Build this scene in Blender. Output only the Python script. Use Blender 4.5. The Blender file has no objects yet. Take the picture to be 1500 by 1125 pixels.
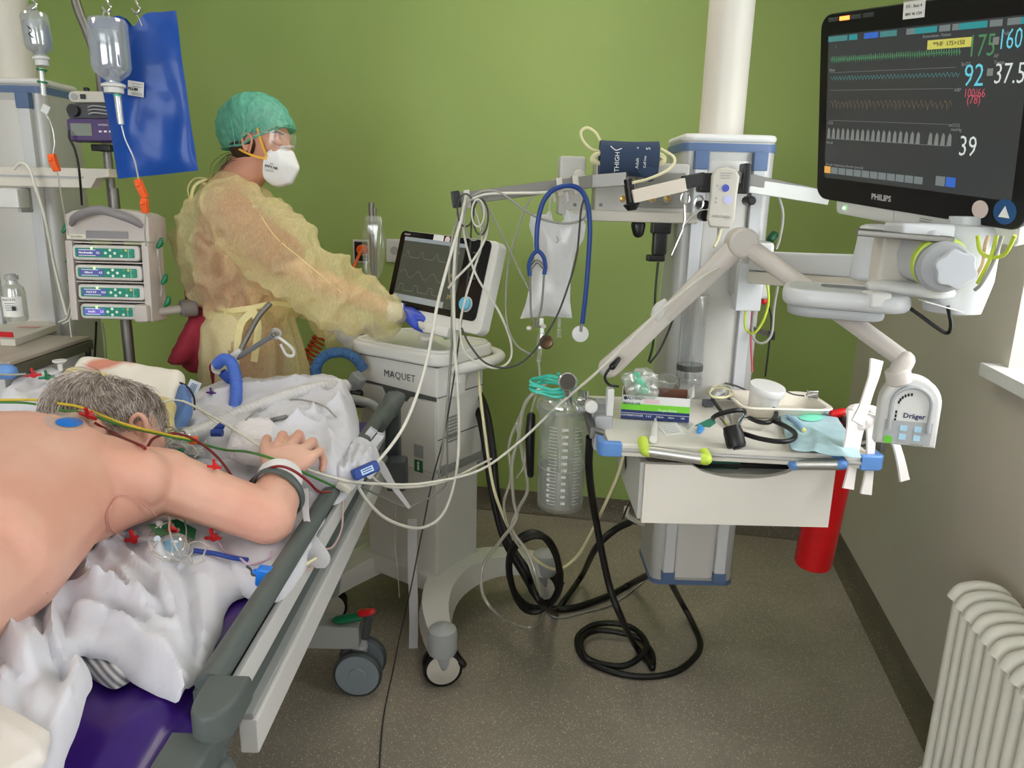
import bpy, bmesh, math, random
from mathutils import Vector, Matrix, noise
from mathutils.geometry import delaunay_2d_cdt
random.seed(7)
sc = bpy.context.scene
COL = sc.collection
TH = math.radians(10.3)          # the room is turned 10.3 degrees against the viewing direction
PITCH = math.radians(13.9); ROLL = .025; FOC = 1100.0; EYE = 1.5
RZ = Matrix.Rotation(TH, 4, 'Z')
def V(*a): return Vector(a)
def W(p): return RZ @ Vector(p)
# ---- measuring: a photo pixel seen at a known distance or height gives a point (u right, v forward, z up)
def ray(px, py):
    a = (px-750)/FOC; b = -(py-562.5)/FOC
    A = a*math.cos(ROLL)-b*math.sin(ROLL); Bq = a*math.sin(ROLL)+b*math.cos(ROLL)
    return Vector((A, math.cos(PITCH)+Bq*math.sin(PITCH), -math.sin(PITCH)+Bq*math.cos(PITCH)))
def at(px, py, v):
    d = ray(px, py); return Vector((0, 0, EYE)) + d*(v/d.y)
def onz(px, py, z):
    d = ray(px, py); return Vector((0, 0, EYE)) + d*((z-EYE)/d.z)
def RV(x, y, z): return RZ.inverted() @ Vector((x, y, z))     # room coordinates -> view coordinates
def onY(px, py, Y):
    d = ray(px, py); r = RZ @ d; return Vector((0, 0, EYE)) + d*(Y/r.y)
def onX(px, py, X):
    d = ray(px, py); r = RZ @ d; return Vector((0, 0, EYE)) + d*(X/r.x)
def frame(o, x, y):
    x = Vector(x).normalized(); y = Vector(y); y = (y - x*y.dot(x)).normalized(); z = x.cross(y)
    m = Matrix((x, y, z)).transposed().to_4x4(); m.translation = Vector(o); return m
def yawf(o, deg):
    return Matrix.Translation(Vector(o)) @ Matrix.Rotation(math.radians(deg), 4, 'Z')
def catmull(pts, k=6, closed=False):
    P = [Vector(p) for p in pts]; n = len(P); out = []
    if n < 3: return P
    rng = range(n if closed else n-1)
    for i in rng:
        if closed: a, b, c, d = P[(i-1) % n], P[i], P[(i+1) % n], P[(i+2) % n]
        else:
            b, c = P[i], P[i+1]; a = P[i-1] if i else b*2-c; d = P[i+2] if i+2 < n else c*2-b
        for j in range(k):
            t = j/k
            out.append(0.5*((2*b)+(c-a)*t+(2*a-5*b+4*c-d)*t*t+(3*b-a-3*c+d)*t*t*t))
    if not closed: out.append(P[-1])
    return out
class B:
    def __init__(s, M=None): s.v = []; s.f = []; s.M = M or Matrix(); s.wn = False
    def add(s, vs, fs, M=None):
        n = len(s.v); T = s.M @ M if M is not None else s.M
        s.v += [T @ Vector(v) for v in vs]; s.f += [tuple(i+n for i in f) for f in fs]; return s
    def addbm(s, bm, M=None):
        bm.verts.index_update()
        s.add([v.co.copy() for v in bm.verts], [[v.index for v in f.verts] for f in bm.faces], M); bm.free(); return s
    def box(s, c, d, bev=0, M=None, seg=2, taper=None):
        bm = bmesh.new(); bmesh.ops.create_cube(bm, size=1)
        for v in bm.verts:
            k = 1
            if taper and v.co.z > 0: k = taper
            v.co = Vector((v.co.x*d[0]*k, v.co.y*d[1]*k, v.co.z*d[2]))
        if bev: s.wn = True; bmesh.ops.bevel(bm, geom=bm.edges[:], offset=bev, segments=seg, affect='EDGES', profile=.5)
        L = Matrix.Translation(Vector(c)) @ M if M is not None else Matrix.Translation(Vector(c))
        return s.addbm(bm, L)
    def lathe(s, prof, o=(0,0,0), ax=(0,0,1), n=24, cap=True):
        ax = Vector(ax).normalized(); q = Vector((0,0,1)).rotation_difference(ax).to_matrix().to_4x4()
        L = Matrix.Translation(Vector(o)) @ q; vs = []; fs = []
        for r, h in prof:
            for i in range(n):
                a = 2*math.pi*i/n; vs.append((r*math.cos(a), r*math.sin(a), h))
        for j in range(len(prof)-1):
            for i in range(n):
                a, b = j*n+i, j*n+(i+1) % n; fs.append((a, b, b+n, a+n))
        if cap:
            fs.append(tuple(range(n))[::-1]); fs.append(tuple((len(prof)-1)*n+i for i in range(n)))
        return s.add(vs, fs, L)
    def cyl(s, p0, p1, r0, r1=None, n=20, bev=0):
        p0 = Vector(p0); p1 = Vector(p1); h = (p1-p0).length; r1 = r0 if r1 is None else r1
        pr = [(r0-bev, 0), (r0, bev), (r1, h-bev), (r1-bev, h)] if bev else [(r0, 0), (r1, h)]
        return s.lathe(pr, p0, p1-p0, n)
    def tube(s, pts, r, n=8, k=6, closed=False, smooth=True, flat=None, up=None):
        P = catmull(pts, k, closed) if smooth else [Vector(p) for p in pts]
        m = len(P); vs = []; fs = []; nrm = None
        for i, p in enumerate(P):
            t = (P[(i+1) % m]-P[i-1]) if closed else (P[min(i+1, m-1)]-P[max(i-1, 0)])
            t = t.normalized() if t.length > 1e-9 else Vector((0,0,1))
            if nrm is None:
                nrm = Vector(up) if up else (Vector((0,0,1)) if abs(t.z) < .9 else Vector((1,0,0)))
            nrm = (nrm - t*nrm.dot(t)); nrm = nrm.normalized() if nrm.length > 1e-9 else t.orthogonal().normalized()
            bi = t.cross(nrm)
            rr = r[min(int(i*len(r)/m), len(r)-1)] if isinstance(r, (list, tuple)) else r
            if isinstance(r, (list, tuple)) and len(r) > 1:
                x = i/(m-1)*(len(r)-1); j = min(int(x), len(r)-2); rr = r[j]+(r[j+1]-r[j])*(x-j)
            for q in range(n):
                a = 2*math.pi*q/n
                ra, rb = (rr, rr) if not flat else (rr*flat, rr)
                vs.append(p + nrm*(math.cos(a)*ra) + bi*(math.sin(a)*rb))
        for i in range(m if closed else m-1):
            for q in range(n):
                a, b = i*n+q, i*n+(q+1) % n; c, d = ((i+1) % m)*n+(q+1) % n, ((i+1) % m)*n+q
                fs.append((a, b, c, d))
        if not closed: fs.append(tuple(range(n))[::-1]); fs.append(tuple((m-1)*n+q for q in range(n)))
        return s.add(vs, fs)
    def strip(s, pts, w, up, t=.0012, k=5):     # flat ribbon; up = width direction (a vector or one per point)
        P = catmull(pts, k); vs = []; fs = []; m = len(P)
        for i, p in enumerate(P):
            tg = (P[min(i+1, m-1)]-P[max(i-1, 0)]).normalized()
            u_ = Vector(up(i/(m-1)) if callable(up) else up); u_ = (u_-tg*u_.dot(tg)).normalized(); nn = tg.cross(u_)
            ww = w(i/(m-1)) if callable(w) else w
            vs += [p-u_*ww/2-nn*t/2, p+u_*ww/2-nn*t/2, p+u_*ww/2+nn*t/2, p-u_*ww/2+nn*t/2]
        for i in range(m-1):
            for q in range(4):
                fs.append((i*4+q, i*4+(q+1) % 4, i*4+4+(q+1) % 4, i*4+4+q))
        fs += [(3,2,1,0), tuple((m-1)*4+q for q in range(4))]
        return s.add(vs, fs)
    def prism(s, poly, h, M=None, bev=0, seg=2):   # polygon in local XY, extruded from z=0 to z=h
        bm = bmesh.new(); vs = [bm.verts.new((x, y, 0)) for x, y in poly]; f = bm.faces.new(vs); f.normal_update()
        if f.normal.z > 0: f.normal_flip()
        r = bmesh.ops.extrude_face_region(bm, geom=[f]); nv = [g for g in r['geom'] if isinstance(g, bmesh.types.BMVert)]
        for v in nv: v.co.z = h
        bm.normal_update()
        if bev:
            s.wn = True
            ed = [e for e in bm.edges if len(e.link_faces) == 2 and e.calc_face_angle(0) > .7 and abs(e.verts[0].co.z-e.verts[1].co.z) < 1e-6]
            bmesh.ops.bevel(bm, geom=ed, offset=bev, segments=seg, affect='EDGES', profile=.5)
        return s.addbm(bm, M)
    def hull(s, items, sub=2):
        bm = bmesh.new()
        for it in items:
            c, r = it[0], it[1]; t = bmesh.new(); bmesh.ops.create_icosphere(t, subdivisions=sub, radius=1)
            if not hasattr(r, '__len__'): r = (r, r, r)
            R_ = it[2] if len(it) > 2 else Matrix.Identity(3)
            for v in t.verts: bm.verts.new(Vector(c) + R_ @ Vector((v.co.x*r[0], v.co.y*r[1], v.co.z*r[2])))
            t.free()
        r_ = bmesh.ops.convex_hull(bm, input=bm.verts[:])
        junk = [g for g in r_['geom_interior'] if isinstance(g, bmesh.types.BMVert)]
        bmesh.ops.delete(bm, geom=junk, context='VERTS')
        return s.addbm(bm)
    def chain(s, pts, rs, sub=2):
        for i in range(len(pts)-1): s.hull([(pts[i], rs[i]), (pts[i+1], rs[i+1])], sub)
        return s
    def sphere(s, c, r, R_=None, sub=3):
        bm = bmesh.new(); bmesh.ops.create_icosphere(bm, subdivisions=sub, radius=1)
        if not hasattr(r, '__len__'): r = (r, r, r)
        for v in bm.verts:
            q = Vector((v.co.x*r[0], v.co.y*r[1], v.co.z*r[2])); v.co = Vector(c) + (R_ @ q if R_ is not None else q)
        return s.addbm(bm)
    def mesh(s, name='m'):
        me = bpy.data.meshes.new(name); me.from_pydata([tuple(v) for v in s.v], [], s.f); me.validate(); return me
def rrect(w, h, r, n=5):
    out = []
    for cx, cy, a0 in ((w/2-r, h/2-r, 0), (-w/2+r, h/2-r, 90), (-w/2+r, -h/2+r, 180), (w/2-r, -h/2+r, 270)):
        for i in range(n+1):
            a = math.radians(a0+90*i/n); out.append((cx+r*math.cos(a), cy+r*math.sin(a)))
    return out
def fuse(b, voxel=.006, sm=4, fac=.5, disp=None, post=None):
    me = b.mesh(); o = bpy.data.objects.new('tmp', me); COL.objects.link(o)
    m = o.modifiers.new('r', 'REMESH'); m.mode = 'VOXEL'; m.voxel_size = voxel; m.adaptivity = 0
    if sm: k = o.modifiers.new('s', 'SMOOTH'); k.iterations = sm; k.factor = fac
    bpy.context.view_layer.update()
    dg = bpy.context.evaluated_depsgraph_get(); r = bpy.data.meshes.new_from_object(o.evaluated_get(dg))
    bpy.data.objects.remove(o)
    out = B(); ns = [v.normal.copy() for v in r.vertices]
    out.v = [v.co.copy() + (n*disp(v.co, n) if disp else Vector()) for v, n in zip(r.vertices, ns)]
    out.f = [tuple(p.vertices) for p in r.polygons]
    bpy.data.meshes.remove(r)
    if post:
        nb = [[] for _ in out.v]
        for f in out.f:
            for i in range(len(f)): a, c = f[i], f[(i+1) % len(f)]; nb[a].append(c); nb[c].append(a)
        for _ in range(post): out.v = [v*.5+sum((out.v[j] for j in n_), Vector())*(.5/len(n_)) if n_ else v for v, n_ in zip(out.v, nb)]
    return out
BASE = {}
def thing(name, label, cat, base, group=None, kind=None):
    o = bpy.data.objects.new(name, None); COL.objects.link(o); o.empty_display_size = .05
    o.location = W(base); o.rotation_euler = (0, 0, TH); BASE[o.name] = Vector(base)
    tag(o, label, cat, group, kind); return o
def tag(o, label=None, cat=None, group=None, kind=None):
    if label: o['label'] = label
    if cat: o['category'] = cat
    if group: o['group'] = group
    if kind: o['kind'] = kind
def obj(name, b, m, parent=None, base=None, ang=35, label=None, flat=False):
    root = parent
    while root is not None and root.parent is not None: root = root.parent
    if base is None:
        if root is not None: base = BASE[root.name]
        else:
            xs = [v.x for v in b.v]; ys = [v.y for v in b.v]; zs = [v.z for v in b.v]
            base = Vector(((min(xs)+max(xs))/2, (min(ys)+max(ys))/2, min(zs)))
    base = Vector(base)
    me = bpy.data.meshes.new(name); me.from_pydata([tuple(v-base) for v in b.v], [], b.f); me.validate()
    if not flat:
        me.polygons.foreach_set('use_smooth', [True]*len(me.polygons)); me.set_sharp_from_angle(angle=math.radians(ang))
    me.materials.append(m)
    o = bpy.data.objects.new(name, me); COL.objects.link(o)
    if b.wn: md = o.modifiers.new('face_weighted_normals', 'WEIGHTED_NORMAL'); md.keep_sharp = True; md.weight = 100
    if parent is not None: o.parent = parent
    else: o.location = W(base); o.rotation_euler = (0, 0, TH); BASE[o.name] = base
    if label: o['label'] = label
    return o
def one(name, b, m, label, cat, group=None, kind=None, ang=35):
    o = obj(name, b, m, None, ang=ang); tag(o, label, cat, group, kind); return o
def dup(root, base, deg=0, label=None):
    def cp(o, par):
        c = o.copy(); COL.objects.link(c); c.parent = par
        for ch in [x for x in o.children]: cp(ch, c)
        return c
    r = cp(root, None); r.location = W(base); r.rotation_euler = (root.rotation_euler.x, root.rotation_euler.y, root.rotation_euler.z+math.radians(deg))
    BASE[r.name] = Vector(base)
    if label: r['label'] = label
    return r
def txt(s_, M, size, m, parent, name='lettering', bold=0, h=.0004, spacing=1.0, align='CENTER', sx=1.0):
    cu = bpy.data.curves.new('t', 'FONT'); cu.body = s_; cu.size = size; cu.align_x = align; cu.align_y = 'CENTER'; cu.extrude = h/2
    cu.offset = bold; cu.space_character = spacing; cu.resolution_u = 2
    o = bpy.data.objects.new('t', cu); COL.objects.link(o); bpy.context.view_layer.update()
    r = bpy.data.meshes.new_from_object(o.evaluated_get(bpy.context.evaluated_depsgraph_get()))
    bpy.data.objects.remove(o); bpy.data.curves.remove(cu)
    b = B(M); b.add([Vector((v.co.x*sx, v.co.y, v.co.z)) for v in r.vertices], [tuple(p.vertices) for p in r.polygons]); bpy.data.meshes.remove(r)
    return obj(name, b, m, parent, flat=True)
# ---- materials
def lin(c): return tuple(((x/255)/12.92 if x/255 <= .04045 else ((x/255+.055)/1.055)**2.4) for x in c) + (1,)
def mat(name, c, rough=.5, metal=0, bump=0, bscale=60, var=0, vscale=8, trans=0, alpha=1, emit=0, ior=1.45, sss=0, coat=0, spec=.5, bdist=.002, stretch=None, detail=3, vcol=None, sheen=0):
    m = bpy.data.materials.new(name); m.use_nodes = True; nt = m.node_tree; n = nt.nodes; p = n['Principled BSDF']; L = nt.links
    p.inputs['Base Color'].default_value = lin(c); p.inputs['Roughness'].default_value = rough; p.inputs['Metallic'].default_value = metal
    p.inputs['IOR'].default_value = ior; p.inputs['Transmission Weight'].default_value = trans; p.inputs['Alpha'].default_value = alpha
    p.inputs['Specular IOR Level'].default_value = spec; p.inputs['Coat Weight'].default_value = coat; p.inputs['Sheen Weight'].default_value = sheen
    if sss: p.inputs['Subsurface Weight'].default_value = sss; p.inputs['Subsurface Radius'].default_value = (1, .35, .2); p.inputs['Subsurface Scale'].default_value = .012
    if emit: p.inputs['Emission Color'].default_value = lin(c); p.inputs['Emission Strength'].default_value = emit
    tc = n.new('ShaderNodeTexCoord'); src = tc.outputs['Object']
    if stretch:
        mp = n.new('ShaderNodeMapping'); mp.inputs['Scale'].default_value = stretch; L.new(src, mp.inputs['Vector']); src = mp.outputs['Vector']
    if var or vcol:
        t = n.new('ShaderNodeTexNoise'); t.inputs['Scale'].default_value = vscale; t.inputs['Detail'].default_value = detail; L.new(src, t.inputs['Vector'])
        r = n.new('ShaderNodeValToRGB'); L.new(t.outputs['Fac'], r.inputs['Fac'])
        c2 = vcol if vcol else tuple(x*(1-var) for x in c)
        r.color_ramp.elements[0].position = .35; r.color_ramp.elements[1].position = .65
        r.color_ramp.elements[0].color = lin(c2); r.color_ramp.elements[1].color = lin(c); L.new(r.outputs['Color'], p.inputs['Base Color'])
    if bump:
        t = n.new('ShaderNodeTexNoise'); t.inputs['Scale'].default_value = bscale; t.inputs['Detail'].default_value = detail; L.new(src, t.inputs['Vector'])
        bp = n.new('ShaderNodeBump'); bp.inputs['Strength'].default_value = bump; bp.inputs['Distance'].default_value = bdist
        L.new(t.outputs['Fac'], bp.inputs['Height']); L.new(bp.outputs['Normal'], p.inputs['Normal'])
    return m
def veil(name, c, fac, rough=.5, fiber=0, fscale=90, transl=.4, gloss=.1, bump=.3, bscale=25):
    """thin see-through film or fleece: part of the light passes straight through"""
    m = bpy.data.materials.new(name); m.use_nodes = True; nt = m.node_tree; n = nt.nodes; L = nt.links
    for x in list(n): n.remove(x)
    out = n.new('ShaderNodeOutputMaterial'); tr = n.new('ShaderNodeBsdfTransparent'); df = n.new('ShaderNodeBsdfDiffuse'); tl = n.new('ShaderNodeBsdfTranslucent'); gl = n.new('ShaderNodeBsdfGlossy')
    df.inputs['Color'].default_value = lin(c); tl.inputs['Color'].default_value = lin(c); gl.inputs['Roughness'].default_value = rough; gl.inputs['Color'].default_value = (.9, .9, .9, 1)
    m1 = n.new('ShaderNodeMixShader'); m1.inputs[0].default_value = transl; L.new(df.outputs[0], m1.inputs[1]); L.new(tl.outputs[0], m1.inputs[2])
    m2 = n.new('ShaderNodeMixShader'); m2.inputs[0].default_value = gloss; L.new(m1.outputs[0], m2.inputs[1]); L.new(gl.outputs[0], m2.inputs[2])
    m3 = n.new('ShaderNodeMixShader'); m3.inputs[0].default_value = fac; L.new(tr.outputs[0], m3.inputs[1]); L.new(m2.outputs[0], m3.inputs[2]); L.new(m3.outputs[0], out.inputs[0])
    tc = n.new('ShaderNodeTexCoord')
    if fiber:
        mp = n.new('ShaderNodeMapping'); mp.inputs['Scale'].default_value = (1, 1, .45); L.new(tc.outputs['Object'], mp.inputs['Vector'])
        t = n.new('ShaderNodeTexNoise'); t.inputs['Scale'].default_value = fscale; t.inputs['Detail'].default_value = 6; t.inputs['Roughness'].default_value = .75; L.new(mp.outputs[0], t.inputs['Vector'])
        mr = n.new('ShaderNodeMapRange'); mr.inputs[1].default_value = .3; mr.inputs[2].default_value = .7; mr.inputs[3].default_value = fac-fiber; mr.inputs[4].default_value = fac+fiber
        L.new(t.outputs['Fac'], mr.inputs[0]); L.new(mr.outputs[0], m3.inputs[0])
    if bump:
        t = n.new('ShaderNodeTexNoise'); t.inputs['Scale'].default_value = bscale; t.inputs['Detail'].default_value = 4; L.new(tc.outputs['Object'], t.inputs['Vector'])
        bp = n.new('ShaderNodeBump'); bp.inputs['Strength'].default_value = bump; bp.inputs['Distance'].default_value = .006; L.new(t.outputs['Fac'], bp.inputs['Height'])
        for q in (df, tl, gl): L.new(bp.outputs[0], q.inputs['Normal'])
    return m
WHITE = mat('white_enamel', (210,210,208), .35); CREAM = mat('cream_plastic', (206,201,190), .42, bump=.05)
OFFW = mat('grey_white_plastic', (205,205,200), .4); LGREY = mat('light_grey_plastic', (165,168,170), .45); MGREY = mat('mid_grey_plastic', (120,122,124), .45)
DGREY = mat('dark_grey_plastic', (66,72,74), .42, bump=.05); BLACK = mat('black_plastic', (18,18,20), .35); RUB = mat('black_rubber', (14,14,15), .45)
STEEL = mat('brushed_steel', (134,132,127), .48, .95, bump=.03, bscale=200); CHROME = mat('chrome', (215,215,215), .12, 1)
ALU = mat('anodised_aluminium', (188,188,184), .42, .85); BLUEC = mat('blue_trim', (84,106,142), .45); BLUEP = mat('pale_blue_plastic', (96,142,205), .35)
LIME = mat('lime_plastic', (188,214,74), .4); RED = mat('red_plastic', (196,22,30), .35); GREENP = mat('green_plastic', (10,110,70), .35)
ORANGE = mat('orange_plastic', (238,92,26), .4); BLUEV = mat('vivid_blue_plastic', (22,116,214), .35); NAVY = mat('navy_plastic', (28,62,140), .4)
INK = mat('black_ink', (30,30,32), .6); WINK = mat('white_ink', (232,232,232), .6); PAPER = mat('paper', (232,232,228), .7)
CABW = mat('white_cable', (214,212,200), .45); CABG = mat('grey_cable', (150,150,142), .45); CABD = mat('dark_grey_cable', (62,62,62), .45); CABY = mat('cream_cable', (226,220,178), .45)
CLEAR = veil('clear_plastic', (225,230,232), .22, .08, gloss=.55, transl=.4, bump=.0); CLEARH = veil('clear_thick_plastic', (215,222,222), .3, .06, gloss=.6, transl=.3, bump=0)
TUBEC = veil('clear_tubing', (225,225,215), .62, .1, gloss=.35, transl=.4, bump=0)
WATER = veil('water', (176,186,182), .42, .03, gloss=.3, bump=0)
def screenmat(name, c, e): return mat(name, c, .25, emit=e)
# ---------------------------------------------------------------- camera
cd = bpy.data.cameras.new('camera'); cam = bpy.data.objects.new('camera', cd); COL.objects.link(cam); sc.camera = cam
cd.sensor_width = 36; cd.sensor_fit = 'HORIZONTAL'; cd.lens = FOC/1500*36; cd.clip_start = .02
cr, sr, cp, sp = math.cos(ROLL), math.sin(ROLL), math.cos(PITCH), math.sin(PITCH)
mm = Matrix(((cr, -sr, 0, 0), (sr*sp, cr*sp, -cp, 0), (sr*cp, cr*cp, sp, 0), (0, 0, 0, 1)))
mm.translation = Vector((0, 0, EYE)); cam.matrix_world = RZ @ mm
# ---------------------------------------------------------------- room (room axes: X right, Y to the green wall)
XR, YB, XL, YF, HC = .89, 3.42, -4.3, -2.4, 2.85
def rbox(b, x0, x1, y0, y1, z0, z1):
    return b.add([RV(x, y, z) for z in (z0, z1) for x, y in ((x0,y0),(x1,y0),(x1,y1),(x0,y1))], [(3,2,1,0),(4,5,6,7),(0,1,5,4),(1,2,6,5),(2,3,7,6),(3,0,4,7)])
def struct(name, b, m, parent=None, ang=35):
    o = obj(name, b, m, parent, ang=ang)
    if parent is None: o['kind'] = 'structure'
    return o
GREEN = mat('green_wall_paint', (152,174,98), .6, bump=.12, bscale=350, bdist=.0006, var=.03, vscale=2)
GREYW = mat('grey_wall_paint', (192,186,174), .6, bump=.12, bscale=350, bdist=.0006, var=.03, vscale=2)
CEILM = mat('ceiling_paint', (228,228,222), .7)
def speck(name, base, sp1, sp2, thr=.8):
    m = mat(name, base, .42, var=.1, vscale=3, spec=.35, bump=.04, bscale=300); nt = m.node_tree; n = nt.nodes; L = nt.links; p = n['Principled BSDF']; tc = n['Texture Coordinate']
    prev = p.inputs['Base Color'].links[0].from_socket
    for sc_, col, t0 in ((95, sp1, .15), (150, sp2, .18), (60, sp1, .09), (210, sp1, .2)):
        vo = n.new('ShaderNodeTexVoronoi'); vo.inputs['Scale'].default_value = sc_; L.new(tc.outputs['Object'], vo.inputs['Vector'])
        lt = n.new('ShaderNodeMath'); lt.operation = 'LESS_THAN'; L.new(vo.outputs['Distance'], lt.inputs[0]); lt.inputs[1].default_value = t0
        sp_ = n.new('ShaderNodeSeparateColor'); L.new(vo.outputs['Color'], sp_.inputs[0])
        g = n.new('ShaderNodeMath'); g.operation = 'GREATER_THAN'; L.new(sp_.outputs[0], g.inputs[0]); g.inputs[1].default_value = thr
        mu = n.new('ShaderNodeMath'); mu.operation = 'MULTIPLY'; L.new(lt.outputs[0], mu.inputs[0]); L.new(g.outputs[0], mu.inputs[1])
        mx = n.new('ShaderNodeMix'); mx.data_type = 'RGBA'; L.new(mu.outputs[0], mx.inputs[0]); L.new(prev, mx.inputs[6]); mx.inputs[7].default_value = lin(col); prev = mx.outputs[2]
    L.new(prev, p.inputs['Base Color']); return m
FLOORM = speck('speckled_vinyl_floor', (158,149,136), (236,228,206), (206,194,166), .42)
COVEM = speck('speckled_vinyl_skirting', (100,93,78), (190,182,160), (150,140,118), .7)
struct('floor', rbox(B(), XL-.1, XR+.1, YF-.1, YB+.1, -.1, 0), FLOORM)
struct('ceiling', rbox(B(), XL-.1, XR+.1, YF-.1, YB+.1, HC, HC+.1), CEILM)
struct('wall_back', rbox(B(), XL-.1, XR+.2, YB, YB+.1, 0, HC), GREEN)
struct('wall_left', rbox(B(), XL-.1, XL, YF, YB, 0, HC), GREYW)
b = rbox(B(), XL-.1, -2.6, YF-.25, YF, 0, HC); rbox(b, .1, XR+.3, YF-.25, YF, 0, HC); rbox(b, -2.6, .1, YF-.25, YF, 0, .9); rbox(b, -2.6, .1, YF-.25, YF, 2.6, HC); struct('wall_front', b, GREYW)
# right wall with two window openings
WD = .28; wz0, wz1 = 1.115, 2.5; wins = ((1.0, 2.03), (-1.9, -.6)); b = B()
rbox(b, XR, XR+WD, YF, YB, 0, wz0); rbox(b, XR, XR+WD, YF, YB, wz1, HC)
ed = [YF, wins[1][0], wins[1][1], wins[0][0], wins[0][1], YB]
for i in (0, 2, 4): rbox(b, XR, XR+WD, ed[i], ed[i+1], wz0, wz1)
struct('wall_right', b, GREYW)
PANE = bpy.data.materials.new('window_glass'); PANE.use_nodes = True
n = PANE.node_tree.nodes; n.remove(n['Principled BSDF']); t = n.new('ShaderNodeBsdfTransparent'); g = n.new('ShaderNodeBsdfGlossy'); g.inputs['Roughness'].default_value = .02; mx = n.new('ShaderNodeMixShader'); mx.inputs[0].default_value = .06
PANE.node_tree.links.new(t.outputs[0], mx.inputs[1]); PANE.node_tree.links.new(g.outputs[0], mx.inputs[2]); PANE.node_tree.links.new(mx.outputs[0], n['Material Output'].inputs[0])
for i, (y0, y1) in enumerate(wins):
    x0 = XR+WD-.08; b = B()
    for a in ((y0, y0+.06, wz0, wz1), (y1-.06, y1, wz0, wz1), (y0+.06, y1-.06, wz0, wz0+.06), (y0+.06, y1-.06, wz1-.06, wz1), ((y0+y1)/2-.04, (y0+y1)/2+.04, wz0+.06, wz1-.06)): rbox(b, x0, x0+.07, a[0], a[1], a[2], a[3])
    w = struct('window_%d' % (i+1), b, WHITE)
    obj('window_pane', rbox(B(), x0+.03, x0+.036, y0+.05, y1-.05, wz0+.05, wz1-.05), PANE, w)
    s = B(); rbox(s, XR-.045, XR+WD-.08, y0-.05, y1+.05, wz0-.028, wz0+.004); obj('window_sill', s, WHITE, w)
b = B(); y0_ = YF-.2  # unseen window behind the camera, added to light the green wall frontally
for a in ((-2.6,-2.54,.9,2.6),(.04,.1,.9,2.6),(-2.54,.04,.9,.96),(-2.54,.04,2.54,2.6),(-1.29,-1.21,.96,2.54)): rbox(b, a[0], a[1], y0_, y0_+.07, a[2], a[3])
w = struct('window_3', b, WHITE); obj('window_pane', rbox(B(), -2.55, .05, y0_+.03, y0_+.036, .95, 2.55), PANE, w)
# coved skirting of the same vinyl
def cove(name, p, q, nx, ny):
    prof = [(0, .105), (.004, .105), (.006, .05), (.012, .028), (.024, .01), (.04, .003), (.04, -.002), (0, -.002)]
    b = B(); vs = []
    for (x, y) in (p, q): vs += [RV(x+nx*d, y+ny*d, z) for d, z in prof]
    k = len(prof); b.add(vs, [(i, (i+1) % k, k+(i+1) % k, k+i) for i in range(k)]+[tuple(range(k)), tuple(range(2*k-1, k-1, -1))])
    struct(name, b, COVEM, ang=60)
cove('baseboard_back', (XL, YB), (XR, YB), 0, -1); cove('baseboard_right', (XR, YF), (XR, YB), -1, 0)
# unseen glowing ceiling panels, added as soft fill light for the room
FILLM = mat('fill_diffuser', (255,244,228), .5, emit=1.0); FILLM.node_tree.nodes['Principled BSDF'].inputs['Emission Strength'].default_value = 3
for i, (x, y) in enumerate(((-.5, 2.4), (-2.6, 1.0))):
    c = RV(x, y, HC-.05); t = thing('ceiling_fill_panel', ['unseen flat square fill panel added above the ventilator', 'unseen flat square fill panel added to the left of the bed'][i], 'lamp', c)
    obj('frame', B(yawf(c, -10.3)).box((0,0,.025), (.64,.64,.05), .006), WHITE, t); obj('diffuser', B(yawf(c, -10.3)).box((0,0,-.003), (.58,.58,.008), .002), FILLM, t)
# ---------------------------------------------------------------- daylight
w = bpy.data.worlds.new('sky'); sc.world = w; w.use_nodes = True; n = w.node_tree.nodes; bg = n['Background']
tc = n.new('ShaderNodeTexCoord'); sx = n.new('ShaderNodeSeparateXYZ'); cr_ = n.new('ShaderNodeValToRGB'); w.node_tree.links.new(tc.outputs['Generated'], sx.inputs[0]); w.node_tree.links.new(sx.outputs[2], cr_.inputs[0]); w.node_tree.links.new(cr_.outputs[0], bg.inputs[0])
cr_.color_ramp.elements[0].color = (.55,.6,.62,1); cr_.color_ramp.elements[1].color = (.96,.96,.97,1); cr_.color_ramp.elements[1].position = .35
bg.inputs['Strength'].default_value = 3.6
for (y0, y1) in wins:
    ld = bpy.data.lights.new('window_portal', 'AREA'); ld.shape = 'RECTANGLE'; ld.size = y1-y0; ld.size_y = wz1-wz0; ld.cycles.is_portal = True
    lo = bpy.data.objects.new('window_portal', ld); COL.objects.link(lo); lo.location = (XR+WD+.01, (y0+y1)/2, (wz0+wz1)/2); lo.rotation_euler = (math.radians(90), 0, math.radians(90))
ld = bpy.data.lights.new('window_portal', 'AREA'); ld.shape = 'RECTANGLE'; ld.size = 2.7; ld.size_y = 1.7; ld.cycles.is_portal = True  # sampling portal of the added rear window
lo = bpy.data.objects.new('window_portal', ld); COL.objects.link(lo); lo.location = (-1.25, YF-.26, 1.75); lo.rotation_euler = (math.radians(90), 0, math.radians(180))
sc.view_settings.view_transform = 'Standard'; sc.view_settings.look = 'None'; sc.view_settings.gamma = 1; sc.view_settings.use_curve_mapping = False
sc.view_settings.exposure = 1.68
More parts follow.
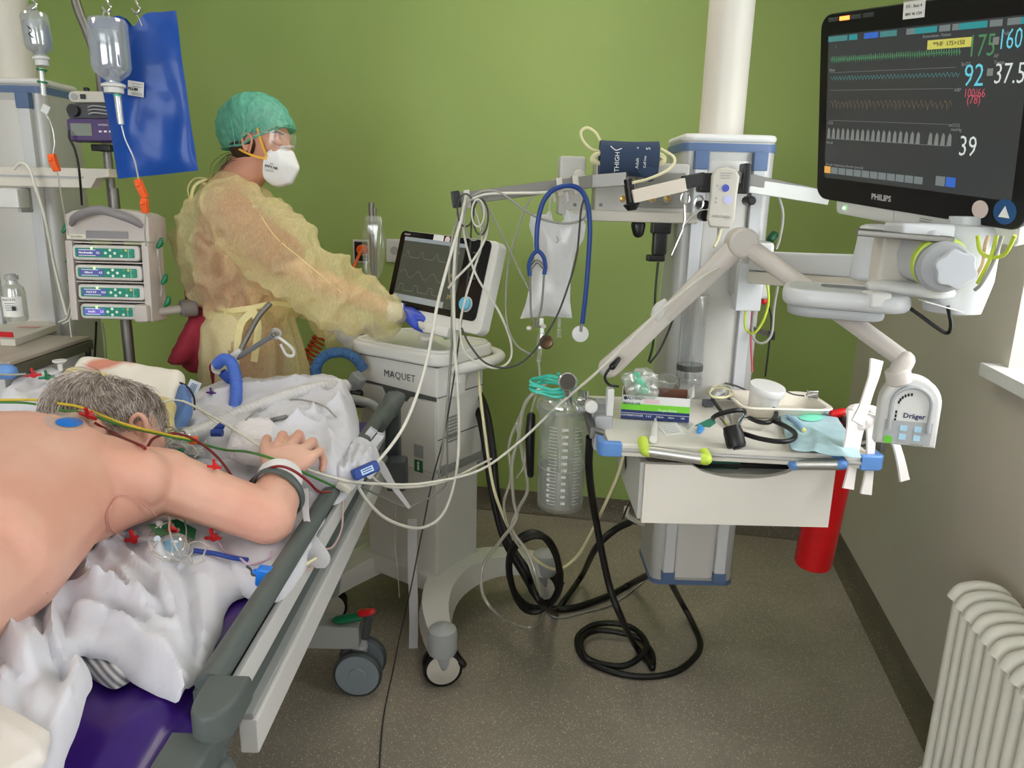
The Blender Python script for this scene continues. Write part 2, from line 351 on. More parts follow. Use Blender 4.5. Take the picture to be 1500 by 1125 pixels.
# ================================================================ bed, mattress and bedding
SHEET = mat('white_cotton', (206,206,214), .85, bump=.25, bscale=55, bdist=.004, sheen=.3); SHEETW = mat('off_white_cotton', (224,218,212), .85, bump=.25, bscale=60, bdist=.004)
PURPLE = mat('purple_mattress_cover', (58,26,122), .36, bump=.3, bscale=9, bdist=.02, detail=2, coat=.15)
STRIPED = mat('striped_cotton', (196,194,196), .85)
nt = STRIPED.node_tree; wv = nt.nodes.new('ShaderNodeTexWave'); wv.inputs['Scale'].default_value = 42; wv.bands_direction = 'DIAGONAL'; rr = nt.nodes.new('ShaderNodeValToRGB'); rr.color_ramp.elements[0].color = lin((120,120,128)); rr.color_ramp.elements[1].color = lin((222,220,220))
nt.links.new(nt.nodes['Texture Coordinate'].outputs['Object'], wv.inputs[0]); nt.links.new(wv.outputs['Color'], rr.inputs[0]); nt.links.new(rr.outputs[0], nt.nodes['Principled BSDF'].inputs['Base Color'])
BEDG = mat('bed_dark_grey', (84,92,90), .5, bump=.08, bscale=200); BEDL = mat('bed_light_grey', (160,163,160), .45); WHEELG = mat('wheel_blue_grey', (132,142,150), .45)
t = bed = thing('hospital_bed', 'white and grey hospital bed with lowered side rails carrying the prone patient', 'bed', (-.85, 1.2, 0))
obj('platform', B().box((-.86,1.25,.655), (.84,2.0,.07), .01), BEDL, t)
v0 = onz(338, 1000, .865).y; v1 = 2.22
r = obj('side_rail', B().box((-.412,(v0+v1)/2,.775), (.012,v1-v0,.15), .004), BEDG, t)
obj('grip_bar', B().tube([(-.394,v0,.862), (-.393,1.4,.862), (-.393,v1,.862)], .0195, 14, flat=.85), BEDG, r)
obj('rail_strip', B().box((-.394,(v0+v1)/2,.79), (.012,v1-v0,.044), .003), WHITE, r)
obj('side_beam', B().box((-.4,1.63,.668), (.03,1.24,.062), .004), WHITE, t); obj('beam_trim', B().box((-.403,1.63,.705), (.026,1.24,.012), .003), BEDL, t)
# hinge blocks of the near end
def dblock(c, w, l, h):
    b = B(); poly = [(-w/2,-l/2), (w/2,-l/2)] + [(w/2*math.cos(a)+0, l/2-w*.5+w*.75*math.sin(a)) for a in [math.pi*i/12 for i in range(13)]]
    return b.prism([(x, -y) for x, y in poly][::-1], h, Matrix.Translation(Vector(c)), .008)
c = onz(330, 1015, .885); obj('rail_end_block', dblock((c.x-.012, c.y+.01, .835), .056, .075, .045), BEDG, r)
obj('foot_rail', B().tube([(-.39,.72,.83), (-.385,.45,.81), (-.385,.1,.8)], .03, 14, flat=.85).box((-.405,.4,.75), (.014,.62,.13), .004), BEDG, t)
c = onz(282, 1085, .865); obj('rail_end_block', dblock((c.x-.015, c.y, .8), .062, .085, .045), BEDG, t)
obj('hinge_pillar', B().hull([((-.355,.79,.78), (.022,.035,.03)), ((-.34,.72,.48), (.03,.05,.03))]).hull([((-.37,.81,.8), .02), ((-.35,.72,.74), .03)]), BEDG, t, ang=60)
obj('link', B().tube([(-.345,.76,.79), (-.325,.74,.77), (-.34,.755,.75), (-.352,.765,.77)], .004, 8, closed=True), WHITE, t)
k0 = onz(556, 612, .89); obj('rail_knob', B().hull([((-.375,2.22,.86), (.03,.035,.03)), ((-.365,2.27,.885), (.035,.03,.022))]).hull([((-.375,2.2,.86), (.022,.03,.03)), ((-.385,2.1,.85), (.022,.03,.03))]), BEDG, t, ang=60)
obj('corner_bracket', B().box((-.375,2.29,.72), (.045,.05,.28), .01).box((-.35,2.2,.66), (.06,.07,.1), .01), DGREY, t)
obj('head_frame', B().tube([(-1.28,2.3,.62), (-1.28,2.32,.8), (-1.15,2.34,.86), (-.55,2.34,.86), (-.42,2.32,.8), (-.42,2.3,.62)], .016, 12), BEDL, t)
for y_ in (1.75, .5): obj('lift_column', B().box((-.86,y_,.4), (.3,.2,.46), .02), BEDL, t)
b = B().box((-.86,1.25,.21), (.12,1.7,.07), .008).box((-.86,2.03,.21), (.84,.075,.075), .006).box((-.86,.42,.21), (.84,.075,.075), .006)
obj('undercarriage', b, BEDL, t)
def caster(t, cx, cy):
    p = obj('caster', B().cyl((cx,cy+.03,.15), (cx,cy+.03,.19), .022).hull([((cx,cy+.03,.14), (.025,.03,.02)), ((cx,cy+.03,.08), (.012,.012,.012))]), LGREY, t)
    for s in (-.012, .072):
        o = Vector((cx, cy+s, .075)); k = -1 if s < 0 else 1
        tr = [(.068,-.014), (.0745,-.008), (.075,0), (.0745,.008), (.068,.014)]
        w = obj('wheel', B().lathe([(0,-.0165*1), (.024,-.0165), (.027,-.012), (.045,-.0135), (.066,-.0135), (.068,-.01), (.068,.012), (0,.014)], o, (0,1,0), 40, False), WHEELG, p)
        obj('tyre', B().lathe(tr+tr[:1], o, (0,1,0), 40, False), DGREY, w)
for cx, cy in ((-.45,2.03), (-1.27,2.03), (-.45,.42), (-1.27,.42)): caster(t, cx, cy)
pc = at(512, 905, 2.03)
p = obj('brake_pedal', B().box((pc.x+.055,2.03,.24), (.02,.05,.09), .006, Matrix.Rotation(.15,4,'Y')), DGREY, t)
obj('green_pedal', B().hull([((pc.x-.025,2.01,.262), (.022,.02,.01)), ((pc.x+.03,2.01,.275), (.022,.02,.01))]), GREENP, p, ang=60, label='green half of the pedal')
obj('red_pedal', B().hull([((pc.x+.045,2.01,.287), (.018,.018,.01)), ((pc.x+.07,2.01,.292), (.014,.016,.008))]), RED, p, ang=60, label='red half of the pedal')
# mattress
def mdisp(co, n):
    e = max(0, co.x+.62)
    return .006*noise.noise(Vector((co.x*9, co.y*4, 1)))+.006*(1-abs(noise.noise(Vector((co.x*14, co.y*6, 4)))*2))*min(1, e*8)
MT = fuse(B().box((-.855,1.25,.76), (.865,1.98,.115), .035, seg=4), .012, 3, disp=mdisp)
one('mattress', MT, PURPLE, 'glossy purple plastic covered mattress on the hospital bed', 'mattress', ang=80)
from mathutils.kdtree import KDTree
# ---- draped cloth: outline seen in the photo laid on a level, folds as raised lines
def seg_d(p, a, b):
    ab = b-a; t_ = max(0, min(1, (p-a).dot(ab)/max(ab.length_squared, 1e-12))); return (p-(a+ab*t_)).length, t_
def drape(outline, z, ridges=(), hfun=None, res=.009, thick=.006, edge=.02, edrop=.02, xy=False, smooth_out=True, jag=.004, rs=1, rw=1):
    P = [Vector(q) if xy else onz(q[0], q[1], z) for q in outline]; P = [Vector((p.x, p.y, 0)) for p in P]
    P = [p.to_2d() for p in (catmull(P, 6, True) if smooth_out else P)]
    R_ = []
    for pts, amp, wd in ridges:
        amp *= rs; wd *= rw
        q = [Vector(p) if xy else onz(p[0], p[1], z+.02) for p in pts]; q = [p.to_2d() for p in catmull([Vector((p[0], p[1], 0)) for p in q], 4)]; R_.append((q, amp, wd))
    if jag: P = [p + Vector((noise.noise(Vector((p.x*23, p.y*23, 1))), noise.noise(Vector((p.x*23, p.y*23, 9)))))*jag for p in P]
    # resample the border
    Q = []
    for i, a in enumerate(P):
        b_ = P[(i+1) % len(P)]; k = max(1, int((b_-a).length/res)); Q += [a.lerp(b_, j/k) for j in range(k)]
    nb = len(Q); x0 = min(p.x for p in Q); x1 = max(p.x for p in Q); y0 = min(p.y for p in Q); y1 = max(p.y for p in Q)
    pts = list(Q)
    ny = int((y1-y0)/res)
    for iy in range(ny+1):
        y = y0+iy*res; xs = []
        for i in range(nb):
            a = Q[i]; b_ = Q[(i+1) % nb]
            if (a.y <= y) != (b_.y <= y): xs.append(a.x+(y-a.y)/(b_.y-a.y)*(b_.x-a.x))
        xs.sort()
        for a, b_ in zip(xs[::2], xs[1::2]):
            x = a+res*.6
            while x < b_-res*.6: pts.append(Vector((x+random.uniform(-.1,.1)*res, y))); x += res
    r = delaunay_2d_cdt(pts, [], [list(range(nb))], 1, 1e-6); vs, fs = r[0], r[2]
    kd = KDTree(nb)
    for i, q in enumerate(Q): kd.insert((q.x, q.y, 0), i)
    kd.balance()
    out = []
    for p in vs:
        h = 0
        for q, amp, wd in R_:
            best = 9; tt = 0; m_ = len(q)-1
            if (p-q[0]).length > 3*wd+sum((q[i+1]-q[i]).length for i in range(m_)): continue
            for i in range(m_):
                d, t_ = seg_d(p, q[i], q[i+1])
                if d < best: best = d; tt = (i+t_)/m_
            h += amp*(math.exp(-(best/wd)**2)*.45+math.exp(-best/wd)*.75)*(1 if amp < 0 else .55+.45*math.sin(math.pi*min(1, max(0, tt*.9+.1))))
        if hfun: h += hfun(p)
        if edrop:
            dm = kd.find((p.x, p.y, 0))[2]
            if dm < edge*1.5: h -= edrop*(1-min(1, dm/edge))**2
        out.append(Vector((p.x, p.y, z+h)))
    n_ = len(out); b = B(); low = [v-Vector((0,0,thick)) for v in out]
    ec = {}
    for f in fs:
        for i in range(len(f)):
            e = (f[i], f[(i+1) % len(f)]); k = tuple(sorted(e)); ec[k] = None if k in ec else e
    F_ = [tuple(f) for f in fs]+[tuple(i+n_ for i in f)[::-1] for f in fs]+[(e[1], e[0], e[0]+n_, e[1]+n_) for e in ec.values() if e]
    return b.add(out+low, F_)
def wr(p, s=1, o=0): return .007*s*(1-abs(2*noise.noise(Vector((p.x*11, p.y*7, o)))))+.005*s*noise.noise(Vector((p.x*30, p.y*30, o+3)))
main = drape([(470,690),(455,790),(400,845),(340,874),(322,925),(298,985),(268,1033),(235,1015),(200,1003),(158,984),(122,980),(116,1000),(138,1030),(132,1060),(98,1130),(40,1210),(-180,1150),(-160,900),(40,690),(200,610),(330,610)], .834,
  [([(128,835),(140,885),(205,908)],.028,.014), ([(150,820),(185,880),(245,955),(274,1018)],.032,.015), ([(225,835),(252,905),(268,950)],.026,.013), ([(292,852),(298,925),(290,985)],.02,.012),
   ([(102,892),(180,898),(250,938)],.036,.016), ([(82,892),(84,960),(122,1025),(84,1090)],.034,.016), ([(42,938),(62,985),(50,1015)],.025,.013), ([(112,922),(165,930),(240,970),(272,1020)],.03,.012),
   ([(60,890),(40,930),(-10,975)],.02,.014), ([(0,960),(40,990),(75,1060)],.028,.016), ([(350,870),(335,930),(290,1010)],.016,.012), ([(130,1000),(118,1050),(90,1110)],.02,.014), ([(190,790),(180,810),(150,830)],.02,.012),
   ([(205,780),(230,800),(245,850)],.022,.012), ([(165,850),(190,900),(245,925)],-.02,.01), ([(262,840),(275,900),(282,980)],-.02,.012), ([(100,905),(98,960),(110,1000)],-.025,.012), ([(30,960),(10,1040),(40,1100)],.018,.014), ([(170,800),(200,850),(255,900),(285,1000)],.022,.009), ([(200,790),(235,840),(275,900)],.018,.009), ([(240,800),(262,860),(280,930)],.015,.009), ([(310,830),(316,900),(300,960)],.012,.009), ([(95,870),(140,880),(190,900),(240,945)],-.02,.008), ([(60,910),(70,970),(100,1020)],-.02,.008), ([(20,960),(40,1020),(60,1080)],.018,.01), ([(0,990),(20,1010),(50,1040)],-.015,.01), ([(150,870),(165,905),(215,930)],-.015,.007)],
  lambda p: (.006+wr(p, .45)+.009*abs(math.sin(p.x*34+2.6*noise.noise(Vector((p.x*5, p.y*3, 7)))+p.y*4)))*min(1,max(.25,(-.44-p.x)/.12))+max(0, .035*(1-abs(p.x+.64)/.2)) , .008, .006, .02, .015, jag=.002, rs=.85, rw=.95)
one('bed_sheet', main, SHEET, 'rumpled white bed sheet spilling from under the patient onto the purple mattress', 'sheet', ang=80)
b = drape([(104,938),(150,945),(200,975),(188,992),(165,1001),(140,990),(118,968)], .835, (), lambda p: .012+wr(p, .8), .007, .012, .015, .012, jag=0)
one('pillowcase', b, STRIPED, 'grey striped cloth peeping out of a sheet fold above the purple mattress', 'pillowcase', ang=80)
b = drape([(-60,1010),(10,1028),(72,1065),(66,1100),(20,1135),(-40,1160),(-140,1120)], .893, [([(0,1038),(40,1064),(66,1079)], .004, .004)], lambda p: wr(p, .25), .006, .01, .012, .008, jag=0, smooth_out=False)
one('folded_towel', b, SHEETW, 'white folded cloth with stitched hem at the lower left corner of the photo', 'cloth', ang=80)
# bunched sheet at the head end
b = drape([(262,590),(300,567),(370,556),(450,556),(505,570),(524,598),(524,640),(505,690),(468,700),(400,690),(330,660),(270,640)], .9,
  [([(300,590),(360,575),(440,568),(500,578)],.03,.02), ([(400,600),(450,590),(500,610),(515,650)],.028,.016), ([(420,640),(470,620),(515,600)],.024,.013), ([(350,610),(400,625),(470,640)],.018,.013), ([(440,610),(480,640),(490,680)],.02,.01), ([(380,580),(430,585),(480,600)],-.016,.01)],
  lambda p: .012+wr(p, 1.2, 5)+.03*math.exp(-((p.x+.53)/.12)**2), .009, .03, .04, .06, jag=.002)
CRB = b
one('crumpled_sheet', b, SHEET, 'white bunched up sheet piled at the bed corner behind the patient\'s hand', 'sheet', ang=80)
b = drape([(462,640),(500,628),(528,640),(555,655),(542,680),(515,700),(480,702),(455,690),(455,660)], .888,
  [([(480+i*13,640+i*2),(474+i*12,675),(478+i*11,708)], .02, .006) for i in range(6)], lambda p: .006+wr(p, .8, 8), .006, .02, .02, .03, jag=.002)
GCB = b
one('gathered_cloth', b, SHEET, 'white elastic gathered cloth hem between the patient\'s hand and the blue cable plug', 'cloth', ang=80)
# underlay under the arm towards the rail
b = drape([(430,700),(470,690),(480,730),(462,770),(440,830),(395,862),(330,830),(340,760)], .852, [([(455,700),(452,760),(430,820)],.014,.012)], lambda p: wr(p, .8, 2), .009, .01, .02, .02)
UPB = b
one('underpad', b, SHEET, 'white underlay between the patient\'s elbow and the dark rail of the bed', 'sheet', ang=80)
# head cushion: pad, yellow towel, blue foam
GEL = mat('white_pad', (228,220,208), .6, vcol=(214,150,130), vscale=5, var=.1, bump=.1); nt = GEL.node_tree
cr2 = [x for x in nt.nodes if x.bl_idname == 'ShaderNodeValToRGB'][0]; cr2.color_ramp.elements[0].position = .3; cr2.color_ramp.elements[1].position = .42
YEL = mat('yellow_terry', (226,208,138), .95, bump=.9, bscale=320, bdist=.006, sheen=.4)
PADB = mat('white_pad_cover', (232,226,216), .6, bump=.1)
a = [at(121,524,2.12), at(265,545,2.0), at(243,610,1.86), at(75,600,1.9)]
h = B().hull([(at(128,537,2.1), .03), (at(255,556,1.98), .03), (at(243,620,1.84), .035), (at(95,612,1.88), .04)])
hp = one('head_cushion', fuse(h, .008, 4, disp=lambda co, n: .004*noise.noise(co*18)), PADB, 'white padded head cushion with a reddish stain behind the patient\'s head', 'cushion', ang=80)
# stain as its own patch of fluid on the cover
s0 = at(172,541,2.055); STAIN = mat('reddish_stain', (205,140,118), .5)
m = PADB; nt = m.node_tree; n = nt.nodes; L = nt.links; tcn = n['Texture Coordinate']; P0 = n['Principled BSDF']
base_hp = BASE[hp.name]; loc = s0-base_hp
mp = n.new('ShaderNodeVectorMath'); mp.operation = 'SUBTRACT'; mp.inputs[1].default_value = loc; L.new(tcn.outputs['Object'], mp.inputs[0])
ml = n.new('ShaderNodeVectorMath'); ml.operation = 'MULTIPLY'; ml.inputs[1].default_value = (11, 22, 22); L.new(mp.outputs[0], ml.inputs[0])
nz = n.new('ShaderNodeTexNoise'); nz.inputs['Scale'].default_value = 14; L.new(tcn.outputs['Object'], nz.inputs['Vector'])
ln = n.new('ShaderNodeVectorMath'); ln.operation = 'LENGTH'; L.new(ml.outputs[0], ln.inputs[0]); ad = n.new('ShaderNodeMath'); ad.operation = 'ADD'; L.new(ln.outputs[1], ad.inputs[0]); L.new(nz.outputs['Fac'], ad.inputs[1])
rp = n.new('ShaderNodeValToRGB'); rp.color_ramp.elements[0].position = .75; rp.color_ramp.elements[0].color = lin((212,140,120)); rp.color_ramp.elements[1].position = 1.0; rp.color_ramp.elements[1].color = lin((232,226,216))
mxr = n.new('ShaderNodeMath'); mxr.operation = 'MULTIPLY'; mxr.inputs[1].default_value = .62; L.new(ad.outputs[0], mxr.inputs[0]); L.new(mxr.outputs[0], rp.inputs[0]); L.new(rp.outputs[0], P0.inputs['Base Color'])
h = B().hull([(at(108,552,1.97), (.03,.02,.03)), (at(92,600,1.82), (.035,.03,.03)), (at(122,580,1.84), .03), (at(150,556,1.94), .022)]).hull([(at(208,586,1.85), .03), (at(243,596,1.8), .025), (at(228,650,1.7), .03), (at(240,640,1.7), .02), (at(195,630,1.76), .03)])
one('yellow_towel', fuse(h, .006, 3, disp=lambda co, n: .005*noise.noise(co*30)), YEL, 'pale yellow terry towel padding around the patient\'s head', 'towel', ang=80)
FOAMB = mat('blue_foam', (92,124,178), .6, bump=.1)
h = B().hull([(at(268,572,1.93), (.012,.02,.02)), (at(258,640,1.76), (.012,.02,.02)), (at(243,655,1.72), .014), (at(275,600,1.86), (.012,.02,.03))])
one('foam_wedge', fuse(h, .006, 3), FOAMB, 'blue foam wedge edge to the right of the yellow towel', 'wedge', ang=80)
# crumpled clear/white tubing cloths left of the head
b = drape([(0,588),(20,565),(60,552),(95,552),(110,575),(90,600),(40,605),(0,604)], .93, [([(20,585),(50,570),(85,562)],.02,.012)], lambda p: .03+wr(p, 1.5, 11), .01, .05, .03, .04)
one('wound_dressing', b, SHEET, 'crumpled white cloth left of the yellow towel below the worktop', 'cloth', ang=80)
# ================================================================ patient, prone, seen from the right side
from mathutils.bvhtree import BVHTree
def bvh(*bs):
    vs = []; fs = []
    for b in bs: n_ = len(vs); vs += b.v; fs += [tuple(i+n_ for i in f) for f in b.f]
    return BVHTree.FromPolygons(vs, fs)
def hit(T, px, py, off=0.0, fall=1.5):
    d = ray(px, py).normalized(); r = T.ray_cast(Vector((0,0,EYE)), d)
    if r[0] is None: return at(px, py, fall), Vector((0,-.3,1)).normalized()
    nn = r[1] if r[1].dot(d) < 0 else -r[1]
    return r[0]+nn*off, nn
def skin(name, c, c2):
    m = mat(name, c, .5, sss=.12, vcol=c2, vscale=7, bump=.25, bscale=160, bdist=.0008, spec=.35); nt = m.node_tree; n = nt.nodes; L = nt.links; p = n['Principled BSDF']
    prev = p.inputs['Base Color'].links[0].from_socket
    vo = n.new('ShaderNodeTexVoronoi'); vo.inputs['Scale'].default_value = 16; L.new(n['Texture Coordinate'].outputs['Object'], vo.inputs['Vector'])
    lt = n.new('ShaderNodeMath'); lt.operation = 'LESS_THAN'; lt.inputs[1].default_value = .035; L.new(vo.outputs['Distance'], lt.inputs[0])
    k = n.new('ShaderNodeMath'); k.operation = 'MULTIPLY'; k.inputs[1].default_value = .45; L.new(lt.outputs[0], k.inputs[0])
    mx = n.new('ShaderNodeMix'); mx.data_type = 'RGBA'; L.new(k.outputs[0], mx.inputs[0]); L.new(prev, mx.inputs[6]); mx.inputs[7].default_value = lin((120,62,48)); L.new(mx.outputs[2], p.inputs['Base Color'])
    return m
SKIN = skin('skin_patient', (222,178,158), (214,160,140)); SKINN = skin('skin_nurse', (214,160,134), (205,146,120))
hitless = lambda x, y, v: at(x, y+34, v)
b = B()
b.hull([((-.88,1.26,.99), (.2,.11,.125)), ((-.87,1.0,.972), (.225,.15,.14))], 3)
b.hull([(hitless(150,650,1.30), .06), (hitless(205,668,1.27), .055), ((-.9,1.2,1.02), .08)], 3)
b.hull([((-.87,1.0,.965), (.215,.15,.14)), ((-.89,.62,.97), (.205,.15,.13))], 3)
b.hull([((-.89,.62,.97), (.205,.15,.13)), ((-.89,.3,.98), (.2,.16,.13))], 3)
for s in (-1, 1): b.chain([(-.89+s*.1,.25,.95), (-.89+s*.12,-.2,.92), (-.89+s*.12,-.6,.9)], [.1,.062,.045])
b.hull([((-.87,1.26,1.0), (.12,.08,.09)), ((-.89,1.42,1.0), (.06,.05,.055))])
SHR = onz(240,704,.965); ELB = onz(394,759,.91); WRI = onz(412,694,.94)
b.hull([((-.79,1.2,.985), (.1,.1,.1)), (SHR, .062)], 3).chain([SHR, SHR.lerp(ELB,.55), ELB, ELB.lerp(WRI,.35), WRI], [.06,.053,.05,.049,.033])
b.hull([(SHR, .054), ((-.86,1.12,.96), (.15,.1,.09))], 3)
b.chain([(-1.06,1.25,.97), (-1.24,1.1,.92), (-1.24,.85,.89)], [.085,.055,.04])
# hand
PALM = onz(424,670,.955)
b.hull([(WRI, (.032,.03,.022)), (onz(406,664,.962), .015), (onz(455,672,.96), .015), (onz(430,660,.965), .017)])
kn = [((407,657),(414,637)), ((426,655),(438,636)), ((444,660),(458,646)), ((458,669),(469,660))]
for i, (m_, p_) in enumerate(kn):
    A_ = onz(*m_, .966); C_ = onz(*p_, .966); D_ = C_+V(.004,.012,-.03); E_ = D_+V(0,-.018,-.012); rr_ = [.0125,.0125,.0118,.0102][i]
    b.chain([A_, C_, D_, E_], [rr_*1.08, rr_, rr_*.92, rr_*.85])
b.chain([onz(402,690,.948), onz(391,672,.957), onz(388,656,.962), onz(391,642,.955)], [.02,.0145,.0125,.0115])
# head: turned to the right, half sunk into the cushion
HC1 = at(125,604,1.62); HC2 = at(187,622,1.57)
b.hull([(HC1, (.075,.078,.084)), (HC2, (.07,.072,.08))], 3)
FD = (HC2-HC1).normalized()
b.hull([(HC2, .065), (HC2+FD*.045+V(0,-.03,-.03), .042)])           # jaw and cheek
b.hull([(HC2+FD*.075+V(0,.02,-.035), .014), (HC2+FD*.062+V(0,.035,0), .01), (HC2+FD*.07+V(0,-.01,-.05), .01)])   # nose ridge
b.chain([HC1.lerp(HC2,.4)+V(0,-.03,-.02), (-.88,1.38,1.0)], [.058,.062])
body = fuse(b, .0052, 6, .5)
PBV = bvh(body)
pt = thing('person', 'patient lying face down with bare back, grey hair and the right arm bent upwards', 'person', (-.88,1.0,.84))
obj('body', body, SKIN, pt, ang=80)
# ear
e0, en = hit(PBV, 203, 628, .004, 1.52)
q = en.orthogonal().normalized(); fx = frame(e0, (1,.15,-.1), (.1,.3,.95))
eb = B(fx); eb.tube([(.012,-.03,.002), (.017,-.008,.008), (.014,.018,.012), (0,.028,.012), (-.013,.016,.01), (-.012,-.002,.006)], [.005,.0055,.006,.0055,.005,.004], 8).sphere((.002,-.004,.002), (.012,.02,.005)).tube([(.004,.015,.006), (.003,0,.008), (.0,-.012,.006)], .004, 8).sphere((.008,-.028,.003), (.008,.009,.006))
obj('ear', fuse(eb, .0022, 4), SKIN, pt, ang=80)
HAIRD = mat('grey_brown_hair', (152,140,130), .6, vcol=(104,92,84), vscale=60, stretch=(1,1,1)); HAIRG = mat('grey_hair', (214,204,196), .55, vcol=(166,154,144), vscale=40)
# hair shell over back of the head
hs = B(); hs.hull([(HC1, (.082,.085,.091)), (HC2+V(-.006,.004,.004), (.076,.077,.088))], 3)
hs = fuse(hs, .005, 3, disp=lambda co, n: .003*noise.noise(co*90))
ear_c = e0
def keep(co):      # hair line: not on the ear, nape or face
    r_ = co-ear_c; along = (co-HC2).dot(FD)
    if along > .062: return False
    if (r_-V(-.0,0,-.005)).length < .03: return False
    if co.z < HC1.z-.045: return False
    return True
kf = [f for f in hs.f if all(keep(hs.v[i]) for i in f)]; used = sorted({i for f in kf for i in f}); mp_ = {i: k for k, i in enumerate(used)}
sh = B(); sh.v = [hs.v[i] for i in used]; sh.f = [tuple(mp_[i] for i in f) for f in kf]
hair = obj('hair', sh, HAIRD, pt, ang=80)
whorl = at(150,556,1.66)
def strands(cnt, src, m, name, par, root, ln, lift, rad, seed, pred=None, down=V(0,0,0)):
    rnd = random.Random(seed); b = B(); fs = src.f
    for _ in range(cnt):
        f = fs[rnd.randrange(len(fs))]; p = sum((src.v[i] for i in f), Vector())/len(f)
        if pred and not pred(p): continue
        nn = (src.v[f[1]]-src.v[f[0]]).cross(src.v[f[2]]-src.v[f[0]]); 
        if nn.length < 1e-12: continue
        nn.normalize(); dr = p-root+down*.05; dr = (dr-nn*dr.dot(nn)).normalized(); sd = nn.cross(dr)
        l = ln*rnd.uniform(.6,1.3); w_ = rnd.uniform(-.35,.35); pts = [p+nn*(.001)+dr*(l*k*.33)+sd*(w_*l*(k*.33)**2)+nn*(lift*math.sin(k*1.0)*rnd.uniform(.6,1.2)) - nn*(l*k*.33)**2*5.5 for k in range(4)]
        b.tube(pts, [rad, rad, rad*.4], 3, 2)
    return obj(name, b, m, par, ang=80)
strands(1500, sh, HAIRG, 'grey_strands', hair, whorl, .045, .004, .0007, 3)
strands(900, sh, HAIRD, 'dark_strands', hair, whorl, .045, .005, .0006, 4)
strands(26, sh, HAIRD, 'loose_tuft', hair, HC1.lerp(HC2,.4)-V(0,0,.2), .04, .012, .0006, 5, lambda p: (p-whorl-V(.02,0,0)).length < .035)
# wrist: gauze cuff and dark strap
ax = (WRI-ELB).normalized()
def ring(c, ax_, r_, w_, rad2=None, n=28, squash=.82):
    return [(r_, -w_/2), (r_+.002, -w_/2+.003), (r_+.002, w_/2-.003), (r_, w_/2), (r_-.004, w_/2), (r_-.004, -w_/2), (r_, -w_/2)]
GAUZE = mat('white_gauze', (226,224,226), .9, bump=.6, bscale=120, bdist=.003)
c1 = ELB.lerp(WRI, .80)
obj('wrist_cuff', B().lathe(ring(c1, ax, .043, .04), c1, ax, 28, False), GAUZE, pt, ang=60, label='white gauze cuff around the wrist')
c2 = ELB.lerp(WRI, .55)+V(.004,0,0)
obj('wrist_strap', B().lathe(ring(c2, ax+V(.25,-.05,0), .054, .014), c2, ax+V(.35,-.1,0), 28, False), BEDG, pt, ang=60, label='dark grey strap around the forearm')
# soft white roll the hand rests on
ROLLB = fuse(B().hull([(onz(362,632,.945), (.035,.03,.03)), (onz(385,625,.945), (.03,.02,.025)), (onz(352,660,.93), (.03,.03,.03)), (onz(380,672,.915), .02)]).hull([(onz(400,640,.92), .03), (onz(450,650,.905), .03)]), .005, 3, disp=lambda co, n: .005*noise.noise(co*38)+.003*noise.noise(co*90))
one('hand_roll', ROLLB, mat('white_terry', (232,226,228), .95, bump=.9, bscale=260, bdist=.006), 'white fluffy cloth roll under the thumb of the patient\'s hand', 'cloth', ang=80)
# skin electrode with red clip
p0, n0 = hit(PBV, 98, 620, .0012); fx = frame(p0, hit(PBV, 125, 630)[0]-p0, n0.cross(hit(PBV, 125, 630)[0]-p0))
el = thing('skin_electrode', 'blue oval electrode on a clear dressing stuck to the patient\'s upper back', 'electrode', p0)
def blob(px0, py0, rx, ry, T, off, seed=0, n=22, lift=0):
    c = [(px0+rx*math.cos(2*math.pi*i/n)*(1+.08*noise.noise(Vector((i*.7, seed, 0)))), py0+ry*math.sin(2*math.pi*i/n)) for i in range(n)]
    vs = [hit(T, px0, py0, off+lift)[0]]
    for fr in (.5, 1): vs += [hit(T, px0+(x-px0)*fr, py0+(y-py0)*fr, off+(lift*(1-fr*fr)))[0] for x, y in c]
    fs = [(0, 1+i, 1+(i+1) % n) for i in range(n)]+[(1+i, 1+n+i, 1+n+(i+1) % n, 1+(i+1) % n) for i in range(n)]
    return B().add(vs, fs)
obj('dressing', blob(97, 617, 33, 15, PBV, .001), veil('film_dressing', (240,225,215), .55, gloss=.35, rough=.3, transl=.2), el)
obj('gel_pad', blob(101, 620, 20, 7, PBV, .0025, 3, lift=.001), BLUEV, el)
CL = hit(PBV, 127, 616, .012)[0]
def stopcock(name, label, c, m, dr=(1,0,0), s=1.0, up=(0,0,1), group=None, body=None, kind='stopcock'):
    fx = frame(c, dr, up); t = thing(name, label, kind, c, group)
    b = B(fx).cyl((-.013*s,0,0), (.013*s,0,0), .0035*s, n=10).cyl((0,-.011*s,0), (0,.011*s,0), .0035*s, n=10)
    obj('body', b, body or CLEARH, t)
    b = B(fx).cyl((0,0,-.003*s), (0,0,.006*s), .006*s, n=12, bev=.001*s)
    for a in (0, 90, 180): b.box((math.cos(math.radians(a))*.009*s, math.sin(math.radians(a))*.009*s, .005*s), (.014*s if a != 90 else .005*s, .005*s if a != 90 else .014*s, .004*s), .001*s)
    obj('tap', b, m, t); return t
sc_ = stopcock('stopcock', 'large red stopcock clip beside the blue electrode on the patient\'s back', CL+V(0,0,.004), RED, (1,-.3,-.2), 1.35, (.1,-.4,1))
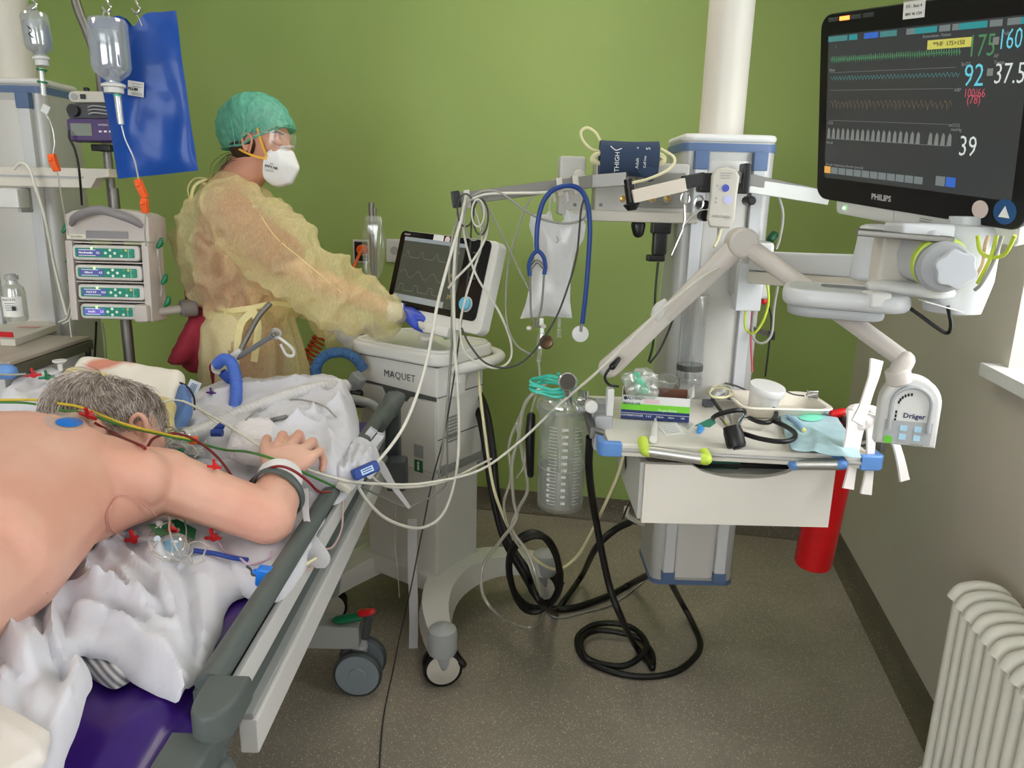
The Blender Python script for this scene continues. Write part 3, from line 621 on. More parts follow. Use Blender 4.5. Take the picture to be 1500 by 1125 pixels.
# ================================================================ nurse in profile, leaning to the ventilator
SCRUB = mat('maroon_scrubs', (156,40,58), .8, bump=.3, bscale=80, bdist=.003, var=.12, vscale=9)
GOWN = veil('yellow_gown_fleece', (252,243,190), .5, .6, fiber=.09, fscale=160, transl=.45, gloss=.04, bump=.3, bscale=18)
GOWN2 = veil('yellow_gown_fleece_double', (252,243,186), .8, .6, fiber=.08, fscale=230, transl=.3, gloss=.05, bump=.3)
CAPM = veil('green_cap_fleece', (116,204,180), .82, .6, fiber=.26, fscale=90, transl=.3, gloss=.05, bump=.6, bscale=50)
GLOVE = mat('blue_nitrile', (54,78,190), .4, bump=.25, bscale=70, bdist=.003); MASKM = mat('white_mask', (232,232,232), .7, bump=.15, bscale=90); STRAPY = mat('yellow_elastic', (238,182,52), .6)
HN = at(385,209,2.55); fwd_ = V(1,-.22,-.2).normalized(); HF = frame(HN, fwd_, (.2,0,1)); inv = HF.inverted()
hp_ = lambda x, y, z=0: HF @ V(x, y, z)
nu = thing('person', 'nurse in green cap, white face mask and yellow gown standing behind the bed', 'person', (-.92, 2.6, 0))
b = B()
def hull_l(b, items): b.hull([(HF @ V(*c), r, HF.to_3x3()) if hasattr(r, '__len__') else (HF @ V(*c), r) for c, r in items], 3)
hull_l(b, [((-.015,.03,0), (.09,.08,.07)), ((.03,.02,0), (.055,.06,.06))])
hull_l(b, [((.03,-.0,0), (.056,.06,.056)), ((.052,-.088,0), (.026,.022,.024)), ((.0,-.06,0), (.03,.03,.045))])
hull_l(b, [((.083,.018,0), (.01,.01,.012)), ((.104,-.03,0), (.011,.01,.013)), ((.085,-.036,0), (.01,.01,.02))])       # nose
for s in (-1, 1):
    hull_l(b, [((.078,.033,s*.012), .007), ((.07,.034,s*.042), .008)])       # brow
    hull_l(b, [((.066,-.012,s*.034), .018)])
NB = at(335,275,2.56)
b.hull([(hp_(-.03,-.05), .05), (hp_(.0,-.07), .045), (NB, .058), (NB+V(.02,0,-.02), .055)])
SHn = at(340,312,2.42); SHf = at(355,305,2.72); ELn = at(446,402,2.33); WRn = at(578,456,2.41)
ELf = at(455,420,2.8); WRf = at(520,486,2.66)
PEL = V(-.93,2.58,.98)
b.hull([(SHn+V(.0,.03,-.01), .06), (SHf+V(0,-.03,0), .06), (NB+V(0,0,-.04), .07), (at(350,370,2.56), (.12,.14,.1))])
b.hull([(at(350,370,2.56), (.12,.14,.1)), (at(365,450,2.56), (.11,.135,.1))]).hull([(at(365,450,2.56), (.11,.135,.1)), (PEL, (.125,.155,.1))])
b.chain([SHn, ELn, ELn.lerp(WRn,.3), WRn], [.052,.04,.038,.026]).chain([SHf, ELf, WRf], [.052,.04,.026])
for s in (-1, 1): b.chain([PEL+V(0,s*.08,-.05), (-.91,2.58+s*.09,.5), (-.93,2.58+s*.09,.1)], [.085,.058,.04]).hull([((-.93,2.58+s*.09,.06), .04), ((-.8,2.58+s*.1,.035), .032)])
nb_ = fuse(b, .0065, 5)
obj('body', nb_, SKINN, nu, ang=80)
# ear, closed eye, brow
eb = B(HF @ Matrix.Translation(V(-.012,-.012,.068)))
eb.tube([(.008,-.03,0), (.014,-.01,.004), (.016,.015,.006), (.0,.03,.008), (-.016,.02,.008), (-.014,-.005,.004), (-.002,-.026,.002)], .0042, 8, closed=False).sphere((0,0,-.001), (.013,.024,.004))
obj('ear', fuse(eb, .0025, 3), SKINN, nu, ang=80)
HAIRB = mat('brown_hair', (58,38,28), .5)
eb = B(); eb.tube([hp_(.058,.012,.052), hp_(.07,.007,.046), hp_(.082,.008,.034)], [.0012,.0025,.0012], 6); obj('eyelashes', eb, HAIRB, nu)
eb = B(); eb.tube([hp_(.056,.036,.053), hp_(.07,.042,.045), hp_(.084,.038,.028)], [.001,.003,.0018], 6); obj('eyebrow', eb, HAIRB, nu)
eb = B(); eb.hull([(hp_(.068,.014,.042), .011), (hp_(.078,.012,.034), .009)]); obj('eyelid', eb, SKINN, nu, ang=80)
# hair at the nape
hb = B(); rnd = random.Random(2)
hb.hull([(hp_(-.06,-.03,.03), (.035,.04,.03)), (hp_(-.045,-.07,.0), (.03,.03,.05)), (hp_(.0,-.005,.062), .012)])
hb = fuse(hb, .005, 3)
for i in range(60):
    a = hp_(-.06+rnd.uniform(-.02,.03), -.07+rnd.uniform(-.01,.02), rnd.uniform(-.02,.06)); l = rnd.uniform(.4,1)
    hb.tube([a, a+V(-.03,-.0,-.01)*l, a+V(-.065,0,-.045)*l+V(rnd.uniform(-.01,.01),0,0), a+V(-.085,0,-.09)*l], [.001,.0008,.0004], 3, 3)
obj('hair', hb, HAIRB, nu, ang=80)
# bouffant cap
cb = B()
def capd(co, n):
    q = inv @ co; an = math.atan2(q.y-.0, q.x)
    return .004*(1-abs(2*noise.noise(Vector((an*4, q.z*9, 2)))))+.003*noise.noise(co*40)
hull_l(cb, [((-.03,.075,0), (.105,.075,.088)), ((.045,.05,0), (.055,.045,.066)), ((-.1,.03,0), (.062,.08,.07)), ((-.08,-.03,0), (.05,.04,.055)), ((.076,.052,0), (.017,.02,.055))])
cb = fuse(cb, .006, 5, disp=capd)
def capkeep(co):
    q = inv @ co; lim = .064 + (q.x-.09)*.7 if q.x > -.03 else (-.022 + (q.x+.03)*.3)
    return q.y > max(lim, -.07)
kf = [f for f in cb.f if all(capkeep(cb.v[i]) for i in f)]; used = sorted({i for f in kf for i in f}); mp_ = {i: k for k, i in enumerate(used)}
cs = B(); cs.v = [cb.v[i] for i in used]; cs.f = [tuple(mp_[i] for i in f) for f in kf]
cap_ = obj('bouffant_cap', cs, CAPM, nu, ang=80)
# rolled rim of the cap
rim = []
for sgn in (1, -1):
    side = []
    for x in [.088,.07,.045,.02,-.005,-.03,-.055,-.08,-.105,-.125]:
        lim = .066+(x-.09)*.7 if x > -.03 else (-.02+(x+.03)*.3); z0 = .072*math.sqrt(max(.02, 1-((x+.015)/.118)**2)); side.append((x, lim, z0*sgn))
    rim += side if sgn == 1 else side[::-1]
obj('cap_rim', B(HF).tube(rim, .0035, 8, 3, closed=True), CAPM, cap_)
for k, pts in enumerate(([(-.1,.1,.05), (-.075,.06,.082), (-.055,.0,.08), (-.05,-.03,.075)], [(-.07,.135,.04), (-.03,.09,.083), (-.02,.03,.083), (-.035,-.02,.078)], [(.08,.085,.035), (.03,.06,.07), (-.01,.02,.078), (-.04,-.015,.076)])):
    obj('cap_pleat', B(HF).tube(pts, [.001,.0035,.001], 6), CAPM, cap_)
# mask with straps
mb = B(); hull_l(mb, [((.1,-.014,0), (.014,.012,.014)), ((.128,-.055,0), (.012,.016,.014)), ((.108,-.1,0), (.016,.012,.02)), ((.07,-.118,0), (.02,.01,.028)), ((.052,-.05,.05), (.008,.03,.008)), ((.052,-.05,-.05), (.008,.03,.008)), ((.085,-.045,.042), (.01,.03,.01)), ((.085,-.045,-.042), (.01,.03,.01)), ((.05,-.1,.042), .008), ((.05,-.1,-.042), .008), ((.072,-.005,.035), .005), ((.072,-.005,-.035), .005)])
mk = obj('face_mask', fuse(mb, .004, 6), MASKM, nu, ang=80)
obj('mask_seal', B(HF).tube([(.098,.006,0), (.078,-.002,.034), (.052,-.03,.055), (.046,-.07,.056), (.05,-.105,.045), (.066,-.122,.02)], .0025, 8), MASKM, mk)
obj('nose_clip', B(HF).tube([(.082,.0,.034), (.103,.009,.012), (.103,.009,-.012)], .002, 6), MASKM, mk)
MF = HF @ frame(V(.078,-.074,.06), (1,-.05,-.75), (0,1,.0)); 
txt('3M', MF @ Matrix.Translation(V(-.004,.016,0)), .008, INK, mk, 'print'); txt('FFP3 NR', MF @ Matrix.Translation(V(-.002,.006,0)), .011, INK, mk, 'print', bold=.0003); txt('CE2797', MF @ Matrix.Translation(V(-.006,-.006,0)), .008, INK, mk, 'print')
obj('lower_strap', B(HF).strip([(.055,-.045,.058), (.02,-.046,.066), (-.02,-.04,.068), (-.06,-.03,.06), (-.085,-.02,.045)], .007, (0,1,0)), STRAPY, mk)
obj('upper_strap', B(HF).strip([(.056,-.04,.06), (.04,-.01,.066), (.02,.03,.07), (.012,.045,.072)], .007, (1,.6,0)), STRAPY, mk)
# safety glasses
GL = veil('glasses_plastic', (240,245,245), .2, .04, gloss=.25, transl=.3, bump=0)
gb = B(HF); R0 = []
for i in range(13):
    a = math.radians(-80+160*i/12); R0.append((.062*math.cos(a)+.042, .062*math.sin(a)))
vs = []; 
for x, z in R0: vs += [(x,.045,z), (x+.004,.02,z), (x,-.008,z*.96)]
gb.add(vs, [(i*3+j, i*3+j+1, (i+1)*3+j+1, (i+1)*3+j) for i in range(12) for j in (0, 1)])
gl_ = obj('safety_glasses', gb, GL, nu, ang=80)
obj('glasses_rim', B(HF).tube([(x,.045,z) for x, z in R0], .0014, 6), CLEARH, gl_); obj('temple', B(HF).strip([(.05,.035,.066), (.02,.028,.07), (-.01,.018,.073)], .007, (0,1,0), .002), CLEARH, gl_)
# scrubs
b = B(); b.hull([(SHn+V(.0,.04,-.02), .066), (SHf+V(0,-.04,-.02), .066), (NB+V(-.01,0,-.05), .07), (at(338,360,2.56), (.122,.145,.1))])
b.hull([(at(338,360,2.56), (.122,.145,.1)), (at(352,450,2.56), (.125,.15,.08))]).hull([(at(352,450,2.56), (.125,.15,.08)), (at(335,535,2.6), (.165,.115,.03)), ])
b.hull([(at(302,468,2.56), (.05,.1,.03)), (at(276,522,2.56), (.055,.12,.02))])
b.hull([(at(294,425,2.6), (.045,.08,.05)), (at(300,455,2.6), (.05,.09,.04))])
b.chain([SHn, SHn.lerp(ELn,.7)], [.068,.07])
for s in (-1, 1): b.chain([PEL+V(0,s*.08,-.05), (-.91,2.58+s*.09,.5), (-.93,2.58+s*.09,.12)], [.11,.09,.075])
sd = lambda co, n: .006*noise.noise(Vector((co.x*14, co.y*14, co.z*5)))+.004*noise.noise(co*40)
obj('scrubs', fuse(b, .009, 4, disp=sd), SCRUB, nu, ang=80)
obj('scrub_collar', B().tube([NB+V(-.07,-.01,.005), NB+V(-.045,-.055,.01), NB+V(.02,-.07,-.005), NB+V(.07,-.03,-.025)], .006, 8), SCRUB, nu)
# gown: blouse with sleeves, skirt, cuffs, ties
b = B()
b.hull([(SHn+V(-.01,.02,.0), .085), (SHf+V(-.01,-.04,0), .08), (NB+V(.0,0,-.035), .07), (at(328,352,2.56), (.15,.17,.1)), (at(390,330,2.56), (.06,.12,.06))])
b.hull([(at(326,355,2.56), (.15,.17,.1)), (at(352,428,2.56), (.13,.165,.04)), (at(385,390,2.54), (.07,.12,.08))])
b.hull([(at(352,420,2.56), (.13,.165,.04)), (at(368,452,2.55), (.135,.15,.02))])
b.chain([SHn+V(.01,-.01,0), at(400,362,2.36), ELn+V(.0,0,.008)], [.088,.1,.094]).chain([ELn+V(0,0,.008), at(500,440,2.37), at(545,452,2.395), at(568,457,2.41)], [.094,.082,.066,.048])
b.chain([SHf, ELf, at(500,482,2.68)], [.08,.09,.06])
def gd(co, n):
    q = co-ELn; v_ = noise.noise(Vector((co.x*7+co.z*6, co.y*7, co.z*7-co.x*5))); r_ = 1-abs(2*noise.noise(Vector((co.x*12-co.z*9, co.y*10, co.z*10+co.x*9+3))))
    r2 = 1-abs(2*noise.noise(Vector((co.x*8+co.z*7, co.y*8, co.z*6-co.x*4+9)))); return .014*v_+.028*r_**3+.026*r2**4+.003*noise.noise(co*35)
g1 = fuse(b, .008, 3, disp=gd, post=3)
gown = obj('gown', g1, GOWN, nu, ang=80)
b = B().hull([(at(368,450,2.55), (.142,.17,.01)), (at(366,470,2.55), (.145,.175,.02))]).hull([(at(366,470,2.55), (.148,.178,.02)), ((-.87,2.56,.46), (.23,.22,.02))], 3)
def gs(co, n):
    an = math.atan2(co.y-2.56, co.x+.85); k = min(1, (1.13-co.z)/.2); 
    return k*(.016*math.sin(an*9+2*noise.noise(Vector((an*2, 0, co.z*3))))+.012*noise.noise(Vector((an*5, co.z*2, 3))))+.004*noise.noise(co*30)

SK = fuse(b, .009, 3, disp=gs, post=2)
def part_of(src, test):
    kf = [f for f in src.f if test(sum((src.v[i] for i in f), Vector())/len(f))]; used = sorted({i for f in kf for i in f}); m_ = {i: k for k, i in enumerate(used)}
    o = B(); o.v = [src.v[i] for i in used]; o.f = [tuple(m_[i] for i in f) for f in kf]; return o
fl_ = lambda c: c.y < 2.56 and c.x < -.885+.02*math.sin(c.z*30)-(1.1-c.z)*.05
obj('gown_skirt', part_of(SK, lambda c: not fl_(c)), GOWN, gown, ang=80)
# doubled front overlap, belt and bow strips
def gpt(px, py, v): return at(px, py, v)
b = B()
fold = [(430,455),(428,500),(437,560),(440,640)]
obj('overlap_panel', part_of(SK, fl_), GOWN2, gown, label='doubled yellow front flap of the gown')
obj('belt', B().tube([at(303,447,2.5), at(330,455,2.395), at(365,452,2.38), at(400,445,2.4), at(430,448,2.46)], [.006,.01,.007], 8, flat=.5, up=(0,-1,0)), GOWN2, gown)
for pts in ([(372,454),(352,478),(345,540)], [(370,452),(378,480),(372,530)]): obj('belt_tail', B().strip([at(x, y, 2.36-.004*i) for i, (x, y) in enumerate(pts)], .022, (1,0,0), .001), GOWN2, gown)
obj('neck_binding', B().tube([NB+V(-.075,-.02,.012), NB+V(-.04,-.085,.008), NB+V(.03,-.095,-.012), NB+V(.1,-.05,-.03), NB+V(.115,.02,-.035)], .005, 8), GOWN2, gown)
NK = at(303,262,2.5)
obj('neck_tie', B().tube([NB+V(-.06,-.03,.012), NK, NK+V(-.035,-.01,.0), NK+V(-.055,-.02,-.03), NK+V(-.045,-.03,-.07), NK+V(-.03,-.03,-.075)], .0035, 6, flat=.35), GOWN2, gown)
obj('neck_tie', B().strip([NK, NK+V(-.03,-.02,-.02), NK+V(-.042,-.03,-.06), NK+V(-.042,-.03,-.115)], .009, (1,.3,0)), GOWN2, gown)
for pts in ([(345,262,2.44),(372,300,2.35),(402,345,2.27),(440,378,2.24),(500,428,2.29)], [(372,300,2.345),(360,325,2.32),(345,352,2.33),(332,378,2.36)]):
    obj('gown_seam', B().tube([at(q[0], q[1], q[2]-.012) for q in pts], .0014, 6), GOWN2, gown)
# cuffs and gloves
CUFF = mat('white_knit_cuff', (230,228,224), .9, bump=.5, bscale=(160))
d_ = (WRn-ELn).normalized(); b = B().lathe([(.036,0),(.033,.02),(.031,.05),(.027,.05),(.027,0)], at(566,456,2.405), at(592,458,2.42)-at(566,456,2.405), 24, False); obj('knit_cuff', b, CUFF, gown, ang=60)
def hand(WR, fdir, up, side, rr=1.0, curl=.5, thumb=1, spread=1):
    """glove hand: palm from WR along fdir; up = back of the hand; fingers curl away from the back"""
    F = frame(WR, fdir, up); b = B(F); b.hull([((0,0,0), (.028,.018,.022)), ((.03,0,0), (.03,.016,.03))]).hull([((.03,0,0), (.03,.016,.03)), ((.08,0,.03), .0125), ((.085,0,-.005), .0125), ((.076,-.003,-.033), .0115)])
    for i, (z, L1) in enumerate(((.031,.04), (.011,.044), (-.01,.041), (-.03,.033))):
        a = curl*(1+.15*i); p = V(.082-.002*i*i, 0, z*spread); pts = [p]; an = a*.6
        for k, l in enumerate((L1, L1*.62, L1*.5)): p = p+V(math.cos(an)*l, -math.sin(an)*l, 0); pts.append(p); an += a
        b.chain(pts, [.0115,.0105,.0095,.008])
    b.chain([V(.02,-.005,.022*thumb), V(.045,-.018,.045*thumb), V(.072,-.028,.048*thumb), V(.092,-.034,.04*thumb)], [.016,.0135,.0115,.009])
    return fuse(b, .0032, 4)
obj('glove', hand(at(590,457,2.425), (1,.1,-.12), (.1,-.35,1), 1, curl=.5, thumb=1), GLOVE, nu, ang=80)
obj('glove_cuff', B().lathe([(.034,0),(.0335,.012),(.031,.02)], at(583,458,2.42), (1,.1,-.1), 24, False), GLOVE, nu, ang=60)
obj('knit_cuff', B().lathe([(.034,0),(.03,.03),(.026,.03),(.026,0)], at(506,484,2.675), (1,0,-.1), 20, False), CUFF, gown, ang=60)
obj('glove', hand(at(518,485,2.67), (1,-.15,.05), (.1,-.5,1), 1, curl=.7, thumb=1), mat('dark_blue_nitrile', (52,42,140), .4), nu, ang=80)

for s in (-1, 1):
    c = V(-.93, 2.58+s*.09, 0); b = B().hull([(c+V(-.05,0,.03), (.04,.04,.03)), (c+V(.15,s*.01,.025), (.05,.045,.022)), (c+V(.02,0,.07), (.05,.04,.03))])
    obj('shoe', fuse(b, .008, 2), WHITE, nu, ang=80)
# ================================================================ ventilator
VW = mat('ventilator_white', (222,221,216), .38, bump=.03, bscale=300); VG = mat('ventilator_grey', (150,154,152), .45); VD = mat('ventilator_dark', (84,90,90), .45)
VC = V(-.316, 2.568, 0); VF = yawf(VC, -34)
vt = thing('ventilator', 'white intensive care ventilator on castors between bed and green wall', 'ventilator', VC)
def tb(): return B(VF)
obj('cabinet', tb().box((0,0,.585), (.34,.25,.02), .004).box((0,0,.79), (.35,.255,.375), .012), VW, vt)
obj('pedestal', tb().box((0,0,.38), (.33,.235,.39), .012), VW, vt)
obj('front_cover', tb().prism([(-.172,.60),(.172,.60),(.172,.845),(.062,.845),(.045,.825),(-.045,.825),(-.066,.86),(-.172,.86)], .008, Matrix.Translation(V(0,-.127,0)) @ Matrix.Rotation(math.pi/2, 4, 'X'), .002), VW, vt)
obj('name_strip', tb().prism([(-.172,.873),(.172,.862),(.172,.848),(.063,.848),(.046,.828),(-.044,.828),(-.066,.863),(-.172,.863)], .004, Matrix.Translation(V(0,-.127,0)) @ Matrix.Rotation(math.pi/2, 4, 'X')), VD, vt)
obj('seam', tb().box((0,0,.9635), (.354,.259,.006)), VD, vt)
# top tray with rounded corners and a raised rim
top = tb(); pr = rrect(.42, .31, .05, 6); top.prism(pr, .045, Matrix.Translation(V(0,0,.967)), .012, 3); obj('top_tray', top, VW, vt)
obj('tray_rim', tb().tube([(x*.93, y*.91, 1.014) for x, y in pr], .006, 8, 1, closed=True, smooth=False), VW, vt)
h = obj('push_handle', tb().tube([(.02,.17,.965), (.12,.2,.965), (.22,.16,.962), (.235,.05,.957), (.205,-.03,.95), (.178,-.06,.945)], .019, 14), VW, vt)
obj('handle_bar', tb().tube([(-.1,.17,.97), (-.2,.16,.985), (-.235,.08,.99), (-.235,-.03,.985), (-.2,-.09,.975)], .016, 14), VW, vt)
for z in (.955, .9, .86): obj('hose_port', tb().cyl((-.17,-.06,z), (-.215,-.075,z-.005), .026, .022, 16, .004), VW, vt)
# right side: vent grille, bracket, socket plates
SF = VF @ Matrix.Translation(V(.175,0,0)) @ Matrix.Rotation(math.pi/2, 4, 'Z') @ Matrix.Rotation(math.pi/2, 4, 'X')   # x along the side, y up, z outwards
b = B(SF)
for i in range(5):
    for j in range(8): b.box((-.07+i*.012, .78-j*.012, .001), (.008,.007,.003))
obj('vent_grille', b, VG, vt)['kind'] = 'stuff'
obj('side_seam', B(SF).box((0,.715,.0012), (.25,.003,.002)), VD, vt); obj('side_seam', B(SF).box((0,.86,.0012), (.25,.003,.002)), VD, vt)
obj('side_bracket', B(SF).prism([(-.08,.86),(-.02,.86),(-.02,.955),(-.045,.955),(-.045,.9),(-.08,.9)], .03), VW, vt)
obj('side_label', B(SF).box((-.09,.6,.001), (.035,.04,.003), .001), VG, vt); obj('front_label', tb().box((.1,-.1363,.665), (.04,.002,.045)), LGREY, vt)
g = obj('exit_sticker', tb().box((.1,-.1365,.612), (.036,.002,.042)), mat('sticker_green', (16,110,62), .5), vt)
obj('sticker_figure', tb().cyl((.1,-.138,.624), (.1,-.1385,.624), .005).box((.1,-.138,.608), (.008,.001,.02)), WINK, g)
FF = VF @ Matrix.Translation(V(0,-.13,0)) @ Matrix.Rotation(math.pi/2, 4, 'X')
txt('MAQUET', FF @ Matrix.Translation(V(.012,.91,.0005)), .034, INK, vt, 'lettering', spacing=1.05, bold=-.0003)
txt('SERVO-i', FF @ Matrix.Translation(V(.0,.842,.0045)), .022, WINK, vt, 'lettering', bold=-.0002)
# lower sockets area
obj('rear_socket_box', tb().box((.13,.16,.6), (.1,.09,.1), .012), VG, vt); obj('castor_clamp', tb().box((.165,.02,.6), (.03,.2,.035), .01), VG, vt)
# base with curved legs
b = tb().box((0,0,.185), (.37,.28,.07), .014); obj('base_plate', b, VW, vt)
CAS = [(.365,-.33), (.35,.3), (-.19,-.29), (-.3,.27)]
for cx, cy in CAS:
    b = tb(); n_ = 9; sx_ = 1 if cx > 0 else -1; sy_ = 1 if cy > 0 else -1; vs = []
    p0_ = V(sx_*.16, -sy_*.02, .19); p1_ = V(sx_*.17, sy_*.2, .19); p2_ = V(cx, cy, .15)
    for i in range(n_+1):
        t_ = i/n_; p = p0_*(1-t_)**2+p1_*2*t_*(1-t_)+p2_*t_*t_; tg = ((p1_-p0_)*(1-t_)+(p2_-p1_)*t_).normalized(); sd_ = V(-tg.y, tg.x, 0).normalized(); w_ = .075-.03*t_; hh = .05-.012*t_
        vs += [p-sd_*w_-V(0,0,hh), p+sd_*w_-V(0,0,hh), p+sd_*w_*.8+V(0,0,hh*.6), p-sd_*w_*.8+V(0,0,hh*.6)]
    b.add(vs, [(i*4+q, i*4+(q+1) % 4, i*4+4+(q+1) % 4, i*4+4+q) for i in range(n_) for q in range(4)]+[(3,2,1,0), (n_*4, n_*4+1, n_*4+2, n_*4+3)])
    obj('leg', b, VW, vt, ang=50)
    c = obj('castor', tb().cyl((cx,cy,.115), (cx,cy,.13), .036, bev=.002).hull([((cx,cy,.12), (.036,.036,.01)), ((cx+.02*sx_,cy,.075), (.012,.03,.02))]), LGREY, vt, ang=60)
    obj('bumper', tb().lathe([(.044,.11),(.047,.12),(.047,.175),(.043,.19),(.03,.2),(0,.205)], (cx,cy,0), (0,0,1), 28), mat('bumper_grey', (176,180,182), .4), c)
    wx = Matrix.Rotation(math.radians(34+ (12 if cy < 0 else -20)), 4, 'Z'); ax_ = (wx @ V(0,1,0)); o = V(cx, cy, .062)
    for s in (-1, 1):
        oo = o+ax_*(.018*s); w_ = obj('wheel', tb().lathe([(0,-.012),(.018,-.012),(.021,-.010),(.05,-.009),(.052,-.008),(.052,.008),(.05,.009),(.021,.010),(0,.012)], oo, ax_, 36, False), CREAM, c)
        obj('tyre', tb().lathe([(.052,-.009),(.06,-.008),(.0625,0),(.06,.008),(.052,.009),(.052,-.009)], oo, ax_, 36, False), BLACK, w_)
    obj('brake_lever', tb().hull([(o+V(.02*sx_,.02,.045), .016), (o+V(.06*sx_,.03,.01), .012), (o+V(.03*sx_,.03,-.0), .01)]), BLACK, c, ang=60)
# operator screen: a thing that turns on its own arm but belongs to the ventilator
MO = at(588,336,2.56); MX = at(731,353,2.29)-MO; ML = MX.length; ydir = V(-.06,.1,1); MF_ = frame(MO, MX, -(at(576,437,2.50)-MO))
w_, h_ = ML, .29
def mb_(): return B(MF_)
mo = obj('screen_housing', mb_().prism([(x+w_/2, y-h_/2) for x, y in rrect(w_, h_, .025)], .045, Matrix.Translation(V(0,0,-.05)), .008), VW, vt)
bw = w_*.93; bh = h_*.86
obj('front_glass', mb_().prism([(x+bw/2+.002, y-bh/2-.003) for x, y in rrect(bw, bh, .018)], .004, Matrix.Translation(V(0,0,-.005))), mat('glossy_black', (14,14,16), .12), mo)
sw, sh_ = bw*.69, bh*.84; s0x, s0y = bw*.07, -.022
obj('display', mb_().box((s0x+sw/2, s0y-sh_/2, .0002), (sw, sh_, .002)), mat('dim_screen', (44,46,40), .18, emit=.5), mo)
TEALS = mat('screen_line', (84,92,74), .4, emit=.35); YS = mat('screen_yellow', (112,110,62), .4, emit=.35)
obj('status_bar', mb_().box((s0x+sw/2, s0y-.006, .0016), (sw,.012,.001)), mat('screen_bar', (92,98,100), .3, emit=.5), mo)
obj('menu_bar', mb_().box((s0x+sw*.42, s0y-sh_+.01, .0016), (sw*.84,.02,.001)), mat('screen_bar_low', (96,100,100), .3, emit=.5), mo)
for k in range(3):
    y0 = s0y-.045-k*.055; pts = []
    for i in range(60):
        ph = (i % 20)/20; v_ = [math.exp(-((ph-.25)/.12)**2)*.022, (math.sin(ph*6.28)*.012), (.02 if .1 < ph < .45 else 0)][k]; pts.append((s0x+.01+i/59*sw*.72, y0-.02+v_, .0016))
    obj('wave_line', mb_().tube(pts, .0005, 4, 1, smooth=False), TEALS, mo)
for k in range(5): txt(['17','32','6.1','14','39'][k], MF_ @ Matrix.Translation(V(s0x+sw*.9, s0y-.035-k*.034, .0014)), .02, YS, mo, 'screen_figure', sx=.9)
for k in range(8): obj('key', mb_().box((bw*.86+(k % 2)*.02, -.045-(k//2)*.026, .0005), (.014,.007,.002), .001), mat('key_grey', (60,60,60), .5) if k == 0 else bpy.data.materials['key_grey'], mo)
kn_ = obj('knob', mb_().lathe([(.021,0),(.021,.012),(.018,.016),(0,.017)], (bw*.89, -bh+.045, 0), (0,0,1), 28), mat('knob_blue', (110,182,212), .3), mo)
obj('knob_ring', mb_().lathe([(.024,0),(.024,.004),(.0,.004)], (bw*.89, -bh+.045, 0), (0,0,1), 28), CREAM, mo)
obj('sticker', mb_().box((bw*.45, -.014, .001), (.045,.02,.001)), PAPER, mo); obj('round_sticker', mb_().cyl((bw*.55,-.016,0), (bw*.55,-.016,.0015), .011), mat('pink_sticker', (222,200,200), .6), mo)
txt('MAQUET', MF_ @ Matrix.Translation(V(.035,-.014,.0005)), .007, WINK, mo, 'lettering')
NKc = VF @ V(.0,.02,1.0); bc = MF_ @ V(w_*.5, -h_*.9, -.06)
obj('screen_arm', B().tube([NKc, NKc+V(0,0,.04), bc+V(0,.03,-.02), bc+V(0,.01,.06)], .022, 12), VW, vt)
obj('screen_foot', mb_().box((w_*.52,-h_-.012,-.03), (.16,.035,.06), .012), VW, mo)
obj('release_knob', mb_().hull([((w_*.35,-h_-.005,-.01), .017), ((w_*.45,-h_-.01,-.0), .012)]), CREAM, mo)
obj('green_valve', B().cyl(at(650,492,2.42), at(668,488,2.42), .014).cyl(at(640,480,2.42), at(652,492,2.42), .01), mat('pale_green_plastic', (150,178,140), .5), vt)
# white tag strips hanging at the front left
one('hanging_tape', B().strip([at(604,760,2.26), at(604,830,2.27), at(606,900,2.27), at(605,975,2.27)], .03, (1,.1,0), .001), mat('tape_white', (222,222,226), .6, bump=.3, bscale=50), 'white strap hanging straight down in front of the ventilator pedestal', 'strap')
one('thin_string', B().tube([at(580,740,2.3), at(578,790,2.3), at(582,830,2.29), at(585,875,2.29)], .0016, 6), CABW, 'thin white string with a frayed end dangling left of the white strap', 'string')
# filter block and breathing hose at the left of the ventilator
fb = thing('humidifier', 'grey filter block with black clamp at the left side of the ventilator', 'filter', at(522,590,2.5))
obj('block', B(yawf(at(520,562,2.47), -25)).box((0,0,0), (.05,.04,.08), .008, Matrix.Rotation(.6,4,'Y')), VG, fb); obj('clamp', B().cyl(at(500,575,2.47), at(530,578,2.45), .016, bev=.003).box(at(520,590,2.5), (.08,.03,.03), .006), BLACK, fb); obj('elbow', B().tube([at(510,600,2.46), at(508,580,2.46), at(515,562,2.46)], .012, 10), CREAM, fb)
# crumpled grey cover hanging off the handle
cc = fuse(B().hull([(at(482,480,2.62), .012), (at(505,478,2.62), .02), (at(538,515,2.6), .02), (at(528,528,2.6), .012)]), .005, 3, disp=lambda co, n: .006*noise.noise(co*40))
one('crumpled_cover', cc, mat('grey_film', (176,174,166), .5, bump=.5), 'grey crumpled plastic cover hanging at the left edge of the ventilator top', 'cover', ang=80)
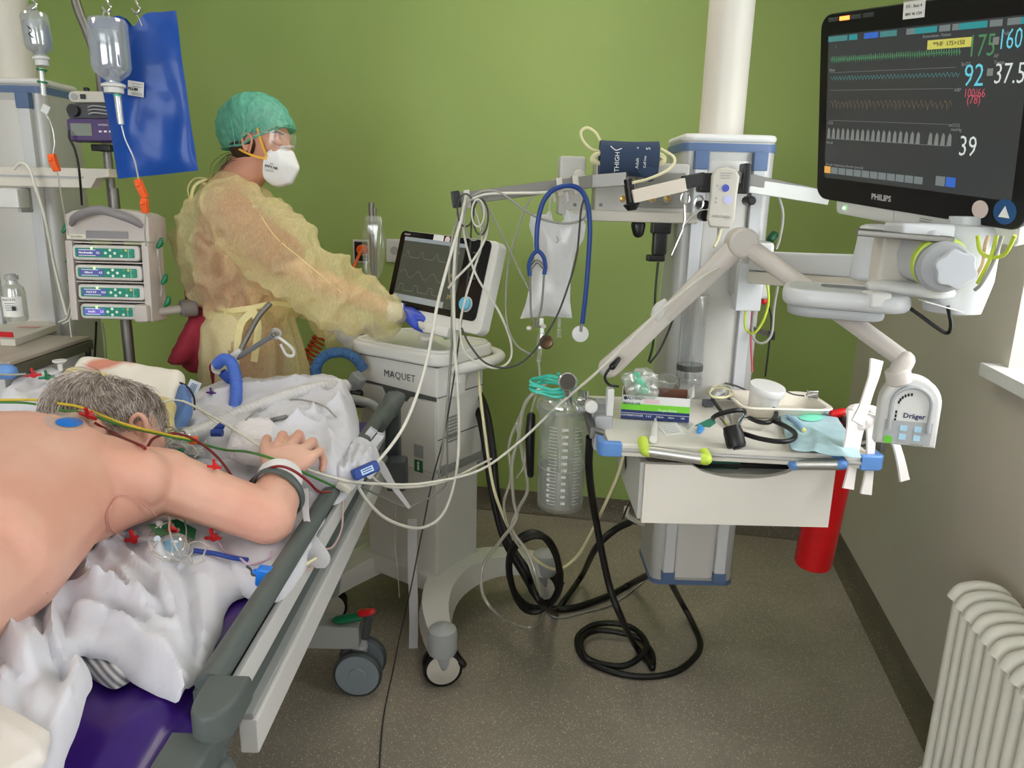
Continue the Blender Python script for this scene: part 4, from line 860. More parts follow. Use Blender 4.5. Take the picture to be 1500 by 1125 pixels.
# ================================================================ ceiling supply column with shelf, drawer, arms
COLG = mat('column_grey', (178,178,174), .38, .15); COLW = mat('column_white', (200,202,204), .35); COLD = mat('column_dark', (150,150,148), .4, .2)
def ccol(cx, cy, z0, z1, w, d, label, yaw=0):
    """supply column: rounded body, two white edge rails, centre panel, blue end caps"""
    t = thing('supply_column', label, 'column', (cx,cy,z0)); F = yawf((cx,cy,0), yaw); H = z1-z0
    pl = rrect(w, d, .03, 6)
    obj('body', B(F).prism(pl, H, Matrix.Translation(V(0,0,z0))), COLG, t)
    obj('centre_panel', B(F).prism([(-w*.24,-d/2-.004),(-w*.18,-d/2-.012),(w*.18,-d/2-.012),(w*.24,-d/2-.004),(w*.24,-d/2+.02),(-w*.24,-d/2+.02)], H-.08, Matrix.Translation(V(0,0,z0+.03))), COLW if False else CREAMP, t)
    for s in (-1, 1):
        r = obj('edge_rail', B(F).box((s*w*.31, -d/2-.006, (z0+z1)/2), (w*.13,.03,H-.06), .004), COLW, t)
        for zz in (z0+.035, z1-.05): obj('blue_cap', B(F).box((s*w*.31, -d/2-.008, zz), (w*.15,.034,.05 if zz > z0+.1 else .03), .003), BLUEC, r)
    p2 = rrect(w*1.02, d*1.03, .033, 6)
    obj('blue_band', B(F).prism(p2, .022, Matrix.Translation(V(0,0,z1-.025))).prism(p2, .014, Matrix.Translation(V(0,0,z0))), BLUEC, t)
    obj('top_cover', B(F).prism(p2, .022, Matrix.Translation(V(0,0,z1)), .01, 3), WHITE, t)
    obj('ceiling_tube', B().cyl((cx+.0,cy,z1+.015), (cx,cy,HC), .063, n=32), CREAM, t)
    obj('ceiling_flange', B().cyl((cx,cy,HC-.03), (cx,cy,HC), .16, n=36, bev=.006), WHITE, t)
    return t, F
CREAMP = mat('column_panel', (196,194,188), .36)
ct, CF = ccol(.592, 2.31, .31, 1.665, .262, .24, 'tall grey ceiling supply column with blue caps in front of the green wall')
# shelf board
SZ = .95; c1_, c2_, c3_, c4_ = onz(892,648,SZ), onz(1281,668,SZ), onz(1213,590,SZ), onz(887,572,SZ)
c3_ = V(c2_.x+.02, c3_.y, SZ); c4_ = V(c1_.x-.01, c3_.y+.02, SZ)
sh = thing('column_shelf', 'white shelf board with blue corners and drawer mounted on the grey supply column', 'shelf', (.53,1.9,.74))
pp = [(c.x, c.y) for c in (c1_, c2_, c3_, c4_)]
SHW = mat('shelf_white', (222,218,208), .4)
obj('board', B().prism(pp, .034, Matrix.Translation(V(0,0,SZ-.034)), .006), SHW, sh)
obj('board_edge', B().tube([(c1_.x+.03,c1_.y-.003,SZ-.017), (c2_.x-.03,c2_.y-.003,SZ-.017)], .005, 8, smooth=False), COLG, sh)
for c, s in ((c1_, -1), (c2_, 1)): obj('blue_corner', B().prism([(c.x-s*.03,c.y-.008),(c.x+s*.012,c.y-.008),(c.x+s*.024,c.y+.004),(c.x+s*.024,c.y+.05),(c.x+s*.008,c.y+.05),(c.x+s*.006,c.y+.012),(c.x-s*.03,c.y+.01)][::s], .036, Matrix.Translation(V(0,0,SZ-.034)), .004), BLUEP, sh, ang=50)
for a, b_, s in ((c1_, c4_, -1), (c2_, c3_, 1)):
    r = obj('side_rail', B().box(((a.x+b_.x)/2+s*.03, (a.y+b_.y)/2+.01, SZ+.008), (.012,(b_.y-a.y)*.86,.028), .003), STEEL, sh)
    for t_ in (.2, .8): obj('rail_spacer', B().cyl((a.x+(b_.x-a.x)*t_, a.y+(b_.y-a.y)*t_, SZ-.004), (a.x+(b_.x-a.x)*t_+s*.03, a.y+(b_.y-a.y)*t_, SZ+.004), .007), STEEL, r)
# handles below the front edge
def grip(xa, ya, xb, yb, m_end, nm, lab):
    a = at(xa, ya, c1_.y-.035); b_ = at(xb, yb, c2_.y-.035); d = (b_-a)
    h = obj('grip', B().tube([a+d*.08, b_-d*.08], .0135, 14, smooth=False), ALU, sh, label=lab)
    obj('grip_end', B().tube([a+V(0,.04,.012), a, a+d*.1], .0125, 12), m_end, h); obj('grip_end', B().tube([b_-d*.1, b_, b_+V(0,.03,.006)], .0125, 12), m_end, h)
grip(945,660, 1035,673, LIME, 'grip', 'grey grip with lime green ends'); grip(1162,680, 1234,680, BLUEP, 'grip', 'silver grip with blue ends')
# drawer
dv = 1.69; q = [at(940,668,dv), at(1222,688,dv), at(1208,772,dv), at(938,757,dv)]; x0, x1 = q[3].x, q[2].x; zt, zb = (q[0].z+q[1].z)/2, (q[2].z+q[3].z)/2
zt = SZ-.062
dr = obj('drawer', B().box(((x0+x1)/2, dv+.2, (zt+zb)/2-.006), (x1-x0-.03,.36,zt-zb-.03), .003), SHW, sh)
fr_ = [(x0,zb),(x1,zb),(x1,zt+.012)]; 
for i in range(11):
    t_ = i/10; fr_.append((x1-.09-(x1-x0-.2)*t_, zt+.012-.03*math.sin(math.pi*t_)**.6 if 0 < i < 10 else zt+.012))
fr_ += [(x0,zt+.012)]
obj('drawer_front', B().prism(fr_, .018, Matrix.Translation(V(0,dv,0)) @ Matrix.Rotation(math.pi/2, 4, 'X')), SHW, dr)
obj('drawer_shade_slab', B().box(((x0+x1)/2+.02, dv+.18, zt-.004), (x1-x0-.14,.3,.01)), BLACK, dr)  # black slab on the solid drawer stands in for shade inside it
for x_ in (x0+.004, x1-.004): obj('drawer_side', B().box((x_, dv+.2, (zt+zb)/2), (.02,.37,zt-zb+.01), .003), OFFW, sh)
obj('case_back', B().box(((x0+x1)/2, dv+.4, (zt+zb)/2), (x1-x0,.03,zt-zb), .003), OFFW, sh)
one('green_bottle', B().cyl((x0+.14,dv+.05,zt+.002), (x0+.24,dv+.05,zt+.002), .02, bev=.003).cyl((x0+.115,dv+.05,zt+.002), (x0+.14,dv+.05,zt+.002), .009), mat('dark_green_plastic', (6,80,62), .35), 'dark green bottle lying in the open drawer beside the lime grip', 'bottle')
# steel rail behind the column top and the left media console
b = B().box((.56,2.165,1.545), (.76,.012,.03), .002)
b0 = at(875,245,2.13); b1 = at(1008,330,2.13)
mc = thing('media_console', 'beige wall outlet console with brass gas sockets left of the grey column', 'console', (.36,2.2,1.38))
x0m, x1m = at(872,280,2.14).x, at(1010,280,2.14).x; zt_m, zb_m = at(940,238,2.14).z, at(940,322,2.14).z
obj('case', B().box(((x0m+x1m)/2,2.2,(zt_m+zb_m)/2), (x1m-x0m,.1,zt_m-zb_m), .008), CREAMP, mc)
obj('recess', B().box(((x0m+x1m)/2+.05,2.146,(zt_m+zb_m)/2+.004), ((x1m-x0m)*.52,.006,(zt_m-zb_m)*.62), .003), mat('recess_grey', (142,140,134), .5), mc)
BRASS = mat('brass', (190,158,84), .3, .9)
for px in (912, 955, 977):
    c = at(px, 291, 2.14); s = obj('gas_socket', B().cyl(c, c+V(0,-.008,0), .011, n=18, bev=.002), CREAM, mc); obj('socket_ring', B().lathe([(.0075,0),(.0085,.003),(.0065,.004)], c+V(0,-.008,0), (0,-1,0), 18), BRASS, s)
obj('left_module', B().box((at(838,285,2.13).x, 2.2, (zt_m+zb_m)/2+.01), (.075,.1,.16), .01), CREAMP, mc)
obj('module_knob', B().cyl(at(848,258,2.14), at(848,258,2.14)+V(0,-.022,0), .017, n=20, bev=.003), CREAM, mc)
for px in (842, 880): obj('module_socket', B().cyl(at(px,300,2.14), at(px,300,2.14)+V(0,-.004,0), .005), MGREY, mc)
obj('bottom_profile', B().box(((x0m+x1m)/2-.02,2.16,zb_m+.008), (x1m-x0m+.1,.06,.03), .006), CREAM, mc)
# rail carrying the cables and the drip bag
r0, r1 = at(668,292,1.98), at(865,266,2.02)
rt = thing('equipment_rail', 'long flat steel rail reaching left from the column, hung with cables and a bag', 'rail', (r0+r1)/2)
def bar(a, b_, h, t_, m, nm, par, bev=.002):
    d = b_-a; F = frame((a+b_)/2, d, (0,0,1)); return obj(nm, B(F).box((0,0,0), (d.length,h,t_), bev), m, par)
bar(r0, r1+V(.02,0,.003), .032, .012, STEEL, 'rail_bar', rt)
obj('end_cap', B(frame(r0, r1-r0, (0,0,1))).box((0,0,0), (.022,.042,.026), .003), BLACK, rt)
ja = at(922,285,1.99)
obj('pivot', B().cyl(at(920,262,1.99), at(925,298,1.99), .013, n=14, bev=.002).cyl(at(925,298,1.99), at(926,308,1.99), .022, .014, 14, .003), BLACK, rt)
bar(r1+V(.0,0,.0), at(918,262,1.99), .034, .012, STEEL, 'rail_link', rt)
WARMB = mat('cream_bar', (232,220,206), .4)
bar(at(927,288,1.975), at(1004,270,1.99), .033, .014, WARMB, 'cream_bar', rt)
bar(at(1000,268,2.0), at(1030,262,2.05), .034, .012, BLACK, 'black_bar', rt)
obj('clamp_block', B().box(at(1036,268,2.07), (.05,.05,.05), .006), BLACK, rt); obj('clamp_block', B().box(at(1090,262,2.13), (.02,.05,.08), .004), BLACK, rt)
for px in (684, 818, 842):
    c = r0.lerp(r1, (px-668)/197); F = frame(c, r1-r0, (0,0,1)); obj('cable_hook', B(F).box((0,.017,0), (.016,.006,.022), .002).box((0,0,.012), (.016,.04,.006), .002).box((0,-.022,.009), (.016,.008,.014), .002), CREAM, rt)
bar(at(1060,255,2.14), at(1190,283,2.08), .03, .01, STEEL, 'back_rail', rt)
bar(at(1098,272,2.125), at(1215,290,2.06), .038, .012, ALU, 'rail_extension', rt)
for px, py in ((1024,300), (1092,294)): obj('clamp_knob', B().cyl(at(px,py,2.11), at(px+10,py,2.06), .012, n=12, bev=.003), BLACK, rt)
for px, py in ((1028,316),): obj('clamp_knob', B().cyl(at(px,py,2.12), at(px+6,py,2.08), .015, n=12, bev=.003), BLACK, rt)
# white nebuliser controller
nf = frame(at(1059,290,2.04), (1,-.2,-.02), (.03,0,1)); nc = thing('nebuliser_controller', 'white handheld control box with blue buttons hanging on the column rail', 'controller', at(1059,335,2.04))
obj('case', B(nf).prism([(x*1, y-.0) for x, y in [(-.036,-.055),(-.026,-.077),(.026,-.077),(.036,-.055),(.034,0),(.036,.055),(.026,.072),(0,.078),(-.026,.072),(-.036,.055),(-.034,0)]], .032, Matrix.Translation(V(0,0,-.02)), .007, 3), CREAM, nc)
obj('blue_button', B(nf).cyl((.003,.025,.01), (.003,.025,.014), .0095), mat('button_blue', (66,84,190), .4), nc); obj('pale_button', B(nf).cyl((.012,-.004,.01), (.012,-.004,.0135), .011), mat('button_pale', (198,200,240), .4), nc)
for y in (.03, -.002, -.012): obj('indicator', B(nf).cyl((-.018,y,.011), (-.018,y,.013), .003), LGREY, nc)
for k in range(3): obj('marking', B(nf).box((0,.062-k*.006,.0125), (.03-.004*k,.0012,.0008)), MGREY, nc)
txt('AEROGEN', nf @ Matrix.Translation(V(0,-.048,.0125)), .0095, MGREY, nc, 'lettering', sx=1.1)
obj('cable_boot', B(nf).cyl((0,-.077,-.004), (0,-.105,-.004), .006, .004), LGREY, nc)
# artery clamp hanging
ac = thing('artery_clamp', 'steel artery clamp hanging by its ring from the cream bar', 'clamp', at(990,375,2.0))
for (px, py), tip, s in (((1004,290), (984,374), -1), ((1024,297), (985,370), 1)):
    c = at(px, py, 1.99); obj('finger_ring', B().tube([c+V(.011*math.cos(a)*1, 0, .017*math.sin(a)) for a in [2*math.pi*i/14 for i in range(14)]], .0024, 8, 2, closed=True), CHROME, ac)
    obj('shank', B().tube([c+V(-.002,0,-.017), at(1001,332,1.995), at(*tip, 2.0)], [.003,.0035,.0015], 8), CHROME, ac)
# black clamps hanging below the console
bk = thing('black_clamp', 'black round knob hanging under the outlet console', 'knob', at(935,346,2.15)); obj('stem', B().cyl(at(936,318,2.16), at(936,330,2.16), .008), BLACK, bk); obj('grip', B().hull([(at(932,330,2.15), .015), (at(938,330,2.15), .015), (at(935,340,2.15), .016)]), BLACK, bk)
bk = thing('power_plug', 'black plug adapter hanging on a cord under the outlet console', 'plug', at(966,384,2.17)); obj('head', B().box(at(968,332,2.17), (.055,.04,.04), .006), BLACK, bk); obj('barrel', B().box(at(966,356,2.17), (.04,.035,.07), .008), BLACK, bk); obj('collar', B().box(at(960,378,2.17), (.05,.035,.018), .004), BLACK, bk)
# clear catheter tube standing at the column foot
ctb = thing('clear_tube', 'tall clear acrylic cylinder with dark band standing against the column', 'cylinder', at(1010,565,2.13))
o = at(1008,566,2.13); tp = at(1016,432,2.13)
obj('wall', B().lathe([(.037,0),(.037,(tp-o).length),(.0355,(tp-o).length),(.0355,.002)], o, (0,0,1), 32, False), CLEAR, ctb); obj('foot_ring', B().lathe([(.0375,.0),(.039,.004),(.039,.028),(.0375,.03),(0,.03)], o, (0,0,1), 32), CLEARH, ctb); obj('band', B().lathe([(.0378,.05),(.0378,.067)], o, (0,0,1), 32, False), mat('dark_band', (74,74,70), .4), ctb); obj('rim', B().lathe([(.037,.27),(.039,.272),(.039,.276),(.036,.276)], o+V(0,0,(tp-o).length-.275), (0,0,1), 32, False), CLEARH, ctb)
# column lower arm to monitor
ma = thing('support_boom', 'white double beam arm carrying the large patient monitor', 'arm', (.75,1.95,1.3))
a0, a1 = at(1105,382,2.08), at(1290,392,1.66)
bar(a0, a1, .052, .045, COLW, 'beam', ma, .008); bar(a0+V(0,0,-.044), a1+V(0,0,-.04), .034, .04, CREAM, 'lower_beam', ma, .006)
obj('column_bracket', B().box(at(1100,395,2.13), (.1,.08,.16), .014), COLG, ma)
obj('bracket_plate', B().box(at(1095,420,2.1), (.07,.05,.13), .004), COLW, ma)
piv = at(1300,372,1.6); obj('knuckle', B().hull([(piv+V(-.02,.05,.05), (.02,.03,.01)), (piv+V(-.03,.05,-.05), (.02,.03,.012)), (piv+V(.02,.04,.05), (.02,.03,.01)), (piv+V(.02,.04,-.05), (.02,.03,.012))]), COLW, ma, ang=50)
obj('joint_block', B().box(at(1310,382,1.52), (.08,.05,.11), .01), CREAM, ma)
kc = at(1372,378,1.44)
obj('tilt_housing', B().hull([(at(1335,372,1.48), (.022,.045,.05)), (at(1358,375,1.42), (.022,.04,.052))]).box(at(1345,338,1.45), (.1,.08,.03), .008), COLW, ma, ang=50)
obj('tilt_plate', B(frame(at(1322,345,1.45), (1,-.42,-.05), (.35,1,0))).box((0,0,0), (.16,.12,.012), .003), STEEL, ma)
obj('green_ring', B().lathe([(.047,0),(.049,.006),(.046,.016),(.036,.018)], at(1375,385,1.40), at(1392,389,1.33)-at(1375,385,1.40), 36, False), LIME, ma)
ax_k = (at(1392,389,1.33)-at(1375,385,1.40)).normalized()
obj('hub', B().lathe([(.046,0),(.046,.018),(.04,.026),(0,.028)], at(1379,390,1.385), ax_k, 32), LGREY, ma)
b = B(frame(at(1398,394,1.345), V(0,0,1).cross(ax_k) if False else ax_k.orthogonal(), ax_k.cross(ax_k.orthogonal())))
star = [((.033+.003*math.cos(6*a))*math.cos(a), (.033+.003*math.cos(6*a))*math.sin(a)) for a in [2*math.pi*i/48 for i in range(48)]]
obj('star_knob', b.prism(star, .026, Matrix.Translation(V(0,0,-.012)), .004), mat('knob_light', (196,200,206), .4), ma)
cc_ = at(1400,418,1.46); obj('post_cup', B().lathe([(.03,-.055),(.05,-.05),(.06,0),(.062,.012),(.062,.1),(.055,.112),(.03,.115),(.03,.13),(0,.131)], (cc_.x+.0,cc_.y,cc_.z-.0), (0,0,1), 36), COLW, ma)
# handle tray under the monitor
TF = frame(at(1225,432,1.52), (1,-.35,-.02), (.35,1,.02))
obj('handle_tray', B(TF).prism([(x, y) for x, y in rrect(.235,.17,.05,8)], .035, Matrix.Translation(V(.015,0,-.02)), .014, 3), COLW, ma)
obj('tray_underside', B(TF).prism([(x, y) for x, y in rrect(.18,.15,.045,8)], .022, Matrix.Translation(V(-.0,0,-.04)), .008, 2), LGREY, ma)
obj('grip_hole', B(TF).prism([(x, y) for x, y in rrect(.1,.045,.012,4)], .003, Matrix.Translation(V(.02,.015,.0135))), MGREY, ma)
obj('tray_arm', B().hull([(at(1290,420,1.5), (.03,.03,.015)), (at(1375,428,1.42), (.03,.03,.013))]).box(at(1283,438,1.44), (.04,.05,.03), .006), WHITE, ma, ang=50)
obj('info_card', B(frame(at(1378,448,1.4), (1,-.3,-.25), (.1,1,0))).box((0,0,0), (.07,.05,.002)), PAPER, ma)
# ---------------- big patient monitor
MA, MB, MC = at(1203,22,1.778), at(1551,-27,1.288), at(1196,294,1.845)
PF = frame(MA, MB-MA, MA-MC); pw = (MB-MA).length; ph_ = (MA-MC).length*.985
pm = thing('patient_monitor', 'large black framed patient monitor showing vital signs on the white arm', 'monitor', PF @ V(pw/2, -ph_-.04, -.04))
def pb(): return B(PF)
def prr(x0, y0, x1, y1, r): return [(x+(x0+x1)/2, y+(y0+y1)/2) for x, y in rrect(x1-x0, abs(y1-y0), r, 6)]
obj('rear_case', pb().prism(prr(.008,-ph_+.0,pw-.008,-.008,.04), .06, Matrix.Translation(V(0,0,-.075)), .02, 3), OFFW, pm)
obj('bezel', pb().prism(prr(0,-ph_,pw,0,.03), .022, Matrix.Translation(V(0,0,-.02)), .005), mat('bezel_black', (13,13,15), .3), pm)
obj('chin', pb().prism(prr(.06,-ph_-.03,pw-.01,-ph_+.03,.012), .05, Matrix.Translation(V(0,0,-.052)), .008), OFFW, pm)
sx0, sx1, sy0, sy1 = .028, pw-.03, -.042, -ph_+.052
scr = obj('display', pb().box(((sx0+sx1)/2, (sy0+sy1)/2, .0022), (sx1-sx0, sy0-sy1, .0012)), mat('dark_display', (40,42,42), .2, emit=.42), pm)
def sm(n_, c, e=1.0): return mat(n_, c, .4, emit=e)
S_T = sm('screen_teal', (40,120,124), .25); S_G = sm('screen_green', (56,104,68), .35); S_C = sm('screen_cyan', (80,160,176), .35); S_W = sm('screen_white', (176,182,180), .3); S_R = sm('screen_red', (150,60,74), .5); S_Y = sm('screen_amber', (150,146,70), .4); S_GR = sm('screen_grey', (74,80,80), .6); S_WV = sm('screen_wave', (104,106,104), .25); S_B = sm('screen_blue', (40,78,150), .35); S_A = sm('screen_orange', (170,126,60), .4); S_AM = sm('screen_dim_amber', (64,54,34), .5); S_TG = sm('screen_dim_teal', (44,84,84), .6)
sw_, sh2 = sx1-sx0, sy0-sy1
def sp_(u, v_, z=.0034): return V(sx0+u*sw_, sy0-v_*sh2, z)
def sbox(u0, v0_, u1, v1_, m, nm='screen_field'): 
    a, c = sp_(u0, v0_), sp_(u1, v1_); return obj(nm, pb().box(((a.x+c.x)/2, (a.y+c.y)/2, .0034), (c.x-a.x, a.y-c.y, .0006)), m, scr)
for u0, u1, m in ((.0,.12,S_TG), (.13,.18,S_T), (.22,.3,S_B), (.31,.4,S_TG), (.45,.49,S_GR), (.49,.6,S_T), (.61,.66,S_GR), (.67,.7,S_GR), (.7,.82,S_T), (.83,.88,S_GR), (.9,.95,S_GR), (.95,1,S_T)): sbox(u0, .01, u1, .045, m)
obj('alarm_field', pb().box(tuple(sp_(.66,.115)), (.2*sw_,.016,.0006)), S_Y, scr); 
txt('**HF  175>150', PF @ Matrix.Translation(sp_(.66,.115)+V(0,0,.0006)), .011, INK, scr, 'screen_print')
rnd = random.Random(5)
def wave(u0, u1, vc, amp, n_, fn, m, r=.0006): obj('wave_line', pb().tube([tuple(sp_(u0+(u1-u0)*i/(n_-1), vc-amp*fn(i))) for i in range(n_)], r, 4, 1, smooth=False), m, scr)
wave(.02, .72, .165, .02, 300, lambda i: ((1 if i % 5 == 0 else -.9 if i % 5 == 1 else 0)+rnd.uniform(-.2,.2)), S_G)
wave(.02, .72, .29, .012, 260, lambda i: math.sin(i*.9)+rnd.uniform(-.3,.3), S_TG, .0005)
wave(.02, .7, .47, .05, 260, lambda i: abs(math.sin(i*.35))-.5+rnd.uniform(-.2,.2), S_AM, .0006)
for v_ in (.25, .37, .58): sbox(.02, v_, .7, v_+.002, S_GR, 'grid_line')
for k in range(23):
    if k == 18: continue
    u0 = .01+k*.031; a = sp_(u0, .71); b_ = sp_(u0+.021, .71); hh = .078*sh2
    poly = [(a.x, a.y), (b_.x, b_.y), (b_.x-.0008, b_.y+hh*.8), (a.x+.005, a.y+hh), (a.x+.0022, a.y+hh*.75)]
    obj('breath_peak', pb().prism(poly, .0006, Matrix.Translation(V(0,0,.003))), S_WV, scr)
sbox(.01, .71, .7, .7125, S_GR, 'grid_line')
for s_, u, v_, sz, m, sx_ in (('175',.805,.145,.052,S_G,.72), ('160',.918,.12,.046,S_C,.66), ('37.5',.932,.30,.048,S_W,.72), ('92',.785,.305,.054,S_C,.78), ('100/66',.795,.40,.022,S_R,.72), ('(78)',.795,.437,.022,S_R,.8), ('39',.79,.71,.052,S_W,.75)):
    txt(s_, PF @ Matrix.Translation(sp_(u, v_)), sz, m, scr, 'vital_figure', sx=sx_, bold=-.0004)
for s_, u, v_ in (('HF',.755,.12), ('SpO2',.745,.235), ('AF',.87,.2), ('Temp',.885,.235), ('etCO2',.72,.585), ('mmHg',.73,.61), ('ABP',.72,.38), ('Puls',.9,.085), ('I',.05,.08), ('Pleth',.03,.235), ('CO2',.03,.6), ('Bereit',.03,.74)): txt(s_, PF @ Matrix.Translation(sp_(u, v_)), .0085, S_WV, scr, 'screen_print')
for u, v_ in ((.862,.12), (.852,.285)): sbox(u-.012, v_-.02, u+.012, v_+.02, S_WV, 'alarm_symbol')
sbox(.0, .915, .04, .965, S_A, 'menu_key')
for k in range(11): sbox(.045+k*.05, .918, .045+k*.05+.044, .965, S_GR, 'menu_key')
sbox(.655, .9, .7, .96, S_GR, 'menu_key'); sbox(.705, .9, .75, .96, S_B, 'menu_key')
txt('Druckt: Vitalzeichen-Bericht (zentral)', PF @ Matrix.Translation(sp_(.13,.9)), .0075, S_WV, scr, 'screen_print')
txt('Bettendaten  Patient', PF @ Matrix.Translation(sp_(.6,.065)), .0075, S_WV, scr, 'screen_print')
txt('PHILIPS', PF @ Matrix.Translation(V(pw*.38,-ph_+.024,.003)), .017, mat('silver_print', (190,190,190), .4), pm, 'lettering', bold=.0004)
for k, m in enumerate((MGREY, sm('alarm_orange', (255,106,48), 1.6), MGREY, MGREY)): obj('alarm_light', pb().box((.04+k*.033,-.012,.0028), (.028,.008,.002), .0008), m if k == 1 else DGREY, pm)
obj('label_sticker', pb().box((pw*.48,-.013,.003), (.05,.03,.001)), PAPER, pm); txt('Stryker 0041', PF @ Matrix.Translation(V(pw*.48,-.007,.0038)), .007, INK, pm, 'print') if False else txt('ITS - Bett 4', PF @ Matrix.Translation(V(pw*.48,-.007,.0038)), .008, INK, pm, 'print'); txt('0041 46 1234', PF @ Matrix.Translation(V(pw*.48,-.02,.0038)), .007, INK, pm, 'print')
obj('round_sticker', pb().cyl((pw*.83,-ph_+.03,.002), (pw*.83,-ph_+.03,.0035), .0165, n=28), mat('beige_sticker', (214,196,190), .6), pm)
bs_ = obj('blue_sticker', pb().cyl((pw*.925,-ph_+.032,.002), (pw*.925,-ph_+.032,.0035), .0225, n=32), mat('sticker_blue', (34,80,132), .5), pm)
obj('white_triangle', pb().prism([(pw*.925-.011,-ph_+.022),(pw*.925+.011,-ph_+.022),(pw*.925,-ph_+.043)], .0006, Matrix.Translation(V(0,0,.0036))), WINK, bs_)
obj('power_light', pb().cyl((.09,-ph_-.012,0), (.09,-ph_-.012,.0015), .003), sm('power_green', (120,230,130), 2), pm)
obj('chin_key', pb().box((pw*.4,-ph_-.012,0), (.045,.022,.001), .0004), OFFW, pm)
for k in range(3): obj('chin_print', pb().box((pw*.6,-ph_-.006-k*.005,.0), (.03,.0012,.001)), MGREY, pm)
# ---------------- reading lamp arm
la = thing('reading_lamp', 'white jointed arm lamp on the shelf edge with a round topped head', 'lamp', at(884,570,1.86))
p0_, p1_, p2_, p3_ = at(893,538,1.86), at(975,462,1.84), at(1086,355,1.78), at(1325,528,1.47)
LW = mat('lamp_white', (204,197,190), .38)
obj('lower_arm', B().hull([(p0_, (.03,.02,.028)), (p1_, (.02,.02,.024))]), LW, la, ang=50)
obj('elbow_sleeve', B().hull([(at(965,462,1.84), (.02,.018,.034)), (at(972,458,1.84), (.012,.018,.036))]), WHITE, la, ang=50)
obj('upper_arm', B().hull([(p1_, (.02,.02,.024)), (p2_, (.024,.02,.03))]), LW, la, ang=50)
obj('arm_joint', B().cyl(p2_+V(0,-.03,0), p2_+V(0,.03,0), .034, n=28, bev=.005), LW, la)
obj('front_arm', B().hull([(p2_+V(.01,0,-.005), (.022,.018,.022)), (p3_, (.017,.016,.018))]), LW, la, ang=50)
obj('lower_joint', B().cyl(at(1314,540,1.47), at(1318,562,1.47), .024, n=24, bev=.004).hull([(p3_, .02), (at(1314,548,1.47), .019)]), LW, la)
LHF = frame(at(1332,602,1.46), (1,-.3,.0), (.06,.0,1)); hw = .056
def arch(w, h, r, n_=16): return [(-w, -h), (-w, h-w)]+[(w*math.cos(a), h-w+w*math.sin(a)) for a in [math.pi-math.pi*i/n_ for i in range(1, n_)]]+[(w, h-w), (w, -h)]
hd = obj('lamp_head', B(LHF).prism(arch(.056,.072,0)[::-1], .05, Matrix.Translation(V(0,0,-.04)), .01, 3), WHITE, la)
obj('inner_rim', B(LHF).tube([(x, y+.006, .0125) for x, y in arch(.036,.045,0)], .0045, 8, 1, smooth=False), LGREY, hd)
obj('key_panel', B(LHF).box((.0,-.042,.0095), (.088,.046,.0025), .001), LGREY, hd)
for x in (-.008, .018):
    for y in (-.034, -.052): obj('blue_key', B(LHF).box((x,y,.0115), (.013,.012,.0012), .0004), mat('key_blue', (168,206,228), .4) if 'key_blue' not in bpy.data.materials else bpy.data.materials['key_blue'], hd)
obj('green_key', B(LHF).cyl((-.034,-.06,.0105), (-.034,-.06,.013), .0085), mat('key_green', (104,190,60), .4), hd)
txt('Dräger', LHF @ Matrix.Translation(V(.008,-.008,.0105)), .014, mat('ink_blue', (30,44,88), .5), hd, 'lettering', bold=.0003); txt('HemoLux', LHF @ Matrix.Translation(V(.02,-.066,.0105)), .006, MGREY, hd, 'lettering')
for k in range(9):
    a = math.radians(95+k*14); x, y = .024*math.cos(a), .012+.024*math.sin(a)
    if k > 5: x, y = -.0255, .006-(k-5)*.008
    obj('vent_slot', B(LHF).box((x,y,.0102), (.0035,.006,.001)), BLACK, hd)
# rail clamp of the lamp on the shelf's left edge
cb = obj('shelf_clamp', B().box(at(880,600,1.84), (.05,.05,.05), .006).box(at(882,632,1.8), (.045,.04,.09), .006), LGREY, la)
obj('clamp_screw', B().cyl(at(866,596,1.8), at(866,596,1.76), .016, n=20, bev=.003), OFFW, cb); obj('clamp_lever', B().box(at(893,588,1.8), (.018,.03,.07), .004), WHITE, cb)
# ================================================================ left side: second column, shelf, drip pole, pumps, bags
e_ = at(80,130,2.62); lt_, LF = ccol(e_.x-.185, 2.72, .35, at(60,124,2.6).z, .3, .22, 'grey ceiling supply column at the left edge behind the drip bottles')
RB = at(165,262,2.42)
eb = thing('rail_beam', 'long white horizontal beam of the left column behind the drip tubes', 'beam', (RB.x-.4,2.42,RB.z))
zt1, zb1 = at(100,246,2.42).z, at(100,275,2.42).z
obj('beam', B().prism([(RB.x,zt1),(RB.x,zt1-.025),(RB.x-.04,zt1-.03),(RB.x-.06,zb1),(RB.x-.8,zb1),(RB.x-.8,zt1)][::-1], .05, Matrix.Translation(V(0,2.45,0)) @ Matrix.Rotation(math.pi/2, 4, 'X'), .004), CREAM, eb)
obj('beam_groove', B().box((RB.x-.43, 2.399, zt1-.028), (.7,.004,.006)), LGREY, eb); obj('mount_box', B().box(at(12,290,2.4), (.1,.06,.06), .006), WHITE, eb); obj('mount_plate', B().box(at(36,293,2.42), (.012,.06,.075), .002), LGREY, eb)
